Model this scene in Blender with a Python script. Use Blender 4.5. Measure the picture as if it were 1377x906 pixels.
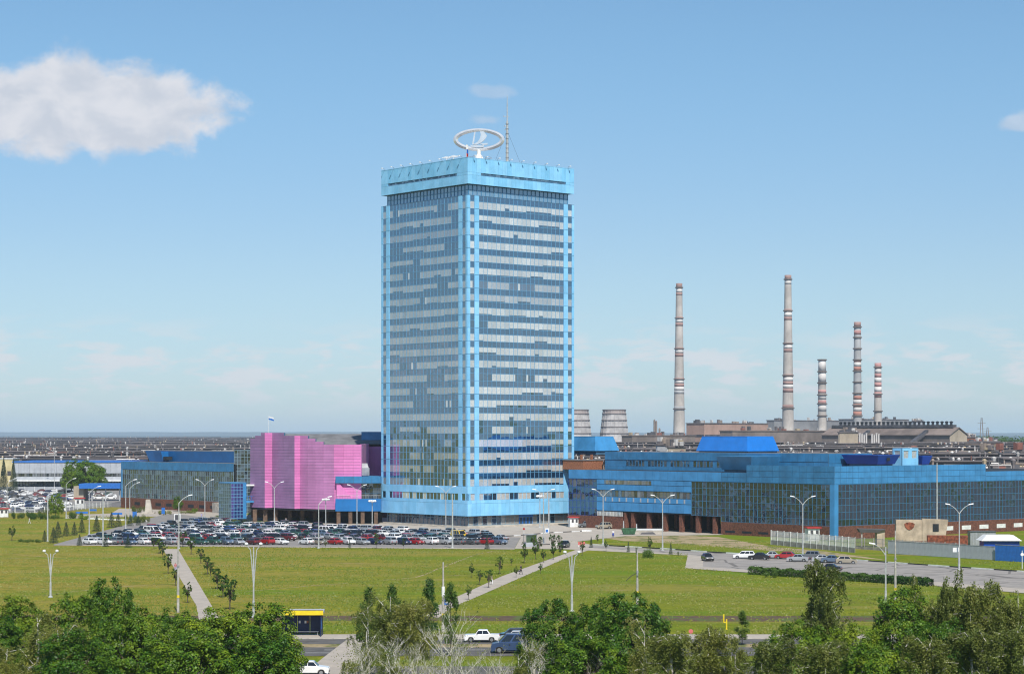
import bpy, math, random
import numpy as np
from mathutils import Vector, Matrix
R = math.radians
sc = bpy.context.scene
for _o in list(bpy.data.objects): bpy.data.objects.remove(_o)
C = sc.collection
# ------------------------------------------------------------------ camera
CH, FPX, CX, HY = 24.0, 2795.0, 688.5, 585.0     # camera height (m), focal length and principal column/horizon row of a 1377 px wide frame
cam_d = bpy.data.cameras.new('camera'); cam = bpy.data.objects.new('camera', cam_d); C.objects.link(cam)
cam.location = (0, 0, CH); cam.rotation_euler = (R(90), 0, 0)
cam_d.sensor_width = 36; cam_d.lens = 36 * FPX / 1377; cam_d.shift_y = (HY - 453) / 1377
cam_d.clip_start = 1; cam_d.clip_end = 90000
sc.camera = cam
# ------------------------------------------------------------------ light
SUN_EL = R(50.8); SUN_H = Vector((.215, -.977, 0)).normalized()
SUN = (SUN_H * math.cos(SUN_EL) + Vector((0, 0, math.sin(SUN_EL)))).normalized()
sun_d = bpy.data.lights.new('sun', 'SUN'); sun = bpy.data.objects.new('sun', sun_d); C.objects.link(sun)
sun_d.energy = 5.0; sun_d.angle = R(.53); sun_d.color = (1, .95, .87)
sun.rotation_euler = SUN.to_track_quat('Z', 'Y').to_euler(); sun.location = (0, 0, 300)
world = bpy.data.worlds.new('World'); sc.world = world; world.use_nodes = True
SKY_STRENGTH = .090
sc.view_settings.view_transform = 'Standard'; sc.view_settings.look = 'None'
sc.view_settings.exposure = 0.15; sc.view_settings.gamma = 1.0; sc.view_settings.use_curve_mapping = False
sc.cycles.use_denoising = True; sc.cycles.filter_width = 1.15
sc.cycles.max_bounces = 6; sc.cycles.volume_bounces = 1; sc.cycles.transparent_max_bounces = 8
try: sc.cycles.use_adaptive_sampling = True
except Exception: pass

class NT:
    """small helper for node trees"""
    def __init__(s, t): s.t = t; s.n = t.nodes; s.l = t.links
    def new(s, ty, **kw):
        n = s.n.new(ty)
        for k, v in kw.items(): setattr(n, k, v)
        return n
    def put(s, sock, v):
        if isinstance(v, bpy.types.NodeSocket): s.l.new(v, sock)
        else: sock.default_value = v
    def math(s, op, a, b=0.0, c=0.0, clamp=False):
        n = s.n.new('ShaderNodeMath'); n.operation = op; n.use_clamp = clamp
        s.put(n.inputs[0], a); s.put(n.inputs[1], b); s.put(n.inputs[2], c)
        return n.outputs[0]
    def step(s, v, a, b, o0=0.0, o1=1.0):
        n = s.n.new('ShaderNodeMapRange'); n.interpolation_type = 'SMOOTHSTEP'
        s.put(n.inputs[0], v); s.put(n.inputs[1], a); s.put(n.inputs[2], b); s.put(n.inputs[3], o0); s.put(n.inputs[4], o1)
        return n.outputs[0]
    def mix(s, f, a, b):
        n = s.n.new('ShaderNodeMix'); n.data_type = 'RGBA'
        s.put(n.inputs[0], f); s.put(n.inputs[6], a if isinstance(a, bpy.types.NodeSocket) else (*a[:3], 1)); s.put(n.inputs[7], b if isinstance(b, bpy.types.NodeSocket) else (*b[:3], 1))
        return n.outputs[2]
    def noise(s, vec, scale, detail=4, rough=.55, dist=0.0):
        n = s.n.new('ShaderNodeTexNoise'); s.put(n.inputs['Vector'], vec)
        n.inputs['Scale'].default_value = scale; n.inputs['Detail'].default_value = detail
        n.inputs['Roughness'].default_value = rough; n.inputs['Distortion'].default_value = dist
        return n.outputs[0]
    def scalev(s, vec, sc3):
        n = s.n.new('ShaderNodeVectorMath'); n.operation = 'MULTIPLY'; s.put(n.inputs[0], vec); n.inputs[1].default_value = sc3
        return n.outputs[0]

# sky: Nishita air with fair-weather cumulus spread round the whole horizon
def build_world():
    t = NT(world.node_tree); t.n.clear()
    out = t.new('ShaderNodeOutputWorld'); bg = t.new('ShaderNodeBackground'); t.l.new(bg.outputs[0], out.inputs[0])
    sky = t.new('ShaderNodeTexSky', sky_type='NISHITA'); sky.sun_disc = False
    sky.sun_elevation = SUN_EL; sky.sun_rotation = math.atan2(SUN_H.x, SUN_H.y)
    sky.altitude = 100; sky.air_density = 1.0; sky.dust_density = .2; sky.ozone_density = 2.2
    co = t.new('ShaderNodeTexCoord').outputs['Generated']
    sep = t.new('ShaderNodeSeparateXYZ'); t.l.new(co, sep.inputs[0])
    az = t.math('ARCTAN2', sep.outputs[0], sep.outputs[1]); el = t.math('ARCSINE', sep.outputs[2])
    comb = t.new('ShaderNodeCombineXYZ'); t.l.new(az, comb.inputs[0]); t.l.new(el, comb.inputs[1])
    uv = comb.outputs[0]
    n1 = t.noise(t.scalev(uv, (1, 1.35, 1)), 30, 8, .56, .35)
    n2 = t.noise(uv, 75, 6, .6)
    rng = random.Random(5)
    # (azimuth, elevation, half width, half height), radians
    clouds = [(-.206, .1490, .083, .0315), (.243, .1440, .022, .0085), (-.008, .1630, .030, .0100), (-.012, .1500, .022, .0080)]
    dens = [1.0, .5, .30, .30]; offs = [0, .15, .52, .52]
    for k in range(9):
        clouds.append((.75 + k * .58 + rng.uniform(-.1, .1), rng.uniform(.13, .34), rng.uniform(.06, .13), rng.uniform(.02, .04))); dens.append(1.0); offs.append(0)
    field = None; alpha = None
    for (a, e, ra, re), dn, of in zip(clouds, dens, offs):
        if a > math.pi: a -= 2 * math.pi
        dx = t.math('DIVIDE', t.math('SUBTRACT', az, a), ra)
        dz = t.math('DIVIDE', t.math('SUBTRACT', el, e), re)
        low = t.math('MULTIPLY', t.math('MINIMUM', dz, 0.0), 1.35)        # flatter underside
        dz2 = t.math('ADD', t.math('MAXIMUM', dz, 0.0), low)
        d = t.math('SQRT', t.math('ADD', t.math('MULTIPLY', dx, dx), t.math('MULTIPLY', dz2, dz2)))
        f = t.math('SUBTRACT', 1.0 - of, d)
        fa = t.math('MULTIPLY', t.step(f, -.6, .1), dn)
        field = f if field is None else t.math('MAXIMUM', field, f)
        alpha = fa if alpha is None else t.math('MAXIMUM', alpha, fa)
    edge = t.math('ADD', field, t.math('MULTIPLY', t.math('SUBTRACT', n1, .5), 1.05))
    edge = t.math('ADD', edge, t.math('MULTIPLY', t.math('SUBTRACT', n2, .5), .45))
    m1 = t.math('MULTIPLY', t.step(edge, .03, .36), alpha)
    # low broken band of far cumulus near the horizon
    n3 = t.noise(t.scalev(uv, (1, 3.6, 1)), 34, 7, .58, .2)
    band = t.math('MULTIPLY', t.step(el, .006, .024), t.step(el, .062, .034))
    m2 = t.math('MULTIPLY', t.math('MULTIPLY', t.step(n3, .45, .60), band), .75)
    n4 = t.noise(t.scalev(uv, (1, 3.2, 1)), 9, 3, .5)
    m2 = t.math('MULTIPLY', m2, t.step(n4, .30, .50))
    m = t.math('MAXIMUM', m1, m2)
    # sunlit tops, greyer bases
    n5 = t.noise(t.scalev(uv, (1, 1.6, 1)), 42, 5, .55, .3)
    shade = t.step(n5, .34, .66)
    ccol = t.mix(shade, (5.9, 6.4, 7.3), (7.4, 7.6, 8.2))
    # clear air colour: Nishita, drawn a little towards cyan like the photograph's film response
    tint = t.n.new('ShaderNodeVectorMath'); tint.operation = 'MULTIPLY'
    t.l.new(sky.outputs[0], tint.inputs[0])
    low = t.mix(t.step(el, .0, .085), (.66, .825, 1.09), (.79, .91, 1.06))
    t.l.new(t.mix(t.step(el, .07, .20), low, (.83, 1.05, 1.15)), tint.inputs[1])
    ccol = t.mix(t.step(t.math('SUBTRACT', m2, m1), 0, .1), ccol, (7.5, 7.6, 7.9))
    col = t.mix(m, tint.outputs[0], ccol)
    t.l.new(col, bg.inputs[0]); bg.inputs[1].default_value = SKY_STRENGTH
    world.cycles.sampling_method = 'MANUAL'; world.cycles.sample_map_resolution = 512
build_world()

# ------------------------------------------------------------------ geometry helpers
def G(px, py):                      # ground point seen at a photograph pixel
    Y = CH * FPX / (py - HY); return ((px - CX) * Y / FPX, Y)
def WX(px, Y): return (px - CX) * Y / FPX
def WZ(py, Y): return CH - (py - HY) * Y / FPX
TH = math.atan2(.65, .76); UX, UY = math.cos(TH), math.sin(TH)     # street grid of the works: u to the right and back, v to the left and back
def run_v(px, x0, y0):              # metres along v from (x0,y0) until pixel column px
    k = (px - CX) / FPX; return (x0 - k * y0) / (UY + UX * k)
def run_u(px, x0, y0):
    k = (px - CX) / FPX; return (k * y0 - x0) / (UX - UY * k)

FINE = {'window_row', 'spandrel_row', 'cladding', 'upper_cladding', 'upper_band', 'pink_cladding', 'crown_window_row', 'cap_window_row', 'lobby_window_row', 'shop_window_row', 'podium_mullion', 'ribbon_backing', 'cladding_backing'}   # pieces too small to pick apart singly
class MB:
    """collects faces; build() links them as one mesh object"""
    def __init__(s): s.v = []; s.f = []; s.m = []; s.c = []; s.cur = 0; s.col = None
    def face(s, pts):
        i = len(s.v); s.v.extend(tuple(p) for p in pts); s.f.append(tuple(range(i, i + len(pts)))); s.m.append(s.cur); s.c.append(s.col)
    def poly(s, pts, faces):
        i = len(s.v); s.v.extend(tuple(p) for p in pts)
        for f in faces: s.f.append(tuple(i + k for k in f)); s.m.append(s.cur); s.c.append(s.col)
    def hexa(s, p):                 # p: 4 bottom then 4 top corners
        s.poly(p, [(3, 2, 1, 0), (4, 5, 6, 7), (0, 1, 5, 4), (1, 2, 6, 5), (2, 3, 7, 6), (3, 0, 4, 7)])
    def box(s, x0, x1, y0, y1, z0, z1):
        s.hexa([(x0, y0, z0), (x1, y0, z0), (x1, y1, z0), (x0, y1, z0), (x0, y0, z1), (x1, y0, z1), (x1, y1, z1), (x0, y1, z1)])
    def taper(s, x0, x1, y0, y1, z0, z1, e):   # box whose top is larger (e>0) or smaller (e<0)
        s.hexa([(x0, y0, z0), (x1, y0, z0), (x1, y1, z0), (x0, y1, z0), (x0 - e, y0 - e, z1), (x1 + e, y0 - e, z1), (x1 + e, y1 + e, z1), (x0 - e, y1 + e, z1)])
    def prism(s, pts, z0, z1, z1b=None):
        n = len(pts); zt = z1b or [z1] * n
        s.poly([(x, y, z0) for x, y in pts] + [(x, y, z) for (x, y), z in zip(pts, zt)],
               [tuple(range(n))[::-1], tuple(range(n, 2 * n))] + [(i, (i + 1) % n, n + (i + 1) % n, n + i) for i in range(n)])
    def tube(s, pts, rad, n=8, cap=True):
        pts = [Vector(p) for p in pts]; rad = rad if isinstance(rad, (list, tuple)) else [rad] * len(pts)
        rings = []; a = None
        for i, p in enumerate(pts):
            d = (pts[min(i + 1, len(pts) - 1)] - pts[max(i - 1, 0)]).normalized()
            if a is None: a = d.orthogonal().normalized()
            a = (a - d * a.dot(d)).normalized() if (a - d * a.dot(d)).length > 1e-5 else d.orthogonal().normalized(); b = d.cross(a)
            rings.append([p + (a * math.cos(2 * math.pi * k / n) + b * math.sin(2 * math.pi * k / n)) * rad[i] for k in range(n)])
        vs = [v for r in rings for v in r]; fs = []
        for i in range(len(pts) - 1):
            for k in range(n): fs.append((i * n + k, i * n + (k + 1) % n, (i + 1) * n + (k + 1) % n, (i + 1) * n + k))
        if cap: fs.append(tuple(range(n))[::-1]); fs.append(tuple((len(pts) - 1) * n + k for k in range(n)))
        s.poly(vs, fs)
    def lathe(s, prof, n=16, x=0, y=0):        # prof: (r, z)
        vs = []; fs = []
        for r, z in prof:
            for k in range(n): vs.append((x + r * math.cos(2 * math.pi * k / n), y + r * math.sin(2 * math.pi * k / n), z))
        for i in range(len(prof) - 1):
            for k in range(n): fs.append((i * n + k, i * n + (k + 1) % n, (i + 1) * n + (k + 1) % n, (i + 1) * n + k))
        fs.append(tuple(range(n))[::-1]); fs.append(tuple((len(prof) - 1) * n + k for k in range(n)))
        s.poly(vs, fs)
    def ball(s, c, r, n=10, m=7, sz=1.0):
        prof = [(max(.001, r * math.sin(math.pi * i / m)), c[2] - r * sz * math.cos(math.pi * i / m)) for i in range(m + 1)]
        s.lathe(prof, n, c[0], c[1])
    def mesh(s, name, mats):
        me = bpy.data.meshes.new(name); me.from_pydata(s.v, [], s.f)
        for m in (mats if isinstance(mats, (list, tuple)) else [mats]): me.materials.append(m)
        if max(s.m, default=0): me.polygons.foreach_set('material_index', s.m)
        if True:
            at = me.attributes.new('Col', 'FLOAT_COLOR', 'CORNER')
            arr = []
            for f, c in zip(s.f, s.c): arr.extend((*(c or (1, 1, 1)), 1.0) * len(f))
            at.data.foreach_set('color', arr)
        me.update(); return me
    def build(s, name, mats, parent=None, smooth=False, loc=None):
        me = s.mesh(name, mats)
        if name in FINE: o = link(name, me, parent, loc); o['kind'] = 'stuff'; return o
        if smooth: me.polygons.foreach_set('use_smooth', [True] * len(me.polygons))
        return link(name, me, parent, loc)
def link(name, me, parent=None, loc=None):
    o = bpy.data.objects.new(name, me); C.objects.link(o)
    if parent: o.parent = parent
    if loc: o.location = loc
    return o
def tag(o, label=None, cat=None, group=None, kind=None):
    if label: o['label'] = label
    if cat: o['category'] = cat
    if group: o['group'] = group
    if kind: o['kind'] = kind
    return o
def thing(name, label, cat, loc=(0, 0, 0), rz=0.0, group=None):
    o = bpy.data.objects.new(name, None); C.objects.link(o); o.empty_display_size = .5
    o.location = loc; o.rotation_euler = (0, 0, rz)
    return tag(o, label, cat, group)
def dup(root, loc, rz=0.0, label=None, group=None, scale=1.0):
    def cp(o, par):
        c = o.copy(); C.objects.link(c); c.parent = par
        for ch in o.children: cp(ch, c)
        return c
    r = cp(root, None); r.location = loc; r.rotation_euler = (0, 0, rz); r.scale = (scale,) * 3 if not isinstance(scale, tuple) else scale
    if label: r['label'] = label
    if group: r['group'] = group
    return r
class Face:
    """a facade: s runs along it, d is outwards"""
    def __init__(f, o, s, n): f.o = Vector((*o, 0)); f.s = Vector((*s, 0)); f.n = Vector((*n, 0))
    def p(f, s, d, z): return f.o + f.s * s + f.n * d + Vector((0, 0, z))
    def box(f, mb, s0, s1, d0, d1, z0, z1):
        mb.hexa([f.p(s0, d0, z0), f.p(s1, d0, z0), f.p(s1, d1, z0), f.p(s0, d1, z0), f.p(s0, d0, z1), f.p(s1, d0, z1), f.p(s1, d1, z1), f.p(s0, d1, z1)])
    def pane(f, mb, s0, s1, z0, z1, d, rng=None, tilt=.012):
        a = rng.uniform(-tilt, tilt) if rng else 0; b = rng.uniform(-tilt, tilt) if rng else 0
        q = [f.p(s0, d - a - b, z0), f.p(s1, d + a - b, z0), f.p(s1, d + a + b, z1), f.p(s0, d - a + b, z1)]
        mb.face(q if (q[1] - q[0]).cross(q[3] - q[0]).dot(f.n) > 0 else q[::-1])

# ------------------------------------------------------------------ materials
MAT = {}
def mat(name, col, rough=.6, metal=0.0, var=.12, vscale=1.5, bump=0.0, bscale=20, spec=.5, col2=None, attr=False, coat=0.0, coords='Object', detail=5, streak=0.0, orand=0.0):
    m = bpy.data.materials.new(name); m.use_nodes = True; t = NT(m.node_tree); t.n.clear()
    out = t.new('ShaderNodeOutputMaterial'); p = t.new('ShaderNodeBsdfPrincipled'); t.l.new(p.outputs[0], out.inputs[0])
    co = t.new('ShaderNodeTexCoord').outputs[coords]
    if coords == 'World': pass
    nz = t.noise(co, vscale, detail, .6)
    c2 = col2 or tuple(min(1, c * (1 - 2.2 * var)) for c in col)
    c1 = col if col2 else tuple(min(1, c * (1 + .9 * var)) for c in col)
    c = t.mix(t.step(nz, .32, .68), c1, c2)
    if attr:
        a = t.new('ShaderNodeAttribute', attribute_name='Col')
        mx = t.new('ShaderNodeMix', data_type='RGBA', blend_type='MULTIPLY'); mx.inputs[0].default_value = 1
        t.l.new(c, mx.inputs[6]); t.l.new(a.outputs[0], mx.inputs[7]); c = mx.outputs[2]
    if orand:
        oi = t.new('ShaderNodeObjectInfo'); hv = t.new('ShaderNodeHueSaturation'); t.l.new(c, hv.inputs['Color']); t.l.new(t.math('MULTIPLY_ADD', oi.outputs['Random'], 2 * orand, 1 - orand), hv.inputs['Value']); t.l.new(t.math('MULTIPLY_ADD', oi.outputs['Random'], -orand * 1.5, 1 + orand * .75), hv.inputs['Saturation']); c = hv.outputs[0]
    if streak:
        ns = t.noise(t.scalev(co, (1, 1, .06)), 1.3, 5, .65)
        c = t.mix(t.math('MULTIPLY', t.step(ns, .5, .75), streak), c, tuple(x * .45 for x in col))
    t.l.new(c, p.inputs['Base Color'])
    p.inputs['Roughness'].default_value = rough; p.inputs['Metallic'].default_value = metal
    p.inputs['Specular IOR Level'].default_value = spec; p.inputs['Coat Weight'].default_value = coat
    if bump:
        b = t.new('ShaderNodeBump'); b.inputs['Strength'].default_value = bump; b.inputs['Distance'].default_value = .05
        t.l.new(t.noise(co, bscale, 4, .6), b.inputs['Height']); t.l.new(b.outputs[0], p.inputs['Normal'])
    MAT[name] = m; return m
def glass_mat(name, tint=(1, 1, 1), refl=.16, wave=.10, wscale=.35, gcol=(.92, .96, 1.0)):
    """facade glass: what stands behind the pane (face colour 'Col') under a wavy reflecting sheet"""
    m = bpy.data.materials.new(name); m.use_nodes = True; t = NT(m.node_tree); t.n.clear()
    out = t.new('ShaderNodeOutputMaterial'); mx = t.new('ShaderNodeMixShader'); t.l.new(mx.outputs[0], out.inputs[0])
    d = t.new('ShaderNodeBsdfDiffuse'); g = t.new('ShaderNodeBsdfGlossy'); g.inputs['Roughness'].default_value = .015
    g.inputs['Color'].default_value = (*gcol, 1)
    a = t.new('ShaderNodeAttribute', attribute_name='Col')
    mm = t.new('ShaderNodeMix', data_type='RGBA', blend_type='MULTIPLY'); mm.inputs[0].default_value = 1
    t.l.new(a.outputs[0], mm.inputs[6]); mm.inputs[7].default_value = (*tint, 1)
    co = t.new('ShaderNodeTexCoord').outputs['Object']
    nz = t.noise(co, 2.2, 3, .6)
    t.l.new(t.mix(t.step(nz, .3, .75, 0, .25), mm.outputs[2], (.03, .035, .04)), d.inputs['Color'])
    fr = t.new('ShaderNodeFresnel'); fr.inputs['IOR'].default_value = 1.5
    fac = t.math('ADD', t.math('MULTIPLY', fr.outputs[0], .9), refl, clamp=True)
    b = t.new('ShaderNodeBump'); b.inputs['Strength'].default_value = wave; b.inputs['Distance'].default_value = .25
    t.l.new(t.noise(co, wscale, 2, .45), b.inputs['Height'])
    t.l.new(b.outputs[0], g.inputs['Normal']); t.l.new(b.outputs[0], fr.inputs['Normal'])
    t.l.new(fac, mx.inputs[0]); t.l.new(d.outputs[0], mx.inputs[1]); t.l.new(g.outputs[0], mx.inputs[2])
    MAT[name] = m; return m

mat('sky_blue_panel', (.235, .56, .84), .38, .0, .06, .25, .06, .8, streak=.22, attr=True, orand=.055)
mat('mid_blue_panel', (.050, .245, .51), .36, .0, .10, .22, .14, .5, streak=.22, attr=True)
mat('teal_blue_panel', (.034, .190, .39), .40, .0, .10, .3, .08, .6, streak=.22, attr=True)
mat('deep_blue_panel', (.012, .145, .40), .38, .0, .06, .3, .04, .6)
mat('royal_blue_panel', (.010, .17, .58), .40, .0, .05, .3, .03, .6)
mat('navy_panel', (.010, .06, .36), .4, .0, .06, .3)
mat('panel_joint', (.05, .13, .22), .7, .0, .1)
mat('mullion_blue', (.15, .38, .60), .4, .1, .08, 2)
mat('mullion_pale', (.22, .33, .40), .4, .1, .08, 2)
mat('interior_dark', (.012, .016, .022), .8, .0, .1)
glass_mat('tower_glass', (1, 1, 1), .27, .05, .30, (.78, .90, 1.0))
glass_mat('hall_glass', (1, 1, 1), .11, .20, .40, (.72, .86, 1.0))
glass_mat('lobby_glass', (1, 1, 1), .12, .16, .45)
mat('brick', (.165, .062, .038), .85, .0, .25, 3.0, .3, 6, streak=.25)
mat('orange_brick', (.30, .115, .055), .85, .0, .2, 3.0, .3, 6)
mat('brown_pillar', (.14, .085, .055), .8, .0, .2, 1.0)
mat('concrete', (.36, .335, .30), .85, .0, .16, .7, .2, 6, streak=.2)
mat('pale_concrete', (.47, .43, .37), .85, .0, .12, .5, .15, 6, streak=.12)
mat('grey_roof', (.16, .16, .165), .85, .0, .14, .25, .1, 2)
mat('roof_felt', (.10, .095, .10), .9, .0, .2, .05, .1, 2)
mat('white_paint', (.74, .74, .72), .5, .0, .08, 1.2, streak=.1)
mat('grey_metal', (.34, .35, .36), .45, .3, .12, .8, streak=.15)
mat('light_grey_sheet', (.40, .42, .45), .5, .1, .07, .4, streak=.15)
mat('pole_metal', (.50, .51, .50), .5, .25, .1, 1.5, streak=.1)
mat('pole_concrete', (.42, .40, .36), .85, .0, .16, 1.2, .15, 8)
mat('lamp_white', (.78, .79, .80), .3, .0, .05)
mat('chrome', (.70, .71, .73), .14, .45, .05, .6)
mat('black_paint', (.015, .015, .017), .5, .0, .1)
mat('red_paint', (.42, .03, .03), .5, .0, .1)
mat('salmon_paint', (.62, .16, .14), .5, .0, .1)
mat('yellow_paint', (.80, .60, .02), .45, .0, .06)
mat('blue_paint', (.02, .14, .48), .45, .0, .08)
mat('green_paint', (.04, .13, .06), .6, .0, .2)
mat('rust', (.26, .075, .035), .85, .0, .3, 1.5, .2, 6, streak=.3)
mat('beige_render', (.46, .37, .27), .9, .0, .15, .5, .2, 4, streak=.25)
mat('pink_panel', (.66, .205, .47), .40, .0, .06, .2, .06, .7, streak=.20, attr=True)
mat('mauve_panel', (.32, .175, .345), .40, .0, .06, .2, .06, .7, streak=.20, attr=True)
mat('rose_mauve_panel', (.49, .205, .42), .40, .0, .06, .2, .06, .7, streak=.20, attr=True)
mat('violet_glass_tint', (.12, .11, .42), .2, .0, .1)
mat('hill_far', (.055, .10, .13), .95, .0, .12, .0008)
mat('shelter_blue', (.010, .022, .085), .4, .0, .15, 1.5)
mat('mullion_deep', (.07, .24, .42), .4, .1, .08, 2)
mat('wire', (.03, .03, .03), .6)
# ------------------------------------------------------------------ ground
def lawn_mat():
    m = bpy.data.materials.new('lawn'); m.use_nodes = True; t = NT(m.node_tree); t.n.clear()
    out = t.new('ShaderNodeOutputMaterial'); p = t.new('ShaderNodeBsdfPrincipled'); t.l.new(p.outputs[0], out.inputs[0])
    co = t.new('ShaderNodeTexCoord').outputs['Object']
    big = t.noise(co, .018, 3, .5); st = t.noise(t.scalev(co, (.35, 1, 1)), .10, 5, .6); mid = t.noise(co, .35, 5, .65); fine = t.noise(t.scalev(co, (1, .5, 1)), 2.4, 5, .75)
    sep = t.new('ShaderNodeSeparateXYZ'); t.l.new(co, sep.inputs[0])
    dry = t.step(t.math('ADD', t.math('MULTIPLY', sep.outputs[0], -.006), t.math('MULTIPLY', t.math('ADD', big, st), .5)), .42, .86)
    c = t.mix(dry, (.152, .190, .010), (.300, .225, .042))
    c = t.mix(t.step(st, .42, .66, 0, .8), c, (.228, .232, .014))
    c = t.mix(t.step(mid, .44, .64, 0, .75), c, (.094, .133, .007))
    c = t.mix(t.step(fine, .42, .62, 0, .75), c, (.098, .122, .009))
    swath = t.noise(t.scalev(co, (.14, 1, 1)), .075, 4, .55, .4)
    c = t.mix(t.step(swath, .52, .64, 0, .45), c, (.255, .205, .055)); c = t.mix(t.step(swath, .49, .37, 0, .65), c, (.100, .178, .010))
    worn = t.math('MULTIPLY', t.step(t.noise(t.scalev(co, (.5, 1.5, 1)), .09, 6, .7), .61, .70), .8)
    c = t.mix(worn, c, (.26, .20, .11))
    t.l.new(c, p.inputs['Base Color']); p.inputs['Roughness'].default_value = .95; p.inputs['Specular IOR Level'].default_value = .1
    b = t.new('ShaderNodeBump'); b.inputs['Strength'].default_value = .6; b.inputs['Distance'].default_value = .25
    t.l.new(t.noise(co, 1.6, 6, .75), b.inputs['Height']); t.l.new(b.outputs[0], p.inputs['Normal'])
    MAT['lawn'] = m; return m
lawn_mat()
def ground_mat(name, c1, c2, scale, c3=None, t3=(.58, .7), rough=.9, bump=.3, s3=.25, cracks=0):
    m = bpy.data.materials.new(name); m.use_nodes = True; t = NT(m.node_tree); t.n.clear()
    out = t.new('ShaderNodeOutputMaterial'); p = t.new('ShaderNodeBsdfPrincipled'); t.l.new(p.outputs[0], out.inputs[0])
    co = t.new('ShaderNodeTexCoord').outputs['Object']
    c = t.mix(t.step(t.noise(co, scale, 6, .65), .35, .68), c1, c2)
    if c3: c = t.mix(t.step(t.noise(co, s3, 5, .65), *t3), c, c3)
    if cracks:
        v = t.new('ShaderNodeTexVoronoi', feature='DISTANCE_TO_EDGE'); v.inputs['Scale'].default_value = cracks; t.l.new(co, v.inputs['Vector'])
        c = t.mix(t.step(v.outputs['Distance'], .012, .03, .6, 0), c, (.06, .055, .05))
    t.l.new(c, p.inputs['Base Color']); p.inputs['Roughness'].default_value = rough; p.inputs['Specular IOR Level'].default_value = .25
    b = t.new('ShaderNodeBump'); b.inputs['Strength'].default_value = bump; b.inputs['Distance'].default_value = .03
    t.l.new(t.noise(co, 12, 4, .7), b.inputs['Height']); t.l.new(b.outputs[0], p.inputs['Normal'])
    MAT[name] = m; return m
ground_mat('asphalt', (.125, .12, .115), (.085, .083, .082), .5, (.17, .16, .15), (.6, .75), cracks=.12)
ground_mat('old_asphalt', (.30, .275, .25), (.235, .22, .205), .35, (.18, .17, .16), (.62, .74), cracks=.1)
ground_mat('lot_asphalt', (.25, .235, .22), (.19, .18, .17), .35, (.13, .125, .12), (.6, .74))
ground_mat('paving', (.40, .355, .30), (.33, .295, .255), .3, (.26, .24, .21), (.6, .74))
ground_mat('sandy_soil', (.36, .275, .165), (.25, .20, .105), .25, (.105, .125, .03), (.50, .60), s3=.22)
ground_mat('dug_soil', (.115, .075, .045), (.075, .05, .032), .8, (.08, .11, .025), (.50, .57), s3=.35)
ground_mat('yard_asphalt', (.16, .15, .145), (.11, .105, .10), .05)

def sheet(name, pts, z, m, parent=None):
    mb = MB(); mb.face([(x, y, z) for x, y in pts]); o = mb.build(name, MAT[m], parent)
    if parent is None: o['kind'] = 'structure'
    return o
sheet('ground', [(-30000, -2000), (30000, -2000), (30000, 60000), (-30000, 60000)], 0, 'lawn')
gp = lambda l: [G(x, y) for x, y in l]
sheet('plant_yard', [(-420, 655), (-140, 655), (-140, 700), (-60, 640), (60, 600), (140, 560), (260, 620), (2600, 1500), (2600, 4600), (-2200, 4600)], .02, 'yard_asphalt')
sheet('east_yard', [(150, 420), (700, 300), (900, 520), (700, 700), (160, 590)], .008, 'lot_asphalt')
sheet('plaza', gp([(215, 695), (330, 703), (560, 716), (700, 723), (692, 737.6), (760, 738.2), (925, 746.5), (950, 742.2), (797, 732.6), (775, 728), (840, 720.5), (968, 719)]) + [(60, 520), (45, 600), (-60, 640), (-95, 620), G(170, 684.5), G(215, 690)], .035, 'paving')
sheet('car_park', gp([(72, 732), (300, 733.5), (692, 737), (700, 722.6), (560, 715.6), (330, 702.6), (235, 690.5), (215, 693)]), .05, 'lot_asphalt')
sheet('car_park_kerb_strip', gp([(72, 733), (692, 738.6), (692, 737.2), (300, 733.7), (72, 732)]), .065, 'paving')
sheet('service_road', gp([(790, 736), (925, 745), (923, 762.5), (1010, 768.5), (1255, 785), (1377, 795), (1560, 812), (1560, 783), (1377, 769), (1252, 760.6), (1153, 753.6), (950, 742.4), (797, 732.9)]), .05, 'old_asphalt')
sheet('pavement_by_service_road', gp([(921, 764), (1010, 770), (1255, 787.5), (1377, 797.5), (1560, 815), (1560, 806), (1377, 791.5), (1255, 782), (1010, 766.5), (945, 762), (946, 748), (925, 746)]), .065, 'paving')
sheet('bare_earth', gp([(812, 723), (868, 717.5), (966, 721.5), (1037, 734.5), (1110, 741), (1195, 753), (1090, 744), (985, 736), (900, 730), (838, 727)]), .012, 'sandy_soil')
sheet('diagonal_path', gp([(774, 739.2), (798, 737.4), (770, 746.5), (700, 776.5), (604, 818.5), (590, 830), (566, 828), (583, 816.5), (676, 774)]), .03, 'paving')
sheet('long_path', gp([(219, 738), (239.5, 738), (290, 823), (296, 836), (268, 836), (264, 814)]), .03, 'paving')
sheet('approach_path', gp([(160, 683.5), (335, 688), (330, 692), (220, 694), (150, 695), (88, 697), (88, 692.5), (150, 690)]), .028, 'paving')
sheet('far_car_park', [(-260, 645), (-148, 645), (-140, 700), (-150, 905), (-360, 905)], .03, 'lot_asphalt')
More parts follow.
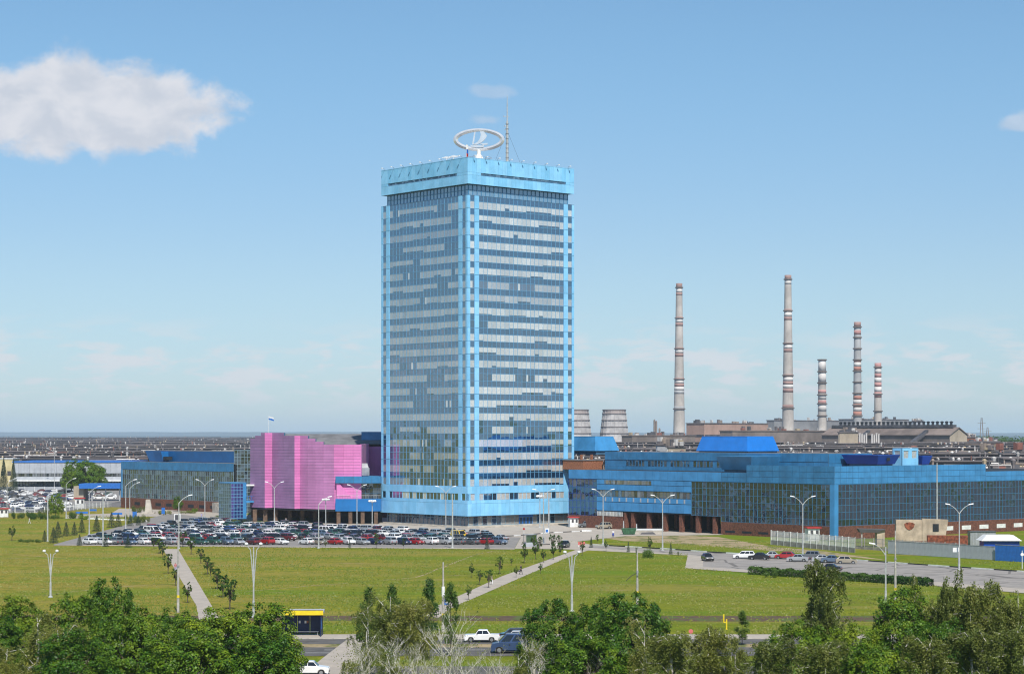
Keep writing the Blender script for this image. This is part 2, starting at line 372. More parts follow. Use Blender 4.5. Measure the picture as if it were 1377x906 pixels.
def track(name, pts, w, z):
    P = [Vector((*G(*p), 0)) for p in pts]; mb = MB(); L, Rr_ = [], []; rt = random.Random(len(pts) * 7 + int(w * 100))
    Q = [P[0]]
    for a, b in zip(P, P[1:]):
        for k in range(1, 13): Q.append(a.lerp(b, k / 12) + Vector((rt.uniform(-.25, .25), rt.uniform(-.25, .25), 0)))
    for i, p in enumerate(Q):
        d = (Q[min(i + 1, len(Q) - 1)] - Q[max(i - 1, 0)]).normalized(); n = Vector((-d.y, d.x, 0)); ww = w * rt.uniform(.5, 1.3) / 2; L.append(p + n * ww); Rr_.append(p - n * ww)
    for i in range(len(Q) - 1): mb.face([(*L[i].xy, z), (*L[i + 1].xy, z), (*Rr_[i + 1].xy, z), (*Rr_[i].xy, z)])
    tag(mb.build(name, MAT['sandy_soil']), kind='structure')
track('worn_track', [(330, 795), (420, 787), (560, 776), (640, 745), (668, 740)], .4, .010)
track('worn_track', [(800, 786), (900, 784.5), (1010, 790), (1120, 789)], .32, .010)
track('worn_track', [(20, 745), (110, 752), (215, 744)], .4, .010)
track('worn_track', [(60, 800), (140, 790), (246, 783)], .4, .010)
# the avenue in the foreground, in strips parallel to the picture
sheet('dug_strip', [(-140, 268.5), (-60, 270), (40, 268), (150, 272), (150, 277), (35, 276.5), (-50, 277), (-140, 279)], .012, 'dug_soil')
sheet('bus_stop_pavement', [(-150, 245), (150, 245), (150, 250.5), (-150, 250.5)], .05, 'paving')
sheet('bus_lane', [(-150, 239), (150, 239), (150, 245), (-150, 245)], .03, 'asphalt')
sheet('divider_strip', [(-150, 235.4), (150, 235.4), (150, 239), (-150, 239)], .012, 'sandy_soil')
sheet('avenue', [(-150, 226), (150, 226), (150, 235.4), (-150, 235.4)], .03, 'asphalt')
sheet('near_avenue', [(-150, 200), (150, 200), (150, 216), (-150, 216)], .03, 'asphalt')
sheet('crossing_path', gp([(468, 858.5), (495, 858.5), (484, 882), (462, 914), (398, 914), (436, 883)]), .045, 'paving')
def marking(pts): mb = MB(); mb.face([(x, y, .038) for x, y in pts]); return mb
lm = MB()
for k in range(-12, 13):
    for Y in (229.2, 232.4):
        x = k * 12 + (3 if Y > 230 else 0); lm.face([(x, Y, .036), (x + 6, Y, .036), (x + 6, Y + .18, .036), (x, Y + .18, .036)])
o = lm.build('lane_marking', MAT['white_paint']); o['kind'] = 'structure'

# kerbs: single stones, painted white and black in turn
def kerb(name, pts, step, w=.3, h=.16, paint=True, gap=.03):
    root = bpy.data.objects.new(name, None); C.objects.link(root); root['kind'] = 'structure'
    P = [Vector((*p, 0)) for p in pts]; L = [(P[i + 1] - P[i]).length for i in range(len(P) - 1)]
    def at(s):
        for i, l in enumerate(L):
            if s <= l or i == len(L) - 1: return P[i] + (P[i + 1] - P[i]) * (s / l), (P[i + 1] - P[i]).normalized()
            s -= l
    n = int(sum(L) / step)
    mk = MB(); mk.box(-step / 2 + gap, step / 2 - gap, -w / 2, w / 2, 0, h)
    ms = [mk.mesh('kerb_stone', MAT['white_paint' if paint else 'pale_concrete']), mk.mesh('kerb_stone', MAT['black_paint' if paint else 'pale_concrete'])]
    for k in range(n):
        c, d = at((k + .5) * step); o = link('kerb_stone', ms[k % 2], root); o.location = c; o.rotation_euler = (0, 0, math.atan2(d.y, d.x))
    return root
kerb('kerb_painted', gp([(797, 732.2), (896, 738), (950, 742), (1153, 753.2), (1252, 760.2), (1377, 768.6), (1400, 770.2)]), 5.2, .32, .2)
kerb('kerb_plaza', gp([(640, 723.2), (692, 720.5), (740, 716.5), (793, 713.8)]), 3.2, .35, .22)
kerb('kerb_avenue', [(-60, 245), (60, 245)], 3.0, .3, .15, False)
kerb('kerb_lot', gp([(700, 733.6), (762, 731.2)]), 4.0, .3, .18, True)

# tufts and weeds on the lawns: nobody could count them
def inside(P, poly):
    x, y = P[:, 0], P[:, 1]; r = np.zeros(len(P), bool); n = len(poly)
    for i in range(n):
        (x0, y0), (x1, y1) = poly[i], poly[(i + 1) % n]
        if y0 == y1: continue
        c = ((y0 > y) != (y1 > y)) & (x < (x1 - x0) * (y - y0) / (y1 - y0) + x0); r ^= c
    return r
# ------------------------------------------------------------------ the tower
DT = 537.0; TX = WX(629, DT)
tower = thing('office_tower', 'tall square tower of light blue panels and glass, highest building', 'tower', (TX, DT, 0), TH)
S = 37.0
FR = Face((0, 0), (1, 0), (0, -1)); FL = Face((0, 0), (0, 1), (-1, 0)); FB = Face((0, S), (1, 0), (0, 1)); FQ = Face((S, 0), (0, 1), (1, 0))
rng = random.Random(11)
mb = MB(); mb.box(.6, S - .6, .6, S - .6, 3.2, 86); mb.box(1.6, S - 1.6, 1.6, S - 1.6, .4, 3.2); mb.box(1.6, S - 1.6, 1.6, S - 1.6, 86, 89.2); mb.build('core', MAT['interior_dark'], tower)
Z0, Z1, NF = 10.74, 86.06, 22; FH = (Z1 - Z0) / NF
BAY = (S - 1.5) / 24
def tone(c, a, b): f = rng.uniform(a, b); return tuple(x * f for x in c)
dark = lambda k=1.0: tone(tuple(c * k for c in (.018, .044, .085)), .6, 1.3)
span = lambda: tone((.010, .045, .110), .7, 1.3)
blind = lambda: tone((.68, .67, .63), .85, 1.06)
for face, frac, fi in ((FR, .93, 0), (FL, .76, 1), (FB, .5, 2), (FQ, .5, 3)):
    detail = fi < 2
    bays = [k for k in range(24) if k not in (1, 22)]
    for n in range(NF):
        zb = Z0 + n * FH; zv0, zv1, zs1 = zb + .06, zb + 1.86, zb + FH - .04
        mv, ms = MB(), MB()
        # blinds are drawn in runs: one room, one state
        fl = frac * (rng.choice([1.2, 1.25, 1.15, .6, 1.1, 1.2]) if fi else rng.choice([1.2, 1.2, 1.08, 1.04, 1.02, .6]))
        if fi == 1: fl *= (.45 if n < 5 else .8 if n < 9 else 1.0)
        grey = rng.random() < .14
        state = rng.random() < fl; left = rng.randint(1, 5); lot = rng.choice([1, 1, 1, 1, .88]); tn = blind()
        for k in bays:
            if left == 0: state = rng.random() < fl; left = rng.randint(1, 6); lot = rng.choice([1, 1, 1, 1, .88, .7]); tn = blind()
            left -= 1
            s0, s1 = .75 + k * BAY + .04, .75 + (k + 1) * BAY - .04
            cv = tuple(c * (1 if fi == 0 else .62) for c in tn) if state else dark(1.25)  # blinds off the right face coloured dimmer, standing in for reflection on the glass
            cv = tone(cv, .80, 1.06)
            if grey: cv = tuple(.6 * c + .4 * g for c, g in zip(cv, (.20, .20, .24)))
            if state and (lot < 1 or rng.random() < .03):
                zc = zv0 + (zv1 - zv0) * (1 - (lot if lot < 1 else rng.uniform(.4, .8)))
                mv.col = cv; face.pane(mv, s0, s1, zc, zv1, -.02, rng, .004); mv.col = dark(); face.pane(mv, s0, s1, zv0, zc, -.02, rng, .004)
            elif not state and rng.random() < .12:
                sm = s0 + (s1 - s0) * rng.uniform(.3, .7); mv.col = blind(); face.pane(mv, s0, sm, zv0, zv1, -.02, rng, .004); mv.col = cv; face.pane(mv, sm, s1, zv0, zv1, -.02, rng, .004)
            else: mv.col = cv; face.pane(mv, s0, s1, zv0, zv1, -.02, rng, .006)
            ms.col = span(); face.pane(ms, s0, s1, zv1 + .06, zs1, -.02, rng, .006)
        mv.build('window_row', MAT['tower_glass'], tower); ms.build('spandrel_row', MAT['tower_glass'], tower)
    # mullions and transoms
    mg = MB()
    for k in range(25): face.box(mg, .75 + k * BAY - .045, .75 + k * BAY + .045, -.12, .05, Z0, Z1)
    for n in range(NF + 1): face.box(mg, .7, S - .7, -.12, .035, Z0 + n * FH - .045, Z0 + n * FH + .045)
    for n in range(NF): face.box(mg, .7, S - .7, -.12, .03, Z0 + n * FH + 1.86, Z0 + n * FH + 1.94)
    tag(mg.build('mullion_grid', MAT['mullion_blue'], tower), kind='stuff')
    # light blue pilasters, one panel a storey with open joints
    for s0, s1 in ((-.02 if fi % 2 == 0 else .0, .75), (.75 + BAY, .75 + 2 * BAY), (.75 + 22 * BAY, .75 + 23 * BAY), (S - .75, S)):
        mp = MB(); face.box(mp, s0 + .05, s1 - .05, -.3, .06, Z0, Z1); mp.build('pilaster_backing', MAT['panel_joint'], tower)
        for n in range(NF):
            mp = MB(); face.box(mp, s0, s1, -.1, .12, Z0 + n * FH + .045, Z0 + (n + 1) * FH - .045); mp.build('pilaster_panel', MAT['sky_blue_panel'], tower)
    # podium bands: upper band, window row, deep lower band
    mp = MB(); face.box(mp, -.2, S + .2, -.5, .12, 3.2, 10.7); mp.build('podium_backing', MAT['panel_joint'], tower)
    mp = MB(); N = 26; w = (S + .5) / N
    for k in range(N):
        a, b = -.25 + k * w + .02, -.25 + (k + 1) * w - .02
        for z0, z1 in ((8.9, 10.74), (6.35, 7.17), (3.1, 6.30)): mp = MB(); face.box(mp, a, b, -.3, .25, z0, z1); mp.build('podium_panel', MAT['sky_blue_panel'], tower)
    mp = MB()
    for k in range(24):
        a, b = .75 + k * BAY, .75 + (k + 1) * BAY
        if k in (1, 22): continue
        mp.col = blind() if rng.random() < (.5 if fi == 0 else .25) else dark()
        face.pane(mp, a + .05, b - .05, 7.2, 8.88, .13, rng, .004)
    mp.build('window_row', MAT['tower_glass'], tower)
    mp = MB()
    for s0, s1 in ((-.25, .75), (.75 + BAY, .75 + 2 * BAY), (.75 + 22 * BAY, .75 + 23 * BAY), (S - .75, S + .25)): face.box(mp, s0, s1, -.3, .25, 7.17, 8.9)
    for k in range(25): face.box(mp, .75 + k * BAY - .05, .75 + k * BAY + .05, -.1, .2, 7.17, 8.9)
    mp.build('podium_mullion', MAT['sky_blue_panel'], tower)
    # ground floor glazing, set back
    mp, mq = MB(), MB(); N = 22; w = (S - 2.4) / N
    for k in range(N):
        if fi == 0 and 11 <= k <= 13: continue
        a = 1.2 + k * w; mp.col = (.32, .31, .29) if (fi == 0 and rng.random() < .6) else dark(1.3)
        face.pane(mp, a + .05, a + w - .05, .5, 3.15, -1.2, rng, .01)
        face.box(mq, a - .05, a + .05, -1.3, -1.1, .5, 3.2)
    face.box(mq, 1.2, S - 1.2, -1.3, -1.08, 2.3, 2.38); face.box(mq, 1.2, S - 1.2, -1.3, -1.08, .5, .62)
    mp.build('lobby_window_row', MAT['lobby_glass'], tower); tag(mq.build('lobby_mullions', MAT['mullion_pale'], tower), kind='stuff')
mb = MB(); mb.box(-.6, S + .6, -.6, S + .6, 0, .28); mb.box(.3, S - .3, .3, S - .3, .28, .5); mb.build('plinth', MAT['pale_concrete'], tower)
mb = MB(); mb.box(-.15, S + .15, -.15, S + .15, 3.0, 3.2); mb.build('soffit', MAT['panel_joint'], tower)
# entrance doors on the sunny side
dw = (S - 2.4) / 22; d0 = 1.2 + 11 * dw
for k in range(4):
    mb = MB(); a = d0 + k * dw * .75; FR.box(mb, a + .04, a + dw * .75 - .04, -1.25, -1.1, .3, 2.5); dr = mb.build('entrance_door', MAT['blue_paint'], tower)
    mb = MB(); mb.col = (.05, .08, .12); FR.pane(mb, a + .22, a + dw * .75 - .22, .6, 2.3, -1.07); mb.build('door_pane', MAT['lobby_glass'], dr)
mb = MB(); FR.box(mb, d0 - .1, d0 + 3 * dw + .1, -1.3, -1.0, 2.5, 3.1); mb.build('door_head', MAT['blue_paint'], tower)
# recessed crown glazing below the cap
for fi, face in enumerate((FR, FL, FB, FQ)):
    mg, mq = MB(), MB(); N = 24; w = (S - 2.4) / N
    for k in range(N):
        a = 1.2 + k * w
        mg.col = tone((.10, .17, .25), .8, 1.2); face.pane(mg, a + .05, a + w - .05, 87.6, 89.0, -1.2, rng, .01)
        mg.col = tone((.18, .30, .40), .85, 1.15); face.pane(mg, a + .05, a + w - .05, 86.1, 87.5, -1.2, rng, .01)
        face.box(mq, a - .06, a + .06, -1.3, -1.05, 86.06, 89.1)
    face.box(mq, 1.1, S - 1.1, -1.3, -1.1, 87.48, 87.62)
    mg.build('crown_window_row', MAT['tower_glass'], tower); tag(mq.build('crown_mullions', MAT['mullion_deep'], tower), kind='stuff')
mb = MB(); mb.box(-.05, S + .05, -.05, S + .05, 86.0, 86.1); mb.build('ledge', MAT['panel_joint'], tower)
# cap
mb = MB(); mb.box(.1, S - .1, .1, S - .1, 89.05, 94.9); mb.build('cap_core', MAT['panel_joint'], tower)
mb = MB(); mb.box(.35, S - .35, .35, S - .35, 94.9, 95.0); mb.build('roof', MAT['grey_roof'], tower)
for fi, face in enumerate((FR, FL, FB, FQ)):
    mp = MB(); N = 25; w = (S + .1) / N
    for k in range(N):
        a, b = -.05 + k * w + .018, -.05 + (k + 1) * w - .018
        for z0, z1 in ((89.0, 91.28), (92.02, 95.7)) + (((91.31, 91.99),) if k < 3 or k >= N - 2 else ()): mp = MB(); face.box(mp, a, b, -.3, .06, z0, z1); mp.build('cap_panel', MAT['sky_blue_panel'], tower)
    mp = MB()
    for k in range(3, N - 2):
        if k % 5 == 4: continue
        a, b = -.05 + k * w + .05, -.05 + (k + 1) * w - .05
        mp.col = (.004, .005, .008) if rng.random() < .14 else tone((.10, .16, .22), .6, 1.3)
        face.pane(mp, a, b, 91.35, 91.95, -.1, rng, .006)
    mp.build('cap_window_row', MAT['tower_glass'], tower)
    mp = MB(); face.box(mp, -.05, S + .05, -.12, .10, 95.7, 95.82); mp.build('parapet_coping', MAT['sky_blue_panel'], tower)
    if fi < 2:
        for k in range(9):                     # floodlights on arms: their shadows rake down the cap
            s = 1.6 + k * 4.15 if fi == 0 else 2.2 + k * 4.15
            mp = MB(); mp.tube([face.p(s, -.2, 95.75), face.p(s, .35, 96.15), face.p(s, 1.0, 96.2)], .05, 6)
            fl = mp.build('floodlight_arm', MAT['grey_metal'], tower)
            mp = MB(); face.box(mp, s - .16, s + .16, .85, 1.2, 96.12, 96.36); mp.build('floodlight', MAT['lamp_white'], fl)
# roof plant
mb = MB(); mb.box(9, 21, 9, 21, 94.95, 96.5); mb.build('roof_plant_room', MAT['white_paint'], tower)
for (a, b, l) in ((2.5, 9, 2.2), (2.5, 12, 2.2)):
    mb = MB(); mb.box(a, a + .12, b, b + .12, 95, 97.0)
    for k in range(5): mb.tube([(a - .6, b - 1.2 + k * .6, 96.6 + .1 * k), (a + 1.2, b - 1.0 + k * .6, 97.2 + .1 * k)], .07, 5)
    mb.build('antenna_array', MAT['white_paint'], tower)

# emblem: an oval ring with a sailing boat, turning on a white base
em = thing('rooftop_emblem', 'chrome oval ring with a sailing boat emblem above the tower roof', 'emblem', (WX(644, 555), 555, 96.5))
ec = 102.8 - 96.5
def oval(rx, rz, th_, dy, n=56):
    """ring of rectangular section, thicker at the flanks"""
    mb = MB(); vs = []; fs = []
    for k in range(n):
        a = 2 * math.pi * k / n; ca, sa = math.cos(a), math.sin(a); t = th_ * (.62 + .38 * abs(ca)); d = dy * (.85 + .15 * abs(ca))
        for (rr, y) in ((0, -d * .35), (-t * .5, -d), (-t, -d * .35), (-t, d * .6), (-t * .5, d), (0, d * .6)):
            vs.append(((rx + rr) * ca, y, ec + (rz + rr) * sa))
    for k in range(n):
        for j in range(6): fs.append((k * 6 + j, k * 6 + (j + 1) % 6, ((k + 1) % n) * 6 + (j + 1) % 6, ((k + 1) % n) * 6 + j))
    mb.poly(vs, fs); return mb
oval(6.85, 3.0, 1.25, .6).build('ring', MAT['chrome'], em)
EX = lambda px: (px - 605) / 13.77 * .1986       # emblem drawing units
EZ = lambda py: ec - (py - 245) / 13.77 * .1986
def ribbon(front, d0, d1):
    mb = MB(); n = len(front) // 2
    for i in range(n - 1):
        a0, a1 = front[i], front[i + 1]; b0, b1 = front[-1 - i], front[-2 - i]
        q = [(EX(p[0]), EZ(p[1])) for p in (a0, a1, b1, b0)]
        mb.hexa([(x, d0, z) for x, z in q] + [(x, d1, z) for x, z in q])
    return mb
ribbon([(625, 95), (640, 150), (625, 220), (580, 285), (500, 335), (560, 342), (650, 300), (715, 240), (755, 175), (700, 95)], -.35, .35).build('sail', MAT['chrome'], em)
ribbon([(520, 95), (478, 330), (512, 330), (545, 95)], -.15, .15).build('mast', MAT['chrome'], em)
ribbon([(445, 345), (465, 385), (690, 390), (700, 352)], -.4, .4).build('hull', MAT['chrome'], em)
ribbon([(620, 318), (680, 345), (765, 338), (765, 305)], -.25, .3).build('stern', MAT['chrome'], em)
mb = MB(); mb.lathe([(3.6, .02), (3.6, .25), (1.6, .55), (1.2, 1.4), (.55, 2.4), (.5, ec - 2.6)], 16); mb.build('pedestal', MAT['white_paint'], em)
mb = MB()
for k in range(14):
    a = 2 * math.pi * k / 14; mb.tube([(3.3 * math.cos(a), 3.3 * math.sin(a), .2), (3.3 * math.cos(a), 3.3 * math.sin(a), 1.5)], .05, 5)
for z in (.9, 1.5): mb.tube([(3.3 * math.cos(a), 3.3 * math.sin(a), z) for a in [2 * math.pi * k / 20 for k in range(21)]], .045, 5)
mb.build('railing', MAT['grey_metal'], em)
# mast
am = thing('antenna_mast', 'tall thin grey antenna mast with guy wires on the tower roof', 'mast', (WX(682, 560), 560, 95))
mb = MB(); mb.tube([(0, 0, 1.6), (0, 0, 9.5), (0, 0, 13.5)], [.38, .34, .28], 8); mb.tube([(0, 0, 13.5), (0, 0, 17.5), (0, 0, 20.4)], [.17, .13, .06], 6); mb.build('pole', MAT['pole_metal'], am)
mb = MB()
for k in range(9): mb.lathe([(.46, 2.3 + k * 1.3), (.46, 2.42 + k * 1.3)], 8)
mb.build('mast_collar', MAT['grey_metal'], am)
for k in range(3):
    a = k * 2.094 + .5; mb = MB(); mb.tube([(0, 0, 2.6), (1.5 * math.cos(a), 1.5 * math.sin(a), .05)], .13, 6); mb.build('leg', MAT['grey_metal'], am)
    mb = MB(); mb.tube([(0, 0, 11.0), (5.2 * math.cos(a), 5.2 * math.sin(a), .05)], .035, 4); mb.build('guy_wire', MAT['wire'], am)
for z, l in ((14.8, .9), (12.2, .7), (11.2, .6)):
    mb = MB(); mb.tube([(-l, 0, z), (l * .6, 0, z)], .05, 5); mb.box(-l - .1, -l + .1, -.1, .1, z - .15, z + .15); mb.build('antenna', MAT['grey_metal'], am)
def flag(name, label, x, y, z, h, cols, L, Hh, ang):
    f = thing(name, label, 'flag', (x, y, z))
    mb = MB(); mb.tube([(0, 0, 0), (0, 0, h)], [.07, .04], 6); mb.build('flagpole', MAT['white_paint'], f)
    mb = MB(); n = 8; m = 6
    P = lambda i, j: (math.cos(ang) * L * i / n, math.sin(ang) * L * i / n + .18 * math.sin(i * 1.3) * i / n, h - .1 - Hh * j / m - .25 * L * (i / n) ** 1.5)
    for i in range(n):
        for j in range(m): mb.cur = min(len(cols) - 1, j * len(cols) // m); mb.face([P(i, j), P(i + 1, j), P(i + 1, j + 1), P(i, j + 1)])
    o = mb.build('cloth', [MAT[c] for c in cols], f); so = o.modifiers.new('thick', 'SOLIDIFY'); so.thickness = .02
flag('tower_flag', 'small white, blue and red flag hanging at the tower roof corner', WX(627, 545), 545, 95, 5.2, ['white_paint', 'blue_paint', 'red_paint'], .55, 3.4, .3)
# ------------------------------------------------------------------ low buildings round the tower
rng = random.Random(23)
def glazing(parent, face, s0, s1, zs, pitch, d, glass, mull, colf, mw=.07, rows='window_row', proud=.06, tilt=.02):
    n = max(1, round((s1 - s0) / pitch)); w = (s1 - s0) / n
    for j in range(len(zs) - 1):
        mp = MB()
        for k in range(n):
            mp.col = colf(j, (k + .5) / n); face.pane(mp, s0 + k * w + mw / 2, s0 + (k + 1) * w - mw / 2, zs[j] + mw / 2, zs[j + 1] - mw / 2, d, rng, tilt)
        mp.build(rows, MAT[glass], parent)
    mg = MB()
    for k in range(n + 1): face.box(mg, s0 + k * w - mw / 2, s0 + k * w + mw / 2, d - .1, d + proud, zs[0], zs[-1])
    for z in zs: face.box(mg, s0, s1, d - .1, d + proud * .8, z - mw / 2, z + mw / 2)
    tag(mg.build('mullion_grid', MAT[mull], parent), kind='stuff')
def cladding(parent, face, s0, s1, z0, z1, ps, pz, d, m, name='cladding', gap=.085, depth=.12):
    nb = MB(); face.box(nb, s0 + .02, s1 - .02, d - .3, d - depth * .45, z0 + .02, z1 - .02); nb.build(name + '_backing', MAT['panel_joint'], parent)
    ns, nz = max(1, round((s1 - s0) / ps)), max(1, round((z1 - z0) / pz)); w, h = (s1 - s0) / ns, (z1 - z0) / nz
    mb = MB()
    for i in range(ns):
        for j in range(nz): mb.col = tone((1, 1, 1), .92, 1.05); face.box(mb, s0 + i * w + gap / 2, s0 + (i + 1) * w - gap / 2, d - depth, d + rng.uniform(-.008, .008), z0 + j * h + gap / 2, z0 + (j + 1) * h - gap / 2)
    return mb.build(name, MAT[m], parent)
dk = lambda j=0, f=0: tone((.014, .022, .034), .6, 1.4)

# ---- east wing: long blue building right of the tower
KX, KY = 73.9, 476.5
east = thing('blue_glass_wing', 'long low blue building with dark glass walls right of the tower', 'building', (KX, KY, 0), TH)
EL = Face((0, 0), (0, 1), (-1, 0)); ER = Face((0, 0), (1, 0), (0, -1))
bv = lambda px: run_v(px, KX, KY); bu = lambda px: run_u(px, KX, KY)
b970, b1004, b930, b838, b803, b765 = bv(970), bv(1004), bv(930), bv(838), bv(803), bv(765)
u1325, uend = bu(1325), bu(1377) + 30
mb = MB(); mb.box(.5, uend, .5, b970, 0, 15); mb.box(.5, 20, b970, b838, 4.6, 14.9); mb.box(.5, 22, b838, b765, 0, 14.9); mb.build('core', MAT['interior_dark'], east)
mb = MB(); mb.box(.1, u1325 - .1, .1, b1004 - .1, 16.3, 16.5); mb.box(.1, 20, b1004 + .1, b765, 14.7, 14.85); mb.box(u1325, uend, .1, b970, 14.6, 14.75); mb.build('roof', MAT['grey_roof'], east)
ZS = [3.15, 4.6, 6.3, 7.9, 9.5, 11.1, 12.65]
glazing(east, EL, 1.3, b970, ZS, 1.32, 0, 'hall_glass', 'mullion_deep', dk, mw=.055)
glazing(east, ER, 1.3, uend, ZS, 1.30, 0, 'hall_glass', 'mullion_deep', dk, mw=.055)
glazing(east, EL, b970, b930, [4.35, 6.3, 7.9, 9.5, 11.1, 12.65], 1.32, 0, 'hall_glass', 'mullion_deep', dk, mw=.055)
glazing(east, EL, b803, b765, [3.2, 5.2, 7.0, 8.8, 10.6, 12.6], 1.5, 0, 'lobby_glass', 'navy_panel', dk)
cladding(east, EL, 0, b1004, 12.7, 16.9, 2.1, 1.4, .1, 'teal_blue_panel')
cladding(east, ER, -.1, u1325, 12.7, 16.9, 2.1, 1.4, .1, 'mid_blue_panel')
cladding(east, ER, u1325 + .02, uend, 12.7, 15.1, 2.1, 1.2, .1, 'mid_blue_panel')
cladding(east, EL, b1004 + .02, b970, 12.7, 15.05, 2.1, 1.2, .1, 'teal_blue_panel')
cladding(east, EL, b970 + .02, b765, 12.7, 15.05, 2.6, 2.4, .16, 'mid_blue_panel')
mb = MB(); EL.box(mb, 0, 1.28, -.6, .12, .02, 12.68); ER.box(mb, -.1, 1.28, -.6, .12, .02, 12.68); mb.build('corner_column', MAT['mid_blue_panel'], east)
# panelled stretch with ribbon windows
P0, P1 = b930 + .02, b803 - .02
for z0, z1, ps in ((4.65, 6.9, 2.6), (6.95, 8.25, 2.6), (9.95, 11.4, 2.6), (11.42, 12.66, 2.6)):
    cladding(east, EL, P0, P1, z0, z1, ps, 3, .12 + (z0 < 7) * .06, 'mid_blue_panel')
def ribbon_windows(s0, s1, z0, z1, name='ribbon_window'):
    n = round((s1 - s0) / 1.15); w = (s1 - s0) / n
    for k in range(n):
        mp = MB(); mp.col = tone((.07, .075, .075), .4, 2.4); EL.pane(mp, s0 + k * w + .06, s0 + (k + 1) * w - .06, z0, z1, .0, rng, .03); mp.build(name, MAT['lobby_glass'], east)
ribbon_windows(P0 + .6, P1 - 1, 8.3, 9.92); 
cladding(east, EL, P0, P1, 8.25, 9.95, 30, 3, -.05, 'panel_joint', 'ribbon_backing')
s = bv(905)
n = 26
for k in range(n):
    a = P0 + 14 + k * (P1 - P0 - 17) / n; mp = MB(); mp.col = tone((.09, .09, .085), .7, 2.6); EL.pane(mp, a, a + .82, 11.5, 12.5, .16, rng, .02); mp.build('ribbon_window', MAT['lobby_glass'], east)
for k in range(12):
    a = P0 + 2 + k * (P1 - P0 - 3) / 12; mb = MB(); EL.box(mb, a, a + .5, .0, .2, 7.1, 8.1); mb.build('square_vent', MAT['light_grey_sheet'], east)
cladding(east, EL, b838, b803, 12.69, 12.72, 30, 3, .1, 'panel_joint', 'trim')
# brick base and undercroft
def brickbox(face, s0, s1, d0, d1, z0, z1, name='brick_plinth'):
    mb = MB(); face.box(mb, s0, s1, d0, d1, z0, z1); return mb.build(name, MAT['brick'], east)
pl = brickbox(EL, 1.3, b970, -.6, .15, 0, 3.1)
brickbox(ER, 1.3, uend, -.6, .15, 0, 3.1)
for k in range(6):
    a = 4 + k * 5.4; mb = MB(); EL.box(mb, a, a + 3.2, .0, .17, .55, 1.05); mb.build('cellar_vent', MAT['interior_dark'], east)
for k in range(9):
    a = 26 + k * 7; mb = MB(); ER.box(mb, a, a + 3.6, .0, .17, 1.0, 2.0); mb.build('cellar_window', MAT['white_paint'], east)
brickbox(EL, b838, b765, -.6, .15, 0, 3.2)
mb = MB(); mb.col = (.2, .2, .19); n = 18
for k in range(n): a = b838 + (b803 - b838) * k / n; mb.col = blind(); EL.pane(mb, a + .05, a + (b803 - b838) / n - .05, 3.3, 4.5, .05, rng)
mb.build('window_row', MAT['lobby_glass'], east)
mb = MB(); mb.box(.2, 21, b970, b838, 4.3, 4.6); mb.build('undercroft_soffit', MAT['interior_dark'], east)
for k in range(6):
    a = b970 + (b838 - b970) * (k + .5) / 6
    for d in (0.2, 10, 19): mb = MB(); mb.box(d, d + 1.0, a - .75, a + .25, 0, 4.3); mb.build('brick_pillar', MAT['brick'], east)
mb = MB(); mb.hexa([(-.2, b838 - 1, 0), (12, b838 - 1, 0), (12, b838 - .4, 0), (-.2, b838 - .4, 0), (-.2, b838 - 1, 4.3), (12, b838 - 1, 4.3), (12, b838 - .4, 4.3), (-.2, b838 - .4, 4.3)]); mb.build('brick_wing_wall', MAT['brick'], east)
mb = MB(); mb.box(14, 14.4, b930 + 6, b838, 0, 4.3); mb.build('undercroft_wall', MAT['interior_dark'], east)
# set-back upper storey
SB = 13
ES = Face((SB, 0), (0, 1), (-1, 0))
mb = MB(); mb.box(SB + .4, SB + 16, 13.4, b765, 14.9, 19.4); mb.build('upper_core', MAT['interior_dark'], east)
cladding(east, ES, 13, b765, 17.55, 19.65, 2.4, 2.2, .1, 'teal_blue_panel', 'upper_cladding')
cladding(east, ES, 13, b970 - 2, 14.9, 17.5, 2.4, 2.6, .1, 'teal_blue_panel', 'upper_cladding')
cladding(east, ES, b970, b765, 14.9, 15.9, 2.4, 1.2, .1, 'teal_blue_panel', 'upper_cladding')
cladding(east, Face((SB, 13), (1, 0), (0, -1)), 0, 16, 14.9, 19.65, 2.4, 2.2, .1, 'teal_blue_panel', 'upper_cladding')
n = 40
for k in range(n):
    if k % 7 == 5: continue
    a = b970 + (b765 - b970 - 8) * k / n; mp = MB(); mp.col = dk(); ES.pane(mp, a + .1, a + 1.0, 15.95, 17.45, .0, rng, .02); mp.build('upper_window', MAT['hall_glass'], east)
mb = MB(); ES.box(mb, b970, b765, -.3, -.02, 15.9, 17.55); mb.build('upper_window_backing', MAT['teal_blue_panel'], east)
mb = MB(); mb.box(SB + .2, SB + 16, 13.2, b765, 19.4, 19.6); mb.build('upper_roof', MAT['grey_roof'], east)
def skylight(px0, pc, px1, Y, yb, yt, e, m, label, deep=None, flare=False):
    """prismatic roof lantern; pc is the near corner's pixel column"""
    x0 = WX(pc, Y); lv, lu = run_v(px0, x0, Y), run_u(px1, x0, Y); z0, z1 = WZ(yb, Y), WZ(yt, Y)
    mb = MB(); mb.taper(0, lu, 0, lv, z0, z1, e)
    t = thing('roof_lantern', label, 'roof lantern', (x0, Y, 0), TH)
    mb.build('hood', MAT[m], t)
    b2 = MB(); b2.box(.4 + max(0, -e) * .3, lu - .4, .4, lv - .4, z0 - 1.0, z0 - .02); b2.build('base', MAT['panel_joint'], t)
    b3 = MB(); b3.taper(-e * .96 + .0 if e < 0 else -e, lu + e, -e, lv + e, z1 + .005, z1 + .12, .0); b3.build('lid', MAT[m], t)
    return t, lu, lv, z0, z1
skylight(936, 1005, 1048, 528, 606.5, 587, -1.1, 'royal_blue_panel', 'bright blue prism hood narrowing upwards on the blue wing roof')
skylight(730, 800, 833, 575, 606, 587, -1.2, 'mid_blue_panel', 'light blue prism hood on the roof right beside the tower')
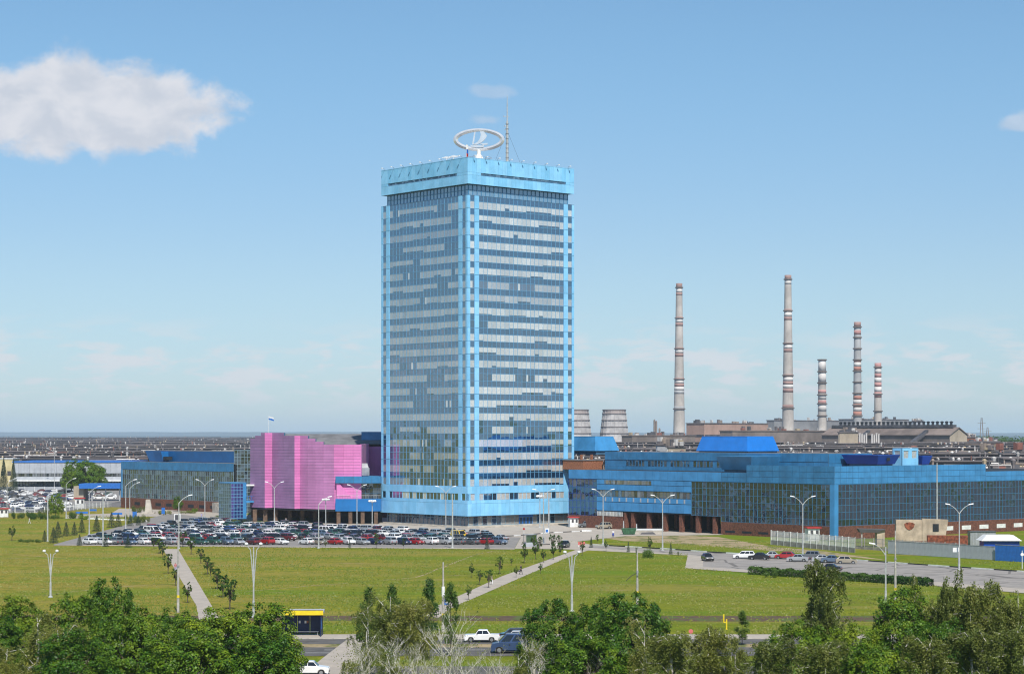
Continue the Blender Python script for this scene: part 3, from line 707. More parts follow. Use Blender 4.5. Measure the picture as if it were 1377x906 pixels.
skylight(971, 1010, 1060, 501, 632, 614, 1.0, 'teal_blue_panel', 'blue box flaring upwards above the wing glass wall')
t, lu, lv, z0, z1 = skylight(1139, 1180, 1203, 489.5, 624, 612, .9, 'navy_panel', 'dark blue boat-shaped box on the roof near the wing corner')
mb = MB(); mb.box(lu * .4, lu * .55, -.92, -.75, (z0 + z1) / 2 - .3, (z0 + z1) / 2 + .5); mb.build('porthole', MAT['interior_dark'], t)
skylight(1236, 1240, 1249, 502, 624, 613, .6, 'navy_panel', 'small dark blue boat-shaped box right of the roof cabin')
Yc = 497; xc = WX(1213, Yc); lv, lu = run_v(1200, xc, Yc), run_u(1235, xc, Yc)
cab = thing('roof_cabin', 'light blue square cabin with three openings on the blue wing roof', 'cabin', (xc, Yc, 0), TH)
zc0, zc1 = 16.55, WZ(602.5, Yc)
for (f, L, no) in ((Face((0, 0), (1, 0), (0, -1)), lu, 2), (Face((0, 0), (0, 1), (-1, 0)), lv, 1), (Face((0, lv), (1, 0), (0, 1)), lu, 2), (Face((lu, 0), (0, 1), (1, 0)), lv, 1)):
    mb = MB(); f.box(mb, 0, L, -.2, 0, zc0, zc0 + (zc1 - zc0) * .45); f.box(mb, 0, L, -.2, 0, zc1 - .6, zc1)
    w = L / no
    for k in range(no + 1): f.box(mb, max(0, k * w - w * .2), min(L, k * w + w * .2), -.2, .0, zc0 + (zc1 - zc0) * .45, zc1 - .6)
    mb.build('wall', MAT['sky_blue_panel'], cab)
    mb = MB(); mb.col = (.45, .46, .47)
    for k in range(no): f.pane(mb, k * w + w * .2, (k + 1) * w - w * .2, zc0 + (zc1 - zc0) * .45, zc1 - .6, -.12)
    mb.build('window', MAT['lobby_glass'], cab)
mb = MB(); mb.box(.2, lu - .2, .2, lv - .2, zc1 - .3, zc1 - .1); mb.build('roof', MAT['mid_blue_panel'], cab)
# orange brick hut on the roof next to the tower
Yh = 552; xh = WX(784, Yh)
hut = thing('brick_hut', 'orange brick hut with chimney stubs on the roof beside the tower', 'hut', (xh, Yh, 0), TH)
mb = MB(); lu, lv = run_u(811, xh, Yh), 8; mb.box(0, lu, 0, lv, 14.9, WZ(619, Yh)); mb.build('wall', MAT['orange_brick'], hut)
mb = MB(); mb.box(-.15, lu + .15, -.15, lv, WZ(619, Yh), WZ(618, Yh)); mb.build('roof', MAT['grey_roof'], hut)
for a in (.3, lu * .55): mb = MB(); mb.box(a, a + .5, 1, 1.5, WZ(618, Yh), WZ(611, Yh)); mb.build('chimney', MAT['orange_brick'], hut)

# ---- west lobby building
LX, LY = WX(163, 691), 691.0
L0 = run_v(314, LX, LY)          # negative: the wall runs forward to the right
west = thing('glass_lobby_building', 'blue building with greenish glass wall and brick base left of the pink hall', 'building', (LX, LY, 0), TH)
WL = Face((0, 0), (0, -1), (-1, 0)); LW = -L0
mb = MB(); mb.box(.5, 22, -LW, 0, 0, 15); mb.box(9, 22, -LW, -2, 15, 18.5); mb.build('core', MAT['interior_dark'], west)
gl = lambda j, f: tone((.040, .062, .060), .5, 1.5)
glazing(west, WL, 1.0, LW, [3.45, 5.0, 6.5, 8.0, 9.6, 11.2, 12.7], 1.25, 0, 'lobby_glass', 'mullion_pale', gl, mw=.06, tilt=.03)
cladding(west, WL, 0, LW, 12.75, 15.35, 1.25, 2.8, .12, 'teal_blue_panel')
mb = MB(); WL.box(mb, 0, .98, -.6, .12, 2.6, 12.74); mb.build('corner_column', MAT['mid_blue_panel'], west)
mb = MB(); WL.box(mb, .2, LW, -.4, .18, 0, 3.4); mb.build('brick_plinth', MAT['brick'], west)
for k in range(9):
    a = 9 + k * 6.6; mb = MB(); WL.box(mb, a, a + 3.4, 0, .2, 1.1, 2.1); mb.build('plinth_window', MAT['interior_dark'], west)
mb = MB(); mb.hexa([(9, -LW, 15.35), (22, -LW, 15.35), (22, -3, 15.35), (9, -3, 15.35), (8.4, -LW, 18.8), (22, -LW, 18.8), (22, -1.2, 18.8), (8.4, -1.2, 18.8)]); mb.build('upper_storey', MAT['deep_blue_panel'], west)
mb = MB(); mb.hexa([(6.5, -16, 15.35), (8.6, -16, 15.35), (8.6, -11, 15.35), (6.5, -11, 15.35), (5.6, -16, 18.6), (8.4, -16, 18.6), (8.4, -11, 18.6), (5.6, -11, 18.6)]); mb.build('bay', MAT['deep_blue_panel'], west)
mb = MB(); mb.box(6.2, 8.3, -18.6, -16.4, 15.9, 17.0); mb.build('bay_opening', MAT['interior_dark'], west)
mb = MB(); mb.box(.2, 22, -LW, 0, 15.05, 15.25); mb.box(8.6, 22, -LW, -1.3, 18.82, 18.95); mb.build('roof', MAT['grey_roof'], west)
# steps up to the lobby
mb = MB()
for k in range(8): mb.box(-2.6 - .0, -.2, -LW + 3.5 + k * .45, -LW + 8, k * .4, k * .4 + .4)
mb.build('outside_stair', MAT['concrete'], west)
# dark glass link with white grid
Yk = 640; xk = WX(315, Yk)
lk = thing('glass_link_block', 'dark glass block with white grid between blue lobby and pink hall', 'building', (xk, Yk, 0), 0)
LF = Face((0, 0), (1, 0), (0, -1)); lw = WX(342, Yk) - xk
mb = MB(); mb.box(.1, lw, .2, 12, 0, WZ(605, Yk)); mb.build('core', MAT['interior_dark'], lk)
zt = WZ(605, Yk); glazing(lk, LF, 0, lw, [zt * k / 18 for k in range(0, 19)], 1.02, 0, 'lobby_glass', 'mullion_pale', dk, mw=.10)
# stair tower of glass
Ys = 575; xs = WX(310.5, Ys)
st = thing('glass_stair_tower', 'small glazed stair tower with blue edge before the pink hall', 'stair tower', (xs, Ys, 0), TH)
sv, su, zt = run_v(294.5, xs, Ys), run_u(331, xs, Ys), WZ(650, Ys)
mb = MB(); mb.box(.3, su - .3, .3, sv - .3, 0, zt - .1); mb.build('core', MAT['interior_dark'], st)
zz = [.1 + (zt - .1) * k / 11 for k in range(12)]
glazing(st, Face((0, 0), (0, 1), (-1, 0)), 0, sv, zz, .95, 0, 'hall_glass', 'mullion_pale', lambda j, f: (.10, .14, .16), mw=.12)
glazing(st, Face((0, 0), (1, 0), (0, -1)), 0, su - 1.0, zz, 1.0, 0, 'lobby_glass', 'mullion_blue', lambda j, f: ((.07, .06, .24) if f < .35 else (.02, .035, .15)), mw=.12)
mb = MB(); mb.box(su - 1.0, su, -.15, sv, 0, zt + .1); mb.build('edge_column', MAT['mid_blue_panel'], st)
mb = MB(); mb.box(-.1, su, -.1, sv, zt + .1, zt + .3); mb.build('roof', MAT['mid_blue_panel'], st)
br = thing('link_bridge', 'short bridge with white canopy from stair tower to pink hall', 'bridge', (xs + su * UX - .3, Ys + su * UY, 0), TH - .35)
mb = MB(); mb.box(0, 3.6, 0, 2.4, WZ(676, Ys), WZ(673.5, Ys)); mb.build('deck', MAT['mid_blue_panel'], br)
mb = MB(); mb.box(0, 3.6, -.2, 2.6, WZ(653.5, Ys), WZ(651.5, Ys)); mb.build('canopy', MAT['white_paint'], br)
for k in range(5): mb = MB(); mb.tube([(.1 + k * .85, .05, WZ(673.5, Ys)), (.1 + k * .85, .05, WZ(653.5, Ys) if k in (0, 4) else WZ(667, Ys))], .05, 6); mb.build('rail_post', MAT['blue_paint'], br)
mb = MB(); mb.tube([(0, .05, WZ(667, Ys)), (3.6, .05, WZ(667, Ys))], .05, 6); mb.build('handrail', MAT['blue_paint'], br)

# ---- pink hall
pk = thing('pink_hall', 'pink panelled windowless hall on dark pillars left of the tower', 'building', (0, 0, 0))
PD = 575.0; x356 = WX(356, PD)
pt = {}
p1 = (x356, PD)
def go(p, px, ang):                # walk from p at heading ang (radians from +x) to pixel column px
    k = (px - CX) / FPX; c, s_ = math.cos(ang), math.sin(ang); t = (k * p[1] - p[0]) / (c - k * s_); return (p[0] + c * t, p[1] + s_ * t)
aL, aR = math.atan2(-UX, UY), TH
p0 = go(p1, 336.5, aL + math.pi)
p2 = go(p1, 366, aR); p3 = go(p2, 396, aL); p4 = go(p3, 403.5, aR)
E = [p4]; hs = [-44, -36, -30, -24, -14, 2, 14]; pxs = [414, 424, 435, 449, 462, 475, 486]
for px, h in zip(pxs, hs): E.append(go(E[-1], px, R(h)))
segs = [(p0, p1, [(336.5, 588), (343, 584), (351, 580)]), (p1, p2, [(356, 580)]), (p2, p3, [(366, 580), (381.5, 584)]), (p3, p4, [(396, 584)])]
etop = [584, 588, 592, 596.5, 596.5, 596.5, 596.5]
for i in range(7): segs.append((E[i], E[i + 1], [(None, etop[i])]))
CHs = .80; ZB = 3.9
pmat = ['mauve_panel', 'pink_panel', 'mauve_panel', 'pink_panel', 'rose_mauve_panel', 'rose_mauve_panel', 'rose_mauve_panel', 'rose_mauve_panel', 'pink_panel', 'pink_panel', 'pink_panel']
ztop = lambda y: ZB + round((WZ(y, PD) - ZB) / CHs) * CHs
for a, b, tops in segs:
    d = Vector((b[0] - a[0], b[1] - a[1])); L = d.length; d /= L; n = (d.y, -d.x)
    f = Face(a, d, n); mb, back = MB(), MB()
    # spans of equal height along this face
    sp = []
    for i, (px, y) in enumerate(tops):
        s0 = 0 if i == 0 else sp[-1][1]
        if i + 1 < len(tops): q = go(a, tops[i + 1][0], math.atan2(d.y, d.x)); s1 = (Vector(q) - Vector(a)).length
        else: s1 = L
        sp.append((s0, s1, ztop(y)))
    for s0, s1, zt in sp:
        f.box(back, s0 + .12, s1 - .12, -.6, -.06, ZB, zt - .05)
        k = 0; z = ZB
        while z < zt - .1:
            np_ = max(1, round((s1 - s0) / 3.0)); w = (s1 - s0) / np_
            for q in range(np_): mb.col = tone((1, 1, 1), .94, 1.04); f.box(mb, s0 + q * w + .012, s0 + (q + 1) * w - .012, -.07, rng.uniform(-.01, .01), z + .028, z + CHs - .028)
            z += CHs
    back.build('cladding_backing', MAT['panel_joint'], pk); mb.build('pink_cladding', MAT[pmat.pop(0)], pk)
# deep body behind the cladding: end wall and pitched roof stand far back, in the tower's shade
e7 = E[-1]; zE = ztop(596.5); rw = (e7[0] - 1.2, 611.0)
def wall2(name, a, b, z0, z1, m, th=.5):
    d = Vector((b[0] - a[0], b[1] - a[1])).normalized(); f = Face(a, d, (d.y, -d.x)); mb = MB(); f.box(mb, 0, (Vector(b) - Vector(a)).length, -th, 0, z0, z1); return mb.build(name, MAT[m], pk)
wall2('side_wall', e7, rw, ZB, zE, 'pink_panel')
zW = WZ(597, 611); rb = (WX(525, 611), 611.0)
wall2('end_wall', (rw[0] + .02, rw[1]), rb, ZB, zW, 'pink_panel')
back_ = [(rb[0], 655), (WX(345, 655), 655), (p0[0] - 2, p0[1] + 20)]
front = [p0, p1, p2, p3] + E + [rw]
inner = [(x + .2, y + .7) for x, y in front[:-2]] + [(e7[0] - .6, e7[1] + .6), (rw[0] - .6, rw[1] + .6), (rb[0], rb[1] + .6)]
mb = MB(); mb.prism(inner + back_, ZB, 20.8); mb.build('core', MAT['panel_joint'], pk)
zr = WZ(583.2, 626); xl, xr = WX(352, 626), WX(530, 626)
mb = MB()
mb.poly([(WX(352, 611), 611, zW), (rb[0], 611, zW), (xr, 626, zr), (xl, 626, zr), (xr, 641, zW), (xl, 641, zW), (WX(352, 611), 611, 20.7), (rb[0], 611, 20.7), (xr, 641, 20.7), (xl, 641, 20.7)], [(0, 1, 2, 3), (3, 2, 4, 5), (0, 6, 7, 1), (1, 7, 8, 4, 2), (0, 3, 5, 9, 6), (5, 4, 8, 9)])
mb.build('roof', MAT['grey_roof'], pk)
mb = MB(); x0 = WX(486, 617); mb.box(x0, WX(525, 617), 617, 622, 20.8, WZ(580.3, 617)); mb.build('stair_head', MAT['mid_blue_panel'], pk)
# undercroft: slab, brown pillars and shaded rear wall
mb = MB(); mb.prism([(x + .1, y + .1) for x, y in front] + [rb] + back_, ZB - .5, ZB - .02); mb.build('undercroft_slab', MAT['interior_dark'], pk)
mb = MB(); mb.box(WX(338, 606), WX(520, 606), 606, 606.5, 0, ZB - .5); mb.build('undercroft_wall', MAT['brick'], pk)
for i, px in enumerate((339, 353, 367, 386, 403, 420, 437)):
    y = 575 - (i > 3) * 2.5; x = WX(px, y)
    mb = MB(); mb.box(x, x + 1.1, y + 1.6, y + 2.7, 0, ZB - .5); mb.build('pillar', MAT['brown_pillar'], pk)
flag('hall_flag', 'small white and blue flag flying above the pink hall', WX(361, 590), 590, 22, WZ(559, 590) - 22, ['white_paint', 'blue_paint'], 1.6, 1.0, .4)
# ---- blue annex between hall and tower
Ya = 561.5; xa = WX(451, Ya)
ax = thing('blue_annex', 'blue two-band annex on brown pillars between pink hall and tower', 'building', (xa, Ya, 0), 0)
aw = WX(512, Ya) - xa; wz = lambda y: WZ(y, Ya)
AF = Face((0, 0), (1, 0), (0, -1))
mb = MB(); mb.box(0, aw, 0, 14, wz(687), wz(670.5)); mb.build('lower_band', MAT['deep_blue_panel'], ax)
cladding(ax, AF, 0, aw, wz(649.5), wz(640), 2.4, 3, .1, 'teal_blue_panel', 'upper_band')
mb = MB(); mb.box(0, aw, 0, 14, wz(649.5), wz(640.5)); mb.build('upper_block', MAT['teal_blue_panel'], ax)
mb = MB(); mb.box(3.6, aw, 1.6, 14, wz(670.5), wz(649.5)); mb.build('core', MAT['interior_dark'], ax)
glazing(ax, Face((0, 1.55), (1, 0), (0, -1)), 3.6, aw, [wz(670.5), wz(663), wz(656), wz(649.6)], 1.1, 0, 'lobby_glass', 'panel_joint', dk)
mb = MB(); mb.hexa([(.3, .3, wz(670.5)), (4.6, .3, wz(670.5)), (4.6, 1.4, wz(670.5)), (.3, 1.4, wz(670.5)), (.3, .3, wz(649.6)), (1.0, .3, wz(649.6)), (1.0, 1.4, wz(649.6)), (.3, 1.4, wz(649.6))]); mb.build('slanted_fin', MAT['pink_panel'], ax)
for px in (452.5, 468.5, 485, 503): mb = MB(); x = WX(px, Ya) - xa; mb.box(x, x + 1.0, .3, 1.3, 0, wz(687)); mb.build('pillar', MAT['brown_pillar'], ax)
mb = MB(); mb.box(0, aw, 6, 6.4, 0, wz(687)); mb.build('rear_wall', MAT['interior_dark'], ax)
mb = MB()
for k in range(28): mb.tube([(.2 + k * aw / 28, .1, wz(670.5)), (.2 + k * aw / 28, .1, wz(666))], .03, 4)
mb.tube([(0, .1, wz(666)), (aw, .1, wz(666))], .04, 5); mb.build('balcony_railing', MAT['grey_metal'], ax)
hv = thing('air_handling_unit', 'grey metal air handling unit on the annex roof beside tower', 'air unit', (WX(484, 566), 566, wz(640)), .2)
mb = MB(); mb.box(0, 2.6, 0, 2.4, .15, 2.2); mb.build('body', MAT['grey_metal'], hv)
mb = MB(); mb.hexa([(.2, .2, 2.2), (2.4, .2, 2.2), (2.4, 2.2, 2.2), (.2, 2.2, 2.2), (.5, .5, 3.4), (2.1, .5, 3.4), (2.1, 2, 3.4), (.5, 2, 3.4)]); mb.build('cowl', MAT['grey_metal'], hv)
mb = MB()
for k in range(5): mb.box(.2, 2.4, -.06, .02, .5 + k * .32, .62 + k * .32)
mb.build('louvre', MAT['light_grey_sheet'], hv)
mb = MB(); mb.box(.1, .3, .1, 2.3, 0, .15); mb.box(2.3, 2.5, .1, 2.3, 0, .15); mb.build('skid', MAT['grey_metal'], hv)

# ------------------------------------------------------------------ the works behind: halls, chimneys, cooling towers, hills
rng = random.Random(31)
mat('hall_roof', (.165, .145, .145), .9, 0, .25, .03, .1, 1)
mat('hall_wall', (.20, .165, .145), .9, 0, .2, .05)
mat('hall_wall_pink', (.36, .235, .185), .9, 0, .12, .06, streak=.3)
mat('hall_wall_grey', (.23, .23, .235), .9, 0, .15, .05, streak=.2)
mat('hall_wall_beige', (.38, .32, .24), .9, 0, .12, .08, streak=.2)
mat('hall_roof_brown', (.19, .15, .13), .9, 0, .18, .06)
mat('monitor_glass', (.08, .078, .085), .4, 0, .3, .15)
mat('clutter', (1, 1, 1), .7, 0, .2, .3, attr=True)
mat('chimney_concrete', (.46, .42, .38), .9, 0, .12, .05, streak=.35)
mat('chimney_grey', (.38, .38, .38), .9, 0, .12, .06, streak=.3)
mat('chimney_red', (.33, .205, .18), .85, 0, .12, .1, streak=.2)
mat('chimney_bright_red', (.43, .20, .15), .85, 0, .12, .1, streak=.2)
mat('chimney_pink', (.47, .25, .23), .85, 0, .12, .1, streak=.2)
mat('chimney_white', (.60, .57, .54), .85, 0, .1, .1, streak=.25)
mat('cooling_sheet', (.44, .42, .41), .85, 0, .15, .12, streak=.4)
mat('yellow_render', (.58, .50, .27), .85, 0, .08, .3)
mat('faded_sheet', (.40, .335, .315), .85, 0, .12, .12, streak=.3)
PAL = [(.62, .60, .57)] * 8 + [(.34, .27, .22)] * 5 + [(.18, .16, .16)] * 6 + [(.30, .12, .09)] * 2 + [(.5, .40, .26)] * 2 + [(.09, .09, .1)] * 7
def clutter(parent, n, x0, x1, y0, y1, z, hmax=3.0):
    mb = MB()
    for _ in range(n):
        y = y0 + (y1 - y0) * rng.random(); kx0, kx1 = x0 * y, x1 * y; x = rng.uniform(kx0, kx1)
        mb.col = tone(rng.choice(PAL), .7, 1.2); t = rng.random()
        if t < .30: w = rng.uniform(.5, 1.1); mb.lathe([(w * .5, z), (w * .5, z + rng.uniform(1.0, hmax)), (w * .85, z + hmax + .05), (w * .3, z + hmax + .5)], 6, x, y)
        elif t < .5: w = rng.uniform(.25, .4); h = rng.uniform(2, hmax * 1.5); mb.box(x, x + w, y, y + w, z, z + h)
        elif t < .85: w = rng.uniform(1.5, 7); d = rng.uniform(1.5, 4); mb.box(x, x + w, y, y + d, z, z + rng.uniform(.5, hmax * .6))
        else:
            w = rng.uniform(6, 22); h = rng.uniform(.8, 1.8); mb.tube([(x, y, z + h), (x + w, y, z + h)], .28, 5)
            for k in range(4): mb.box(x + w * k / 3, x + w * k / 3 + .2, y - .1, y + .1, z, z + h)
    return tag(mb.build('roof_vents', MAT['clutter'], parent), kind='stuff')
def hall(name, label, kx0, kx1, y0, y1, z, nmon, nclut, hmax=3.0, wallm='hall_wall', mon=True, roofm='hall_roof'):
    """flat-roofed shop running across the view between two view angles (x/y); monitors are long roof lights"""
    h = thing(name, label, 'factory', (0, 0, 0), 0, 'factory halls of the works')
    mb = MB(); mb.hexa([(kx0 * y0, y0, 0), (kx1 * y0, y0, 0), (kx1 * y1, y1, 0), (kx0 * y1, y1, 0), (kx0 * y0, y0, z - .4), (kx1 * y0, y0, z - .4), (kx1 * y1, y1, z - .4), (kx0 * y1, y1, z - .4)]); mb.build('wall', MAT[wallm], h)
    mb = MB(); mb.hexa([(kx0 * y0 - .4, y0 - .4, z - .4), (kx1 * y0 + .4, y0 - .4, z - .4), (kx1 * y1, y1, z - .4), (kx0 * y1, y1, z - .4), (kx0 * y0 - .4, y0 - .4, z), (kx1 * y0 + .4, y0 - .4, z), (kx1 * y1, y1, z), (kx0 * y1, y1, z)]); mb.build('roof', MAT[roofm], h)
    n = int((kx1 - kx0) * y0 / 6); mb = MB()
    for k in range(n): a = kx0 * y0 + (kx1 - kx0) * y0 * k / n; mb.box(a + .5, a + 5.3, y0 - .06, y0 + .1, z * .38, z * .72)
    mb.build('window_band', MAT['monitor_glass'], h)
    for k in range(nmon):
        y = y0 + (y1 - y0) * (k + .35) / nmon; L = (kx1 - kx0) * y; a = kx0 * y
        while a < kx1 * y - 20:
            w = rng.uniform(60, 190); w = min(w, kx1 * y - a - 2); hz = rng.uniform(1.6, 3.0)
            mb = MB(); mb.cur = 0; mb.hexa([(a, y, z), (a + w, y, z), (a + w, y + 6, z), (a, y + 6, z), (a, y - .6, z + hz), (a + w, y - .6, z + hz), (a + w, y + 6.6, z + hz), (a, y + 6.6, z + hz)])
            mb.cur = 1; mb.box(a - .5, a + w + .5, y - 1.0, y + 7, z + hz, z + hz + .35); o = mb.build('roof_monitor', [MAT['monitor_glass'], MAT[roofm]], h); a += w + rng.uniform(6, 26)
    clutter(h, int(nclut * 3.2), kx0, kx1, y0 + 2, y1 - 2, z, hmax)
    return h
K = lambda px: (px - CX) / FPX
# left of the tower: halls one behind the other to the horizon
Ls = [(965, 1090, 11.0, 3, 160), (1110, 1290, 11.6, 3, 190), (1310, 1560, 12.0, 3, 190), (1590, 1960, 12.6, 3, 170), (2000, 2600, 13.2, 4, 170), (2650, 3500, 14.0, 4, 150), (3560, 5200, 16.5, 4, 130)]
for i, (a, b, z, nm, nc) in enumerate(Ls):
    hall('factory_hall', ['nearest', 'second nearest', 'third nearest', 'fourth nearest', 'fifth nearest', 'second farthest', 'farthest'][i] + ' flat brown factory roof left of the tower, dotted with vents', K(-330), K(636), a, b, z, nm, nc, 2.6 + i * .25)
# right of the tower
Rs = [(640, 740, 13.6, 3, 190, 640, 1700), (770, 900, 14.6, 3, 210, 640, 1700), (930, 1120, 15.4, 3, 210, 640, 1700), (1160, 1420, 16.6, 3, 180, 640, 1700)]
for i, (a, b, z, nm, nc, p0_, p1_) in enumerate(Rs):
    hall('factory_hall', ['nearest', 'second nearest', 'third nearest', 'farthest'][i] + ' flat brown factory roof behind the blue wing, full of vents', K(p0_), K(p1_), a, b, z, nm, nc, 2.6)
def block(label, pxl, pxc, pxr, Y, yt, m, roofm='hall_roof', cat='building', name='plant_building', bands=0, wins=None, slope=0.0):
    x0 = WX(pxc, Y); lv, lu = run_v(pxl, x0, Y), run_u(pxr, x0, Y); z = WZ(yt, Y)
    t = thing(name, label, cat, (x0, Y, 0), TH)
    mb = MB(); mb.box(0, lu, 0, lv, 0, z - .3); mb.build('wall', MAT[m], t)
    mb = MB(); mb.box(-.5, lu + .5, -.5, lv + .5, z - .3, z + .4); mb.build('roof', MAT[roofm], t)
    for k in range(bands):
        zb = z * (.42 + .5 * k / max(1, bands)); mb = MB(); mb.box(.5, lu - .5, -.25, .1, zb, zb + z * .05); mb.box(-.25, .1, .5, lv - .5, zb, zb + z * .05); mb.build('window_band', MAT['monitor_glass'], t)
    mb = MB()
    for _ in range(14): a = rng.uniform(1, lu - 2); b = rng.uniform(1, lv - 2); mb.col = rng.choice(PAL); mb.box(a, a + rng.uniform(1, 4), b, b + 2, z + .4, z + rng.uniform(1, 3.5))
    tag(mb.build('roof_vents', MAT['clutter'], t), kind='stuff')
    return t, lu, lv, z
block('pinkish beige power plant block behind the bright blue roof hood', 923, 947, 1033, 1750, 569, 'hall_wall_pink', bands=2)
block('grey slab building beside the tallest chimney', 1031, 1041, 1135, 2150, 565, 'hall_wall_grey', bands=1)
block('grey boiler house behind the three shorter chimneys', 1128, 1150, 1222, 2150, 563.5, 'hall_wall_grey', bands=2)
block('small white block at the end of the boiler house', 1222, 1229, 1243, 2100, 566.5, 'light_grey_sheet')
block('long low grey brown hall left of the gabled hall', 968, 985, 1128, 1500, 579, 'hall_wall', 'hall_roof_brown', bands=1)
block('dark brown long roof left of the first chimney', 836, 850, 935, 1520, 585.5, 'hall_wall', 'hall_roof_brown', bands=1)
block('pale beige cube before the gabled hall', 1127, 1129, 1154, 1330, 581, 'hall_wall_beige')
block('low white building right of the gabled hall', 1300, 1303, 1344, 1480, 593.5, 'light_grey_sheet')
block('small orange brick building right of the gable end', 1296, 1301, 1314, 1520, 588, 'orange_brick')
block('cream rooftop box left of the bright blue hood', 897, 899, 922, 900, 600.5, 'hall_wall_beige')
block('white rooftop box left of the bright blue hood', 882, 884, 902, 905, 597.5, 'light_grey_sheet')
block('yellow cream box far right on the works roofs', 1317, 1319, 1339, 850, 606, 'hall_wall_beige')
block('long pale wall far right on the works roofs', 1336, 1338, 1420, 860, 606, 'light_grey_sheet')
# gabled hall
Yg = 1450; xg = WX(1277, Yg); lv, lu = run_v(1105, xg, Yg), run_u(1300, xg, Yg)
gh = thing('gabled_hall', 'long brown gabled hall with pale end wall below the chimneys', 'factory', (xg, Yg, 0), TH)
ze, zr = WZ(584.5, Yg), WZ(575, Yg)
mb = MB(); mb.prism([(0, 0), (lu, 0), (lu, lv), (0, lv)], 0, ze); mb.build('wall', MAT['hall_wall'], gh)
mb = MB(); mb.face([(-.2, -.2, 0), (lu + .2, -.2, 0), (lu + .2, -.2, ze), (lu / 2, -.2, zr), (-.2, -.2, ze)]); mb.face([(0, lv, ze), (lu, lv, ze), (lu / 2, lv, zr)]); mb.build('gable_wall', MAT['hall_wall_beige'], gh)
mb = MB()
for s in (0, 1):
    xe = -1 if s == 0 else lu + 1; mb.hexa([(xe, -1, ze - .4), (lu / 2, -1, zr), (lu / 2, lv, zr), (xe, lv, ze - .4), (xe, -1, ze), (lu / 2, -1, zr + .5), (lu / 2, lv, zr + .5), (xe, lv, ze)])
mb.build('roof', MAT['hall_roof_brown'], gh)
mb = MB(); mb.box(lu / 2 - 2, lu / 2 + 2, 3, lv - 3, zr + .2, zr + 2.2); mb.build('ridge_vent', MAT['monitor_glass'], gh)
for k in range(26): b = 6 + k * (lv - 12) / 26; mb = MB(); mb.lathe([(.9, zr + 2), (.9, zr + 3.6), (1.5, zr + 4.2), (.4, zr + 4.8)], 6, lu / 2, b); mb.build('ridge_cowl', MAT['interior_dark'], gh)
mb = MB(); mb.box(-.4, .1, 5, lv - 5, ze * .55, ze * .72); mb.build('window_band', MAT['monitor_glass'], gh)
for b0 in (20, lv * .62):
    mb = MB(); mb.hexa([(-26, b0 + 10, 6), (-26, b0 + 13, 6), (2, b0 + 3, ze + 1), (2, b0, ze + 1), (-26, b0 + 10, 8.5), (-26, b0 + 13, 8.5), (2, b0 + 3, ze + 3.5), (2, b0, ze + 3.5)]); mb.build('conveyor_gallery', MAT['monitor_glass'], gh)
    mb = MB(); mb.box(-26, -23.5, b0 + 10, b0 + 13, 0, 6); mb.box(-13, -12, b0 + 6, b0 + 7.5, 0, 12); mb.build('gallery_support', MAT['hall_wall'], gh)
for k in range(8):
    px = 1156 + (k if k < 4 else k + 1.5) * 3.0; x = WX(px, 1335); st_ = thing('white_vent_stack', ['first', 'second', 'third', 'fourth', 'fifth', 'sixth', 'seventh', 'eighth'][k] + ' from the left of the white stacks before the gabled hall', 'vent stack', (x, 1335, 0), 0, 'white vent stacks')
    mb = MB(); mb.lathe([(.55, 0), (.55, WZ(583 + (k % 3), 1335)), (.7, WZ(582.6 + (k % 3), 1335)), (.7, WZ(582 + (k % 3), 1335))], 8); mb.build('flue', MAT['chimney_white'], st_)
# chimneys
def chimney(label, px, Y, yt, rt, rb, bands, rings, m, yb=580):
    x = WX(px, Y); H = WZ(yt, Y); t = thing('factory_chimney', label, 'chimney', (x, Y, 0), 0, 'tall chimneys of the power plant')
    rad = lambda z: rb + (rt - rb) * (z / H) ** .75
    mb = MB(); mb.lathe([(rad(H * k / 14), H * k / 14) for k in range(15)], 24); mb.lathe([(rt * .8, H - .1), (rt * .8, H + .05)], 16); mb.build('shaft', MAT[m], t, True)
    for y0, y1, bm in bands:
        z1, z0 = WZ(y0, Y), WZ(y1, Y); mb = MB(); mb.lathe([(rad(z0) + .06, z0), (rad(z1) + .06, z1)], 24); mb.build('painted_band', MAT[bm], t, True)
    for y in rings:
        z = WZ(y, Y); mb = MB(); mb.lathe([(rad(z) + .1, z - .5), (rad(z) + 1.0, z - .2), (rad(z) + 1.0, z + .7), (rad(z) + .1, z + .8)], 20); mb.build('gallery_ring', MAT['hall_wall'], t)
RB, WB_ = 'chimney_red', 'chimney_white'
chimney('slim grey chimney farthest left, just right of the cooling towers', 913.3, 2137, 381, 3.15, 7.0, [(381, 387.5, RB), (388, 393.5, WB_), (393.5, 397, RB), (426, 428.3, RB), (428.5, 434, WB_), (434, 438.5, RB), (467, 469.3, RB), (469.5, 475, WB_), (475, 479.5, RB), (508, 510.5, RB), (511, 515.5, WB_), (515.5, 520, RB), (520, 525, WB_), (525, 529.5, 'chimney_grey'), (546, 550.5, 'chimney_grey')], [387, 428, 469, 510, 550], 'chimney_concrete')
chimney('tallest chimney, grey with brown and white bands', 1059.6, 2000, 370, 3.2, 6.7, [(370, 376, RB), (376.5, 382.5, WB_), (415.5, 419.5, RB), (420, 426, WB_), (426, 430.5, RB), (460.5, 463.5, RB), (464, 469, WB_), (469, 473.5, RB), (503, 507, RB), (507, 512.5, WB_), (512.5, 517, RB), (517, 522, WB_), (522, 527.5, RB), (544, 549, RB)], [376, 418, 462, 505, 549], 'chimney_concrete')
chimney('short weathered pale chimney right of the tallest one', 1105.5, 1900, 483, 3.4, 4.6, [(524, 528.5, 'chimney_pink'), (538, 543, 'chimney_pink'), (484, 500, 'chimney_white'), (501, 514, WB_), (530, 537, WB_), (544, 553, WB_)], [484, 500, 515, 531, 543, 559], 'chimney_concrete')
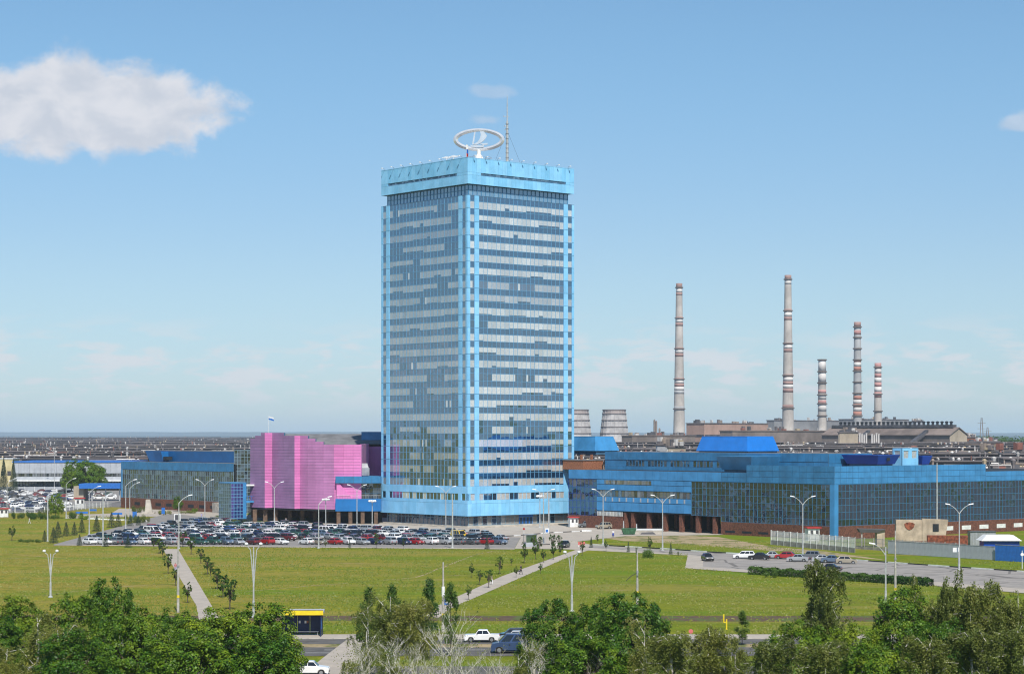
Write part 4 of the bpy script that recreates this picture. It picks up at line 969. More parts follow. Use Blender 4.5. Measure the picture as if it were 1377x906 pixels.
chimney('medium grey chimney with red and white bands, second from right', 1153, 1900, 433, 3.1, 4.5, [(433, 440, RB), (444, 450, 'chimney_pink'), (483, 487, 'chimney_bright_red'), (487, 493, WB_), (493, 498, 'chimney_bright_red'), (532, 537, 'chimney_bright_red'), (537.5, 543, WB_), (543, 547.5, 'chimney_bright_red'), (547.5, 553, WB_), (553, 559, 'chimney_bright_red')], [440, 454, 469, 484, 499, 514, 529, 545, 559], 'chimney_grey')
chimney('short pink and white striped chimney farthest right', 1180.6, 1900, 488, 3.0, 4.1, [(488, 495.5, 'chimney_pink'), (496, 502, WB_), (502, 507.5, 'chimney_pink'), (507.5, 514, WB_), (514, 520, 'chimney_pink'), (520, 527, WB_), (527, 534.5, 'chimney_pink')], [494, 530, 553], 'chimney_concrete')
# cooling towers
for px, lab in ((776, 'cooling tower half hidden behind the office tower'), (826, 'cooling tower standing free left of the chimneys')):
    Y = 1900; t = thing('cooling_tower', lab, 'cooling tower', (WX(px, Y), Y, 0), 0, 'pair of cooling towers')
    rr = lambda z: 10.2 + 6.2 * (1 - z / 47.5) ** 1.25 if z < 47.5 else 10.2
    mb = MB(); mb.lathe([(rr(47 * k / 10), 2 + 45.5 * k / 10) for k in range(11)] + [(9.7, 47.5), (9.9, 30)], 20); mb.build('shell', MAT['cooling_sheet'], t)
    for z in (47.0, 43.5, 37.5, 31.5, 25.5): mb = MB(); mb.lathe([(rr(z) + .05, z - .3), (rr(z) + .7, z - .2), (rr(z) + .7, z + .5), (rr(z) + .05, z + .6)], 20); mb.build('hoop', MAT['hall_roof'], t)
    mb = MB(); mb.lathe([(rr(44) + .12, 43.8), (rr(46.6) + .12, 46.6)], 20); mb.build('faded_band', MAT['faded_sheet'], t)
    for k in range(20): a = 2 * math.pi * k / 20; mb = MB(); mb.tube([((rr(2) + .1) * math.cos(a), (rr(2) + .1) * math.sin(a), 0), ((rr(24) + .1) * math.cos(a), (rr(24) + .1) * math.sin(a), 24.5), ((rr(47) + .1) * math.cos(a), (rr(47) + .1) * math.sin(a), 47)], .22, 4); mb.build('rib', MAT['cooling_sheet'], t)
fl = thing('flare_columns', 'pair of thin process columns left of the first chimney', 'columns', (WX(880, 1700), 1700, 0))
for dx, h in ((0, 26 + 10), (1.5, 24 + 11), (4.2, 24 + 5)): mb = MB(); mb.lathe([(.8, 0), (.8, h), (.3, h + 1)], 8, dx, 0); mb.build('column', MAT['hall_wall'], fl)
# far hills and woods
def hills(name, y0, amp, base, seed, x0, x1, n, m):
    mb = MB(); rr_ = random.Random(seed); ph = [rr_.uniform(0, 6.28) for _ in range(8)]
    hgt = lambda x: base + amp * sum(math.sin(x * f + p) / (i + 1.5) for i, (f, p) in enumerate(zip((1e-4, 2.3e-4, 5e-4, 9e-4, 1.9e-3, 4e-3, 8e-3, .015), ph)))
    for i in range(n):
        a, b = x0 + (x1 - x0) * i / n, x0 + (x1 - x0) * (i + 1) / n
        mb.face([(a, y0, -5), (b, y0, -5), (b, y0 + 900, hgt(b)), (a, y0 + 900, hgt(a))]); mb.face([(a, y0 + 900, hgt(a)), (b, y0 + 900, hgt(b)), (b, y0 + 5000, -5), (a, y0 + 5000, -5)])
    return tag(mb.build(name, MAT[m]), kind='structure')
hills('hills', 15000, 6, 42, 3, -12000, 12000, 260, 'hill_far')
hills('wooded_plain', 7600, 1.5, 20, 8, -6000, 6000, 300, 'hill_far')
# pylons far right
for px, h in ((1320, 34), (1328, 22)):
    Y = 2600; p = thing('power_pylon', ('taller' if h > 30 else 'shorter') + ' faint lattice pylon above the far trees', 'pylon', (WX(px, Y), Y, 0))
    for sx, sy in ((-1, -1), (1, -1), (1, 1), (-1, 1)): mb = MB(); mb.tube([(sx * 3, sy * 3, 0), (sx * .6, sy * .6, h + 12)], .3, 4); mb.build('leg', MAT['hall_wall'], p)
    for z in (.7, .85): mb = MB(); mb.tube([(-5, 0, (h + 12) * z), (5, 0, (h + 12) * z)], .25, 4); mb.build('cross_arm', MAT['hall_wall'], p)
# ---- left: white workshop, yellow house, gate canopy
wy = 905
ws = thing('white_workshop', 'long white sheet-clad workshop with blue roof edge behind the far cars', 'building', (WX(18, wy), wy, 0))
ww = WX(178, wy) - WX(18, wy); zf = lambda y: WZ(y, wy)
WF = Face((0, 0), (1, 0), (0, -1))
mb = MB(); mb.box(0, ww, .3, 40, 0, zf(621)); mb.build('core', MAT['interior_dark'], ws)
mb = MB(); mb.box(-.5, ww, -.5, 40, zf(621.5), zf(620)); mb.build('roof', MAT['blue_paint'], ws)
n = 22
for k in range(n): mb = MB(); WF.box(mb, ww * k / n + .03, ww * (k + 1) / n - .03, 0, .2, zf(636), zf(621.6)); mb.build('wall_panel', MAT['light_grey_sheet'], ws)
for k in range(n * 2):
    mb = MB(); mb.col = (.02, .025, .03) if rng.random() < .25 else (.14, .15, .16); WF.pane(mb, ww * k / n / 2 + .1, ww * (k + 1) / n / 2 - .1, zf(640.5), zf(636.3), .1, rng); mb.build('window', MAT['lobby_glass'], ws)
mb = MB(); WF.box(mb, 0, ww, 0, .25, zf(645), zf(640.6)); mb.build('sill_band', MAT['light_grey_sheet'], ws)
mb = MB(); mb.box(-1, ww, -4, .2, zf(646.6), zf(645)); mb.build('canopy', MAT['white_paint'], ws)
mb = MB()
for k in range(40): mb.col = (.03, .05, .07); WF.pane(mb, ww * k / 40 + .1, ww * (k + 1) / 40 - .1, .6, zf(647), .1, rng)
mb.build('shop_window_row', MAT['lobby_glass'], ws)
yh = thing('yellow_house', 'pale yellow block at the left edge behind the firs', 'building', (WX(-10, 930), 930, 0))
mb = MB(); mb.box(0, 9, 0, 12, 0, WZ(617, 930)); mb.build('wall', MAT['yellow_render'], yh)
mb = MB(); mb.box(-.3, 9.3, -.3, 12.3, WZ(617, 930), WZ(616, 930)); mb.build('roof', MAT['white_paint'], yh)
for k in range(3): mb = MB(); mb.box(1 + k * 2.8, 2.6 + k * 2.8, -.1, .1, 6, 8); mb.build('window', MAT['monitor_glass'], yh)
gc = thing('gate_canopy', 'blue flat gate canopy on a beige block beside the blue lobby', 'canopy', (WX(99, 760), 760, 0))
gw = WX(163, 760) - WX(99, 760)
mb = MB(); mb.box(0, 3.6, 0, 8, 0, WZ(653.5, 760)); mb.build('gate_house', MAT['hall_wall_beige'], gc)
mb = MB(); mb.box(2.3, gw, -2, 8, WZ(656.5, 760), WZ(650, 760)); mb.build('roof', MAT['blue_paint'], gc)
for a in (6.5, 11.5, 16.6): mb = MB(); mb.box(a, a + .4, 0, .4, 0, WZ(656.5, 760)); mb.build('post', MAT['pole_metal'], gc)
# ------------------------------------------------------------------ cars
rng = random.Random(47)
PAINT = {'white': (.78, .78, .77), 'silver': (.44, .455, .47), 'grey': (.16, .17, .18), 'black': (.012, .013, .016), 'navy': (.012, .025, .085), 'red': (.36, .018, .022), 'dark red': (.12, .012, .018),
         'green': (.025, .085, .06), 'beige': (.40, .35, .27), 'blue': (.035, .085, .25), 'yellow': (.75, .50, .02), 'steel blue': (.13, .19, .28), 'dark blue': (.028, .055, .135)}
for k, c in PAINT.items():
    mat('paint_' + k, c, .32, .35 if k in ('silver', 'grey', 'steel blue', 'beige') else 0.0, .04, .6, coat=.8)
mat('tyre', (.014, .014, .015), .85); mat('rim', (.38, .39, .40), .35, .6)
mat('headlight', (.72, .74, .76), .12); mat('tail_light', (.40, .012, .012), .2); mat('trim_black', (.022, .022, .024), .55)
cg = glass_mat('car_glass', (1, 1, 1), .03, .0, 1.0)
# profile tables: length, width, belt line [(x,z)...] nose to tail on top, roof (x0 base, x0 top, x1 top, x1 base), heights
TYPES = {
 'sedan': dict(L=4.15, W=1.66, top=[(0, .62), (.08, .78), (1.15, .92), (3.25, .95), (4.0, .92), (4.15, .70)], cab=(1.05, 1.55, 2.75, 3.35), H=1.43, wh=(.78, 3.25), r=.30),
 'hatchback': dict(L=3.95, W=1.68, top=[(0, .60), (.10, .78), (1.05, .94), (3.6, .98), (3.9, .95), (3.95, .65)], cab=(.95, 1.55, 3.2, 3.85), H=1.47, wh=(.74, 3.12), r=.30),
 'estate car': dict(L=4.3, W=1.72, top=[(0, .62), (.10, .80), (1.1, .95), (4.0, 1.0), (4.27, .97), (4.3, .65)], cab=(1.0, 1.6, 3.85, 4.22), H=1.52, wh=(.8, 3.35), r=.31),
 'off-road car': dict(L=4.05, W=1.74, top=[(0, .74), (.06, .95), (1.15, 1.08), (3.7, 1.12), (4.0, 1.10), (4.05, .75)], cab=(1.05, 1.45, 3.6, 3.95), H=1.72, wh=(.78, 3.2), r=.36),
 'van': dict(L=5.2, W=2.0, top=[(0, .75), (.12, 1.02), (.95, 1.22), (4.9, 1.25), (5.18, 1.25), (5.2, .7)], cab=(.75, 1.65, 5.0, 5.16), H=2.15, wh=(.9, 4.05), r=.36),
 'saloon': dict(L=4.13, W=1.62, top=[(0, .58), (.03, .82), (.08, .86), (1.25, .90), (3.15, .93), (4.08, .90), (4.13, .62)], cab=(1.22, 1.62, 2.72, 3.12), H=1.44, wh=(.78, 3.20), r=.30),
}
def car_meshes(ty):
    p = TYPES[ty]; L, W, r = p['L'], p['W'], p['r']; gz = .20 if ty != 'off-road car' else .26
    def arch(cx): return [(cx + (r + .07) * math.cos(a), max(gz, r + (r + .07) * math.sin(a))) for a in [math.pi * k / 7 for k in range(8)]]
    side = [(L, .62), (L - .04, .34), (L - .12, gz)] + arch(p['wh'][1]) + arch(p['wh'][0]) + [(.10, gz), (.03, .34)] + p['top']
    cx = L / 2
    zb = lambda x: np.interp(x, [q[0] for q in p['top']], [q[1] for q in p['top']])
    mb = MB(); n = len(side)
    # three-slice lofted hull: outer flanks drawn in slightly at nose, tail and shoulder
    def ring(y, inset):
        out = []
        for x, z in side:
            f = inset * (1 if z > .5 else .35); out.append((min(max(x, f * .8), L - f * .8) - cx, y, z - (inset * .5 if z > .6 else 0)))
        return out
    ys = [(-W / 2, .07), (-W / 2 + .07, .0), (W / 2 - .07, .0), (W / 2, .07)]
    rings = [ring(y, i) for y, i in ys]; vs = [v for q in rings for v in q]; fs = []
    for j in range(3):
        for i in range(n): fs.append((j * n + i, j * n + (i + 1) % n, (j + 1) * n + (i + 1) % n, (j + 1) * n + i))
    fs.append(tuple(range(n))); fs.append(tuple(3 * n + i for i in range(n))[::-1]); mb.poly(vs, fs)
    a0, a1, a2, a3 = p['cab']; H = p['H']; wb, wt = W / 2 - .10, W / 2 - .27
    base = [(a0 - cx, -wb, zb(a0) - .04), (a3 - cx, -wb, zb(a3) - .04), (a3 - cx, wb, zb(a3) - .04), (a0 - cx, wb, zb(a0) - .04)]
    top = [(a1 - cx, -wt, H - .07), (a2 - cx, -wt, H - .05), (a2 - cx, wt, H - .05), (a1 - cx, wt, H - .07)]
    mb.hexa(base + top); e = .13
    mb.hexa(top + [(a1 + e - cx, -wt + e, H - .01), (a2 - e - cx, -wt + e, H), (a2 - e - cx, wt - e, H), (a1 + e - cx, wt - e, H - .01)])
    # dark sills and bumpers
    mb.cur = 1; mb.box(-cx + .02, -cx + .22, -W / 2 + .06, W / 2 - .06, .30, .48); mb.box(cx - .2, cx + .012, -W / 2 + .06, W / 2 - .06, .34, .52); mb.box(-cx + 1.15, cx - 1.3, -W / 2 - .012, W / 2 + .012, .18, .27)
    mb.cur = 2
    for s in (-1, 1): mb.box(cx - .06, cx + .02, s * (W / 2 - .34) - .13, s * (W / 2 - .34) + .13, .62, .80)
    mb.cur = 3
    for s in (-1, 1): mb.box(-cx - .006 + .0, -cx + .08, s * (W / 2 - .36) - .16, s * (W / 2 - .36) + .16, .58, .72)
    mb.cur = 0
    body = mb
    g = MB(); g.col = (.008, .010, .012)
    def lerp(a, b, t): return tuple(x + (y - x) * t for x, y in zip(a, b))
    def win(A, B, Cc, D, u0, u1, v0, v1, off):
        P = lambda u, v: lerp(lerp(A, B, u), lerp(D, Cc, u), v)
        q = [Vector(tuple(c + o for c, o in zip(pt, off))) for pt in (P(u0, v0), P(u1, v0), P(u1, v1), P(u0, v1))]
        g.face(q if (q[1] - q[0]).cross(q[3] - q[0]).dot((q[0] + q[2]) / 2 - Vector((.3, 0, .9))) > 0 else q[::-1])
    b, t = base, top
    win(b[3], b[0], t[0], t[3], .06, .94, .14, .93, (-.018, 0, .012)); win(b[1], b[2], t[2], t[1], .06, .94, .18, .9, (.018, 0, .012))
    spl = [.05, .46, .49, .90] if ty in ('sedan', 'hatchback', 'saloon') else [.04, .35, .38, .66, .69, .95]
    if ty == 'van': spl = [.05, .28, .33, .60, .64, .93]
    for s in (0, 1):
        A, B, Cc, D = (b[0], b[1], t[1], t[0]) if s == 0 else (b[3], b[2], t[2], t[3]); off = (0, -.015 if s == 0 else .015, .008)
        for k in range(0, len(spl), 2): win(A, B, Cc, D, spl[k], spl[k + 1], .16, .9, off)
    w = MB(); w.cur = 0
    ang = [2 * math.pi * k / 14 for k in range(14)]
    def disc(rr, y0, y1): w.poly([(rr * math.cos(a), y, rr * math.sin(a)) for y in (y0, y1) for a in ang], [tuple(range(14)), tuple(range(14, 28))[::-1]] + [(k, (k + 1) % 14, 14 + (k + 1) % 14, 14 + k) for k in range(14)])
    disc(r, -.09, .09); w.cur = 1; disc(r * .62, -.095, .095)
    return body, g, w, p
CARM = {}
for ty in TYPES:
    b, g, w, p = car_meshes(ty)
    CARM[ty] = dict(body=b, glass=g.mesh('window_glass', MAT['car_glass']), wheel=w.mesh('wheel', [MAT['tyre'], MAT['rim']]), p=p, painted={})
def car_body(ty, col):
    d = CARM[ty]['painted']
    if col not in d: d[col] = CARM[ty]['body'].mesh('body', [MAT['paint_' + col], MAT['trim_black'], MAT['tail_light'], MAT['headlight']])
    return d[col]
def car(ty, col, x, y, heading, label, group, z=.05, lights=False, plate=False):
    m = CARM[ty]; p = m['p']; name = {'sedan': 'parked_car', 'saloon': 'car', 'hatchback': 'parked_car', 'estate car': 'parked_car', 'off-road car': 'parked_car', 'van': 'van'}[ty]
    t = thing(name, label, 'van' if ty == 'van' else 'car', (x, y, z), heading, group)
    link('body', car_body(ty, col), t); link('window_glass', m['glass'], t)
    for wx in p['wh']:
        for s in (-1, 1): o = link('wheel', m['wheel'], t); o.location = (wx - p['L'] / 2, s * (p['W'] / 2 - .11), p['r'])
    if lights:
        for s in (-1, 1):
            mb = MB(); mb.lathe([(.10, -.0), (.10, .05)], 12); o = mb.build('headlight', MAT['headlight'], t); o.location = (-p['L'] / 2 + .05, s * (p['W'] / 2 - .3), .66); o.rotation_euler = (0, R(-90), 0)
        mb = MB(); mb.box(-p['L'] / 2 - .02, -p['L'] / 2 + .1, -p['W'] / 2 + .02, p['W'] / 2 - .02, .40, .50); mb.build('bumper', MAT['rim'], t)
        mb = MB(); mb.box(p['L'] / 2 - .1, p['L'] / 2 + .02, -p['W'] / 2 + .02, p['W'] / 2 - .02, .40, .50); mb.build('bumper', MAT['rim'], t)
        for s in (-1, 1): mb = MB(); mb.box(-.6, -.5, s * (p['W'] / 2 + .02) - .06, s * (p['W'] / 2 + .02) + .06, .92, 1.04); mb.build('mirror', MAT['trim_black'], t)
    return t
ORD = 'first second third fourth fifth sixth seventh eighth ninth tenth eleventh twelfth thirteenth fourteenth fifteenth sixteenth seventeenth eighteenth nineteenth twentieth'.split()
def ordn(n):
    if n <= 20: return ORD[n - 1]
    return {2: 'twenty', 3: 'thirty', 4: 'forty'}[n // 10] + '-' + ORD[n % 10 - 1] if n % 10 else {3: 'thirtieth', 4: 'fortieth'}[n // 10]
COLS = ['white'] * 8 + ['silver'] * 9 + ['grey'] * 4 + ['black'] * 7 + ['navy'] * 3 + ['red'] * 2 + ['dark red', 'green', 'green', 'beige', 'blue', 'steel blue']
TYS = ['sedan'] * 5 + ['hatchback'] * 5 + ['estate car'] * 3 + ['off-road car'] * 3
# main car park: rows parallel to the lawn edge, cars angled to the kerb
plaza_edge = lambda x: 563.7 + (x + 72) * (493 - 563.7) / 72.5
rows = [456.5, 472.5, 478.5, 494.5, 500.5, 516.5, 522.5, 538.5, 544.5, 560.5, 566.5]
for ri, Y in enumerate(rows):
    x = WX(84 + ri * 2, 457) + (3 if ri else 6) + max(0, ri - 1) * .6; n = 0
    x = max(x, -99 + max(0, (Y - 457)) * .06)
    while x < -.5:
        if Y + 3.5 < plaza_edge(x) and rng.random() > (.05 if ri else .08):
            n += 1; col = rng.choice(COLS); ty = rng.choice(TYS)
            # a few that can be recognised in the photograph
            px = CX + x * FPX / Y
            if ri == 0 and n == 1: col, ty = 'white', 'hatchback'
            if ri == 0 and 640 < px < 662: col = 'red'
            if ri == 2 and 616 < px < 634: col, ty = 'yellow', 'van'
            if ri == 4 and rng.random() < .05: ty = 'van'; col = 'white'
            base = TH + R(90) if ri % 2 == 0 else TH + R(90)
            h = base + (math.pi if rng.random() < .4 else 0) + rng.gauss(0, .09)
            car(ty, col, x + rng.uniform(-.15, .15), Y + rng.uniform(-.35, .35), h, '%s %s, %s from the left in %s row from the lawn' % (col, ty, ordn(n), ORD[ri]), 'cars in the car park before the tower')
        x += rng.uniform(2.75, 3.25)
# service road and kerbside cars, right
def pcar(ty, col, px, py, h, label, group='cars along the service road', **kw): x, y = G(px, py); return car(ty, col, x, y, h, label, group, **kw)
hV = TH + R(90)
pcar('hatchback', 'black', 951.5, 754, R(98), 'black hatchback standing alone at the end of the service road bay')
hs_ = [('estate car', 'white', 1001, 751, 'white estate car first in the service road row'), ('sedan', 'black', 1021, 752.6, 'black sedan beside the white estate car'), ('sedan', 'silver', 1039, 751, 'silver sedan behind the black sedan'),
       ('hatchback', 'red', 1056, 751.5, 'red hatchback in the service road row'), ('sedan', 'silver', 1073, 755, 'silver sedan right of the red hatchback'), ('off-road car', 'grey', 1089, 752.5, 'dark grey off-road car by the lamp post'),
       ('sedan', 'silver', 1106, 755.5, 'silver sedan third from the right end of the service road row'), ('sedan', 'steel blue', 1119, 756.5, 'bluish silver sedan second from the right end of the row'), ('hatchback', 'beige', 1138, 758, 'beige hatchback at the right end of the service road row')]
for ty, col, px, py, lab in hs_: pcar(ty, col, px, py, R(-12) + rng.uniform(-.1, .1) + (math.pi if rng.random() < .5 else 0), lab)
pcar('sedan', 'black', 1116, 768.5, R(-20), 'dark sedan half hidden by the clipped hedge')
pcar('hatchback', 'black', 759, 736, R(75), 'black hatchback parked by the red sign at the path end')
for i, (px, py, ty, col, w) in enumerate(((788, 709, 'off-road car', 'grey', 'dark grey off-road car left of the beige jeep'), (812, 711, 'off-road car', 'beige', 'beige off-road car by the brick wing'), (828, 709.5, 'hatchback', 'black', 'black hatchback right of the beige jeep by the brick wing'), (800, 708, 'sedan', 'dark red', 'dark red sedan by the brick wing behind the lamp'))):
    pcar(ty, col, px, py, R(10) + i * .2, w, 'cars beside the brick wing')
# foreground avenue
car('saloon', 'white', WX(648.5, 244), 241.6, 0.0, 'boxy white four-door saloon driving on the bus lane', 'cars on the avenue', .035, True)
car('hatchback', 'black', WX(690, 243.5), 243.0, 0.0, 'black car behind the white saloon, half behind a tree', 'cars on the avenue', .035)
car('hatchback', 'silver', WX(694, 238), 240.2, 0.0, 'silver car between black car and blue van', 'cars on the avenue', .035)
car('van', 'dark blue', WX(692, 231), 229.6, 0.0, 'dark blue minibus on the avenue half hidden by a maple', 'cars on the avenue', .035, True)
car('sedan', 'white', WX(415, 208), 208.3, math.pi, 'white sedan at the bottom edge below the bus stop', 'cars on the avenue', .035)
# far car park on the left: nearest as things, the rest too small to tell apart
far = []
for ri in range(15):
    Y = 652 + ri * 16
    x = WX(-14, Y)
    while x < WX(96 if ri < 2 else 94 + ri * .5, Y) and not (Y > 745 and x > WX(97, Y)):
        if rng.random() > .06: far.append((x, Y + rng.uniform(-.4, .4), ri))
        x += rng.uniform(4.4, 5.2) if ri % 2 else rng.uniform(3.9, 4.8)
    # second strip under the canopy
    if 770 < Y < 840:
        x = WX(118, Y)
        while x < WX(160, Y): far.append((x, Y, ri)); x += rng.uniform(4, 5)
cnt = {}
mass = MB(); pal = list(PAINT)
mats_mass = [MAT['paint_' + c] for c in pal] + [MAT['trim_black']]
for (x, y, ri) in far:
    col = rng.choice(COLS + ['white'] * 8 + ['silver'] * 3 + ['navy'] * 4); h = rng.choice((0, math.pi)) + R(22) + rng.uniform(-.06, .06)
    if ri < 5:
        cnt[ri] = cnt.get(ri, 0) + 1; ty = rng.choice(TYS)
        car(ty, col, x, y, h, '%s %s, %s from the left in %s row of far left car park' % (col, ty, ordn(cnt[ri]), ORD[ri]), 'cars in the far left car park', .03)
    else:
        M = Matrix.Translation((x, y, .03)) @ Matrix.Rotation(h, 4, 'Z'); b = CARM['sedan']['body'] if rng.random() < .5 else CARM['hatchback']['body']
        i0 = len(mass.v); mass.v.extend(tuple(M @ Vector(v)) for v in b.v)
        for f in b.f: mass.f.append(tuple(i0 + k for k in f)); mass.m.append(pal.index(col)); mass.c.append(None)
        t = b.v; 
        Ht = 1.44; mass.cur = len(pal); q = [(-1.1, -.74, .98), (1.5, -.74, .98), (1.5, .74, .98), (-1.1, .74, .98), (-.6, -.64, 1.33), (1.0, -.64, 1.33), (1.0, .64, 1.33), (-.6, .64, 1.33)]
        mass.hexa([tuple(M @ Vector(v)) for v in q])
tag(mass.build('far_parked_cars', mats_mass), 'rows of distant parked cars before the white workshop', 'cars', None, 'stuff')
# ------------------------------------------------------------------ lamps, poles, fences, huts
rng = random.Random(61)
def lamp(px, py, top, kind, label, group='street lamps round the car park', rz=0.0, arm=2.2, m='pole_metal'):
    x, y = G(px, py); H = WZ(top, y); name = {'double': 'street_lamp', 'single': 'street_lamp', 'pole': 'pole', 'globe': 'globe_lamp', 'cluster': 'cluster_lamp', 'curve': 'street_lamp'}[kind]
    t = thing(name, label, 'pole' if kind == 'pole' else 'street lamp', (x, y, 0), rz, group)
    k = .8 if H < 9 else 1.0
    mb = MB(); mb.lathe([(.34, 0), (.34, .12), (.2, .25)], 8)
    if kind == 'pole': mb.tube([(0, 0, .1), (0, 0, H * .5), (0, 0, H)], [.19, .16, .12], 8)
    else: mb.tube([(0, 0, .1), (0, 0, 2.2), (0, 0, 2.25), (0, 0, H * .72), (0, 0, H - 1.6 if kind in ('double', 'single') else H - .4)], [.17, .16, .12, .10, .085], 8)
    mb.build('post', MAT[m], t)
    sides = {'double': (-1, 1), 'single': (1,), 'globe': (-1, 1), 'curve': (1,)}.get(kind, ())
    for s in sides:
        mb = MB()
        if kind == 'globe':
            mb.tube([(0, 0, H * .42), (s * .25, 0, H * .75), (s * .42, 0, H * .92), (s * .95, 0, H - .15)], [.09, .075, .06, .05], 6); a = mb.build('arm', MAT[m], t)
            mb = MB(); mb.ball((s * .95, 0, H), .25, 12, 8, .85); mb.build('globe', MAT['lamp_white'], a, True)
        else:
            pts = [(s * arm * f, 0, H - 1.65 + 1.6 * math.sin(f * math.pi / 2) ** .9) for f in (0, .15, .35, .6, .85)]
            mb.tube(pts, [.085, .07, .06, .05, .05], 6); a = mb.build('arm', MAT[m], t)
            mb = MB(); x1 = s * arm * .82; mb.hexa([(x1, -.13, H - .08), (x1 + s * .85, -.16, H + .06), (x1 + s * .85, .16, H + .06), (x1, .13, H - .08), (x1, -.10, H + .08), (x1 + s * .85, -.11, H + .24), (x1 + s * .85, .11, H + .24), (x1, .10, H + .08)]); mb.build('lamp_head', MAT['lamp_white'], a)
    if kind == 'cluster':
        for i in range(4):
            a_ = i * math.pi / 2 + .4; mb = MB(); mb.tube([(0, 0, H - .9), (.55 * math.cos(a_), .55 * math.sin(a_), H - .5)], .05, 5); a = mb.build('arm', MAT[m], t)
            mb = MB(); mb.ball((.75 * math.cos(a_), .75 * math.sin(a_), H - .45), .36, 10, 7, .8); mb.build('globe', MAT['lamp_white'], a, True)
    return t
for px, py, top, lab in ((275.5, 703.5, 645, 'double-armed lamp before the glass stair tower'), (369, 708, 648, 'double-armed lamp before the bright pink strip'), (480, 713, 652, 'double-armed lamp before the blue annex'), (599.5, 719, 654, 'double-armed lamp before the shaded face of the tower'),
                         (731, 730.5, 658, 'double-armed lamp before the tower entrance'), (811, 731.5, 658, 'double-armed lamp right of the tower before the brick wing'), (891, 740, 666, 'double-armed lamp before the brick undercroft'), (1079.5, 748.5, 667.5, 'double-armed lamp among the cars along the service road'), (1290, 766.5, 678, 'double-armed lamp on the service road before the blue gate panel')):
    lamp(px, py, top, 'double', lab, arm=2.0)
for px, py, top, lab, rz in ((9.5, 693, 643.5, 'single-armed lamp at the left edge near the white kiosk', .1), (89, 697, 643.5, 'single-armed lamp left of the gate house', .1), (120, 718.5, 654, 'single-armed lamp before the blue canopy', .15), (169, 711, 645, 'nearer of two single-armed lamps beside the stele', .2), (174.5, 699, 649, 'farther of two single-armed lamps beside the stele', .2), (240.5, 738, 666, 'single-armed lamp where the long path meets the cars', .3), (428.5, 737, 668, 'single-armed lamp at the lawn edge before the pink hall', .3)):
    lamp(px, py, top, 'single', lab, rz=rz, arm=2.4)
for px, py, top, lab in ((64, 728, 667, 'bare pale post beside the row of little firs'), (138.5, 734, 668, 'bare pale post at the left end of the parked cars'), (608.5, 737, 664, 'bare pale post at the lawn edge before the tower'), (738, 716, 667, 'slim pale post right of the tower entrance lamp')):
    lamp(px, py, top, 'pole', lab, 'bare posts round the car park', m='pole_metal')
for px, py, top, lab in ((438, 711, 669, 'cluster lamp of white globes before the pink hall'), (500.5, 713.5, 671, 'cluster lamp of white globes before the blue annex'), (788, 707.5, 661, 'cluster lamp of white globes right of the guard hut'), (726, 709.5, 664.5, 'cluster lamp of white globes beside the tower doors')):
    lamp(px, py, top, 'cluster', lab, 'cluster lamps on the plaza')
lamp(68, 803, 740.5, 'globe', 'twin globe lamp behind the left maples', 'twin globe lamps on the lawn')
lamp(769, 822, 742, 'globe', 'twin globe lamp behind the maple clump in the middle', 'twin globe lamps on the lawn')
t = lamp(341, 830, 731, 'globe', 'curved twin lamp behind the bright maple left of the bus stop', 'twin globe lamps on the lawn')
lamp(1191, 815, 731, 'curve', 'curved silver lamp behind the dark maple at right', rz=math.pi, arm=1.8)
lamp(856, 716.5, 704, 'pole', 'short pale post beside the green skip', 'bare posts round the car park')
lamp(838.5, 716, 700, 'pole', 'short pale post at the brick wing wall', 'bare posts round the car park')
lamp(1260, 727, 622, 'pole', 'very tall thin mast post before the right glass wall', 'bare posts round the car park')
lamp(73, 660, 603, 'curve', 'very tall single lamp before the white workshop', rz=math.pi, arm=3.0)
def conc_pole(px, py, top, label, sign=False, wires=False):
    x, y = G(px, py); H = WZ(top, y); t = thing('utility_pole', label, 'pole', (x, y, 0), 0, 'concrete utility poles on the lawn')
    mb = MB(); mb.tube([(0, 0, 0), (0, 0, H * .5), (0, 0, H * .5 + .02), (0, 0, H)], [.19, .165, .13, .09], 10); mb.build('post', MAT['pole_concrete'], t)
    mb = MB(); mb.lathe([(.19, 2.0), (.19, 2.35)], 10); mb.build('yellow_band', MAT['yellow_paint'], t)
    mb = MB(); mb.lathe([(.18, H * .6), (.18, H * .6 + .3)], 10); mb.build('clamp', MAT['grey_metal'], t)
    if sign:
        mb = MB(); mb.box(.16, .7, -.22, -.18, 3.4, 4.2); mb.build('blue_sign', MAT['blue_paint'], t)
        mb = MB(); mb.box(.3, .55, -.235, -.222, 3.6, 4.0); mb.build('sign_figure', MAT['white_paint'], t)
        mb = MB(); mb.lathe([(.2, 4.4), (.2, 5.6)], 10); mb.build('white_band', MAT['white_paint'], t)
    if wires:
        mb = MB(); mb.tube([(-1.6, 0, H * .46), (-.8, 0, H * .55), (0, 0, H * .60)], .05, 5); mb.build('bracket', MAT['wire'], t)
        mb = MB(); mb.box(-.12, .12, -.3, -.1, H * .55, H * .62); mb.build('junction_box', MAT['grey_metal'], t)
conc_pole(239.5, 823, 722, 'concrete pole with yellow band beside the long path')
conc_pole(596, 850, 755.5, 'concrete pole with blue sign at the foot of the diagonal path', True)
conc_pole(857, 817, 738, 'concrete pole with bracket behind the maple clump', False, True)
conc_pole(1204, 812, 713, 'concrete pole right of the curved silver lamp')
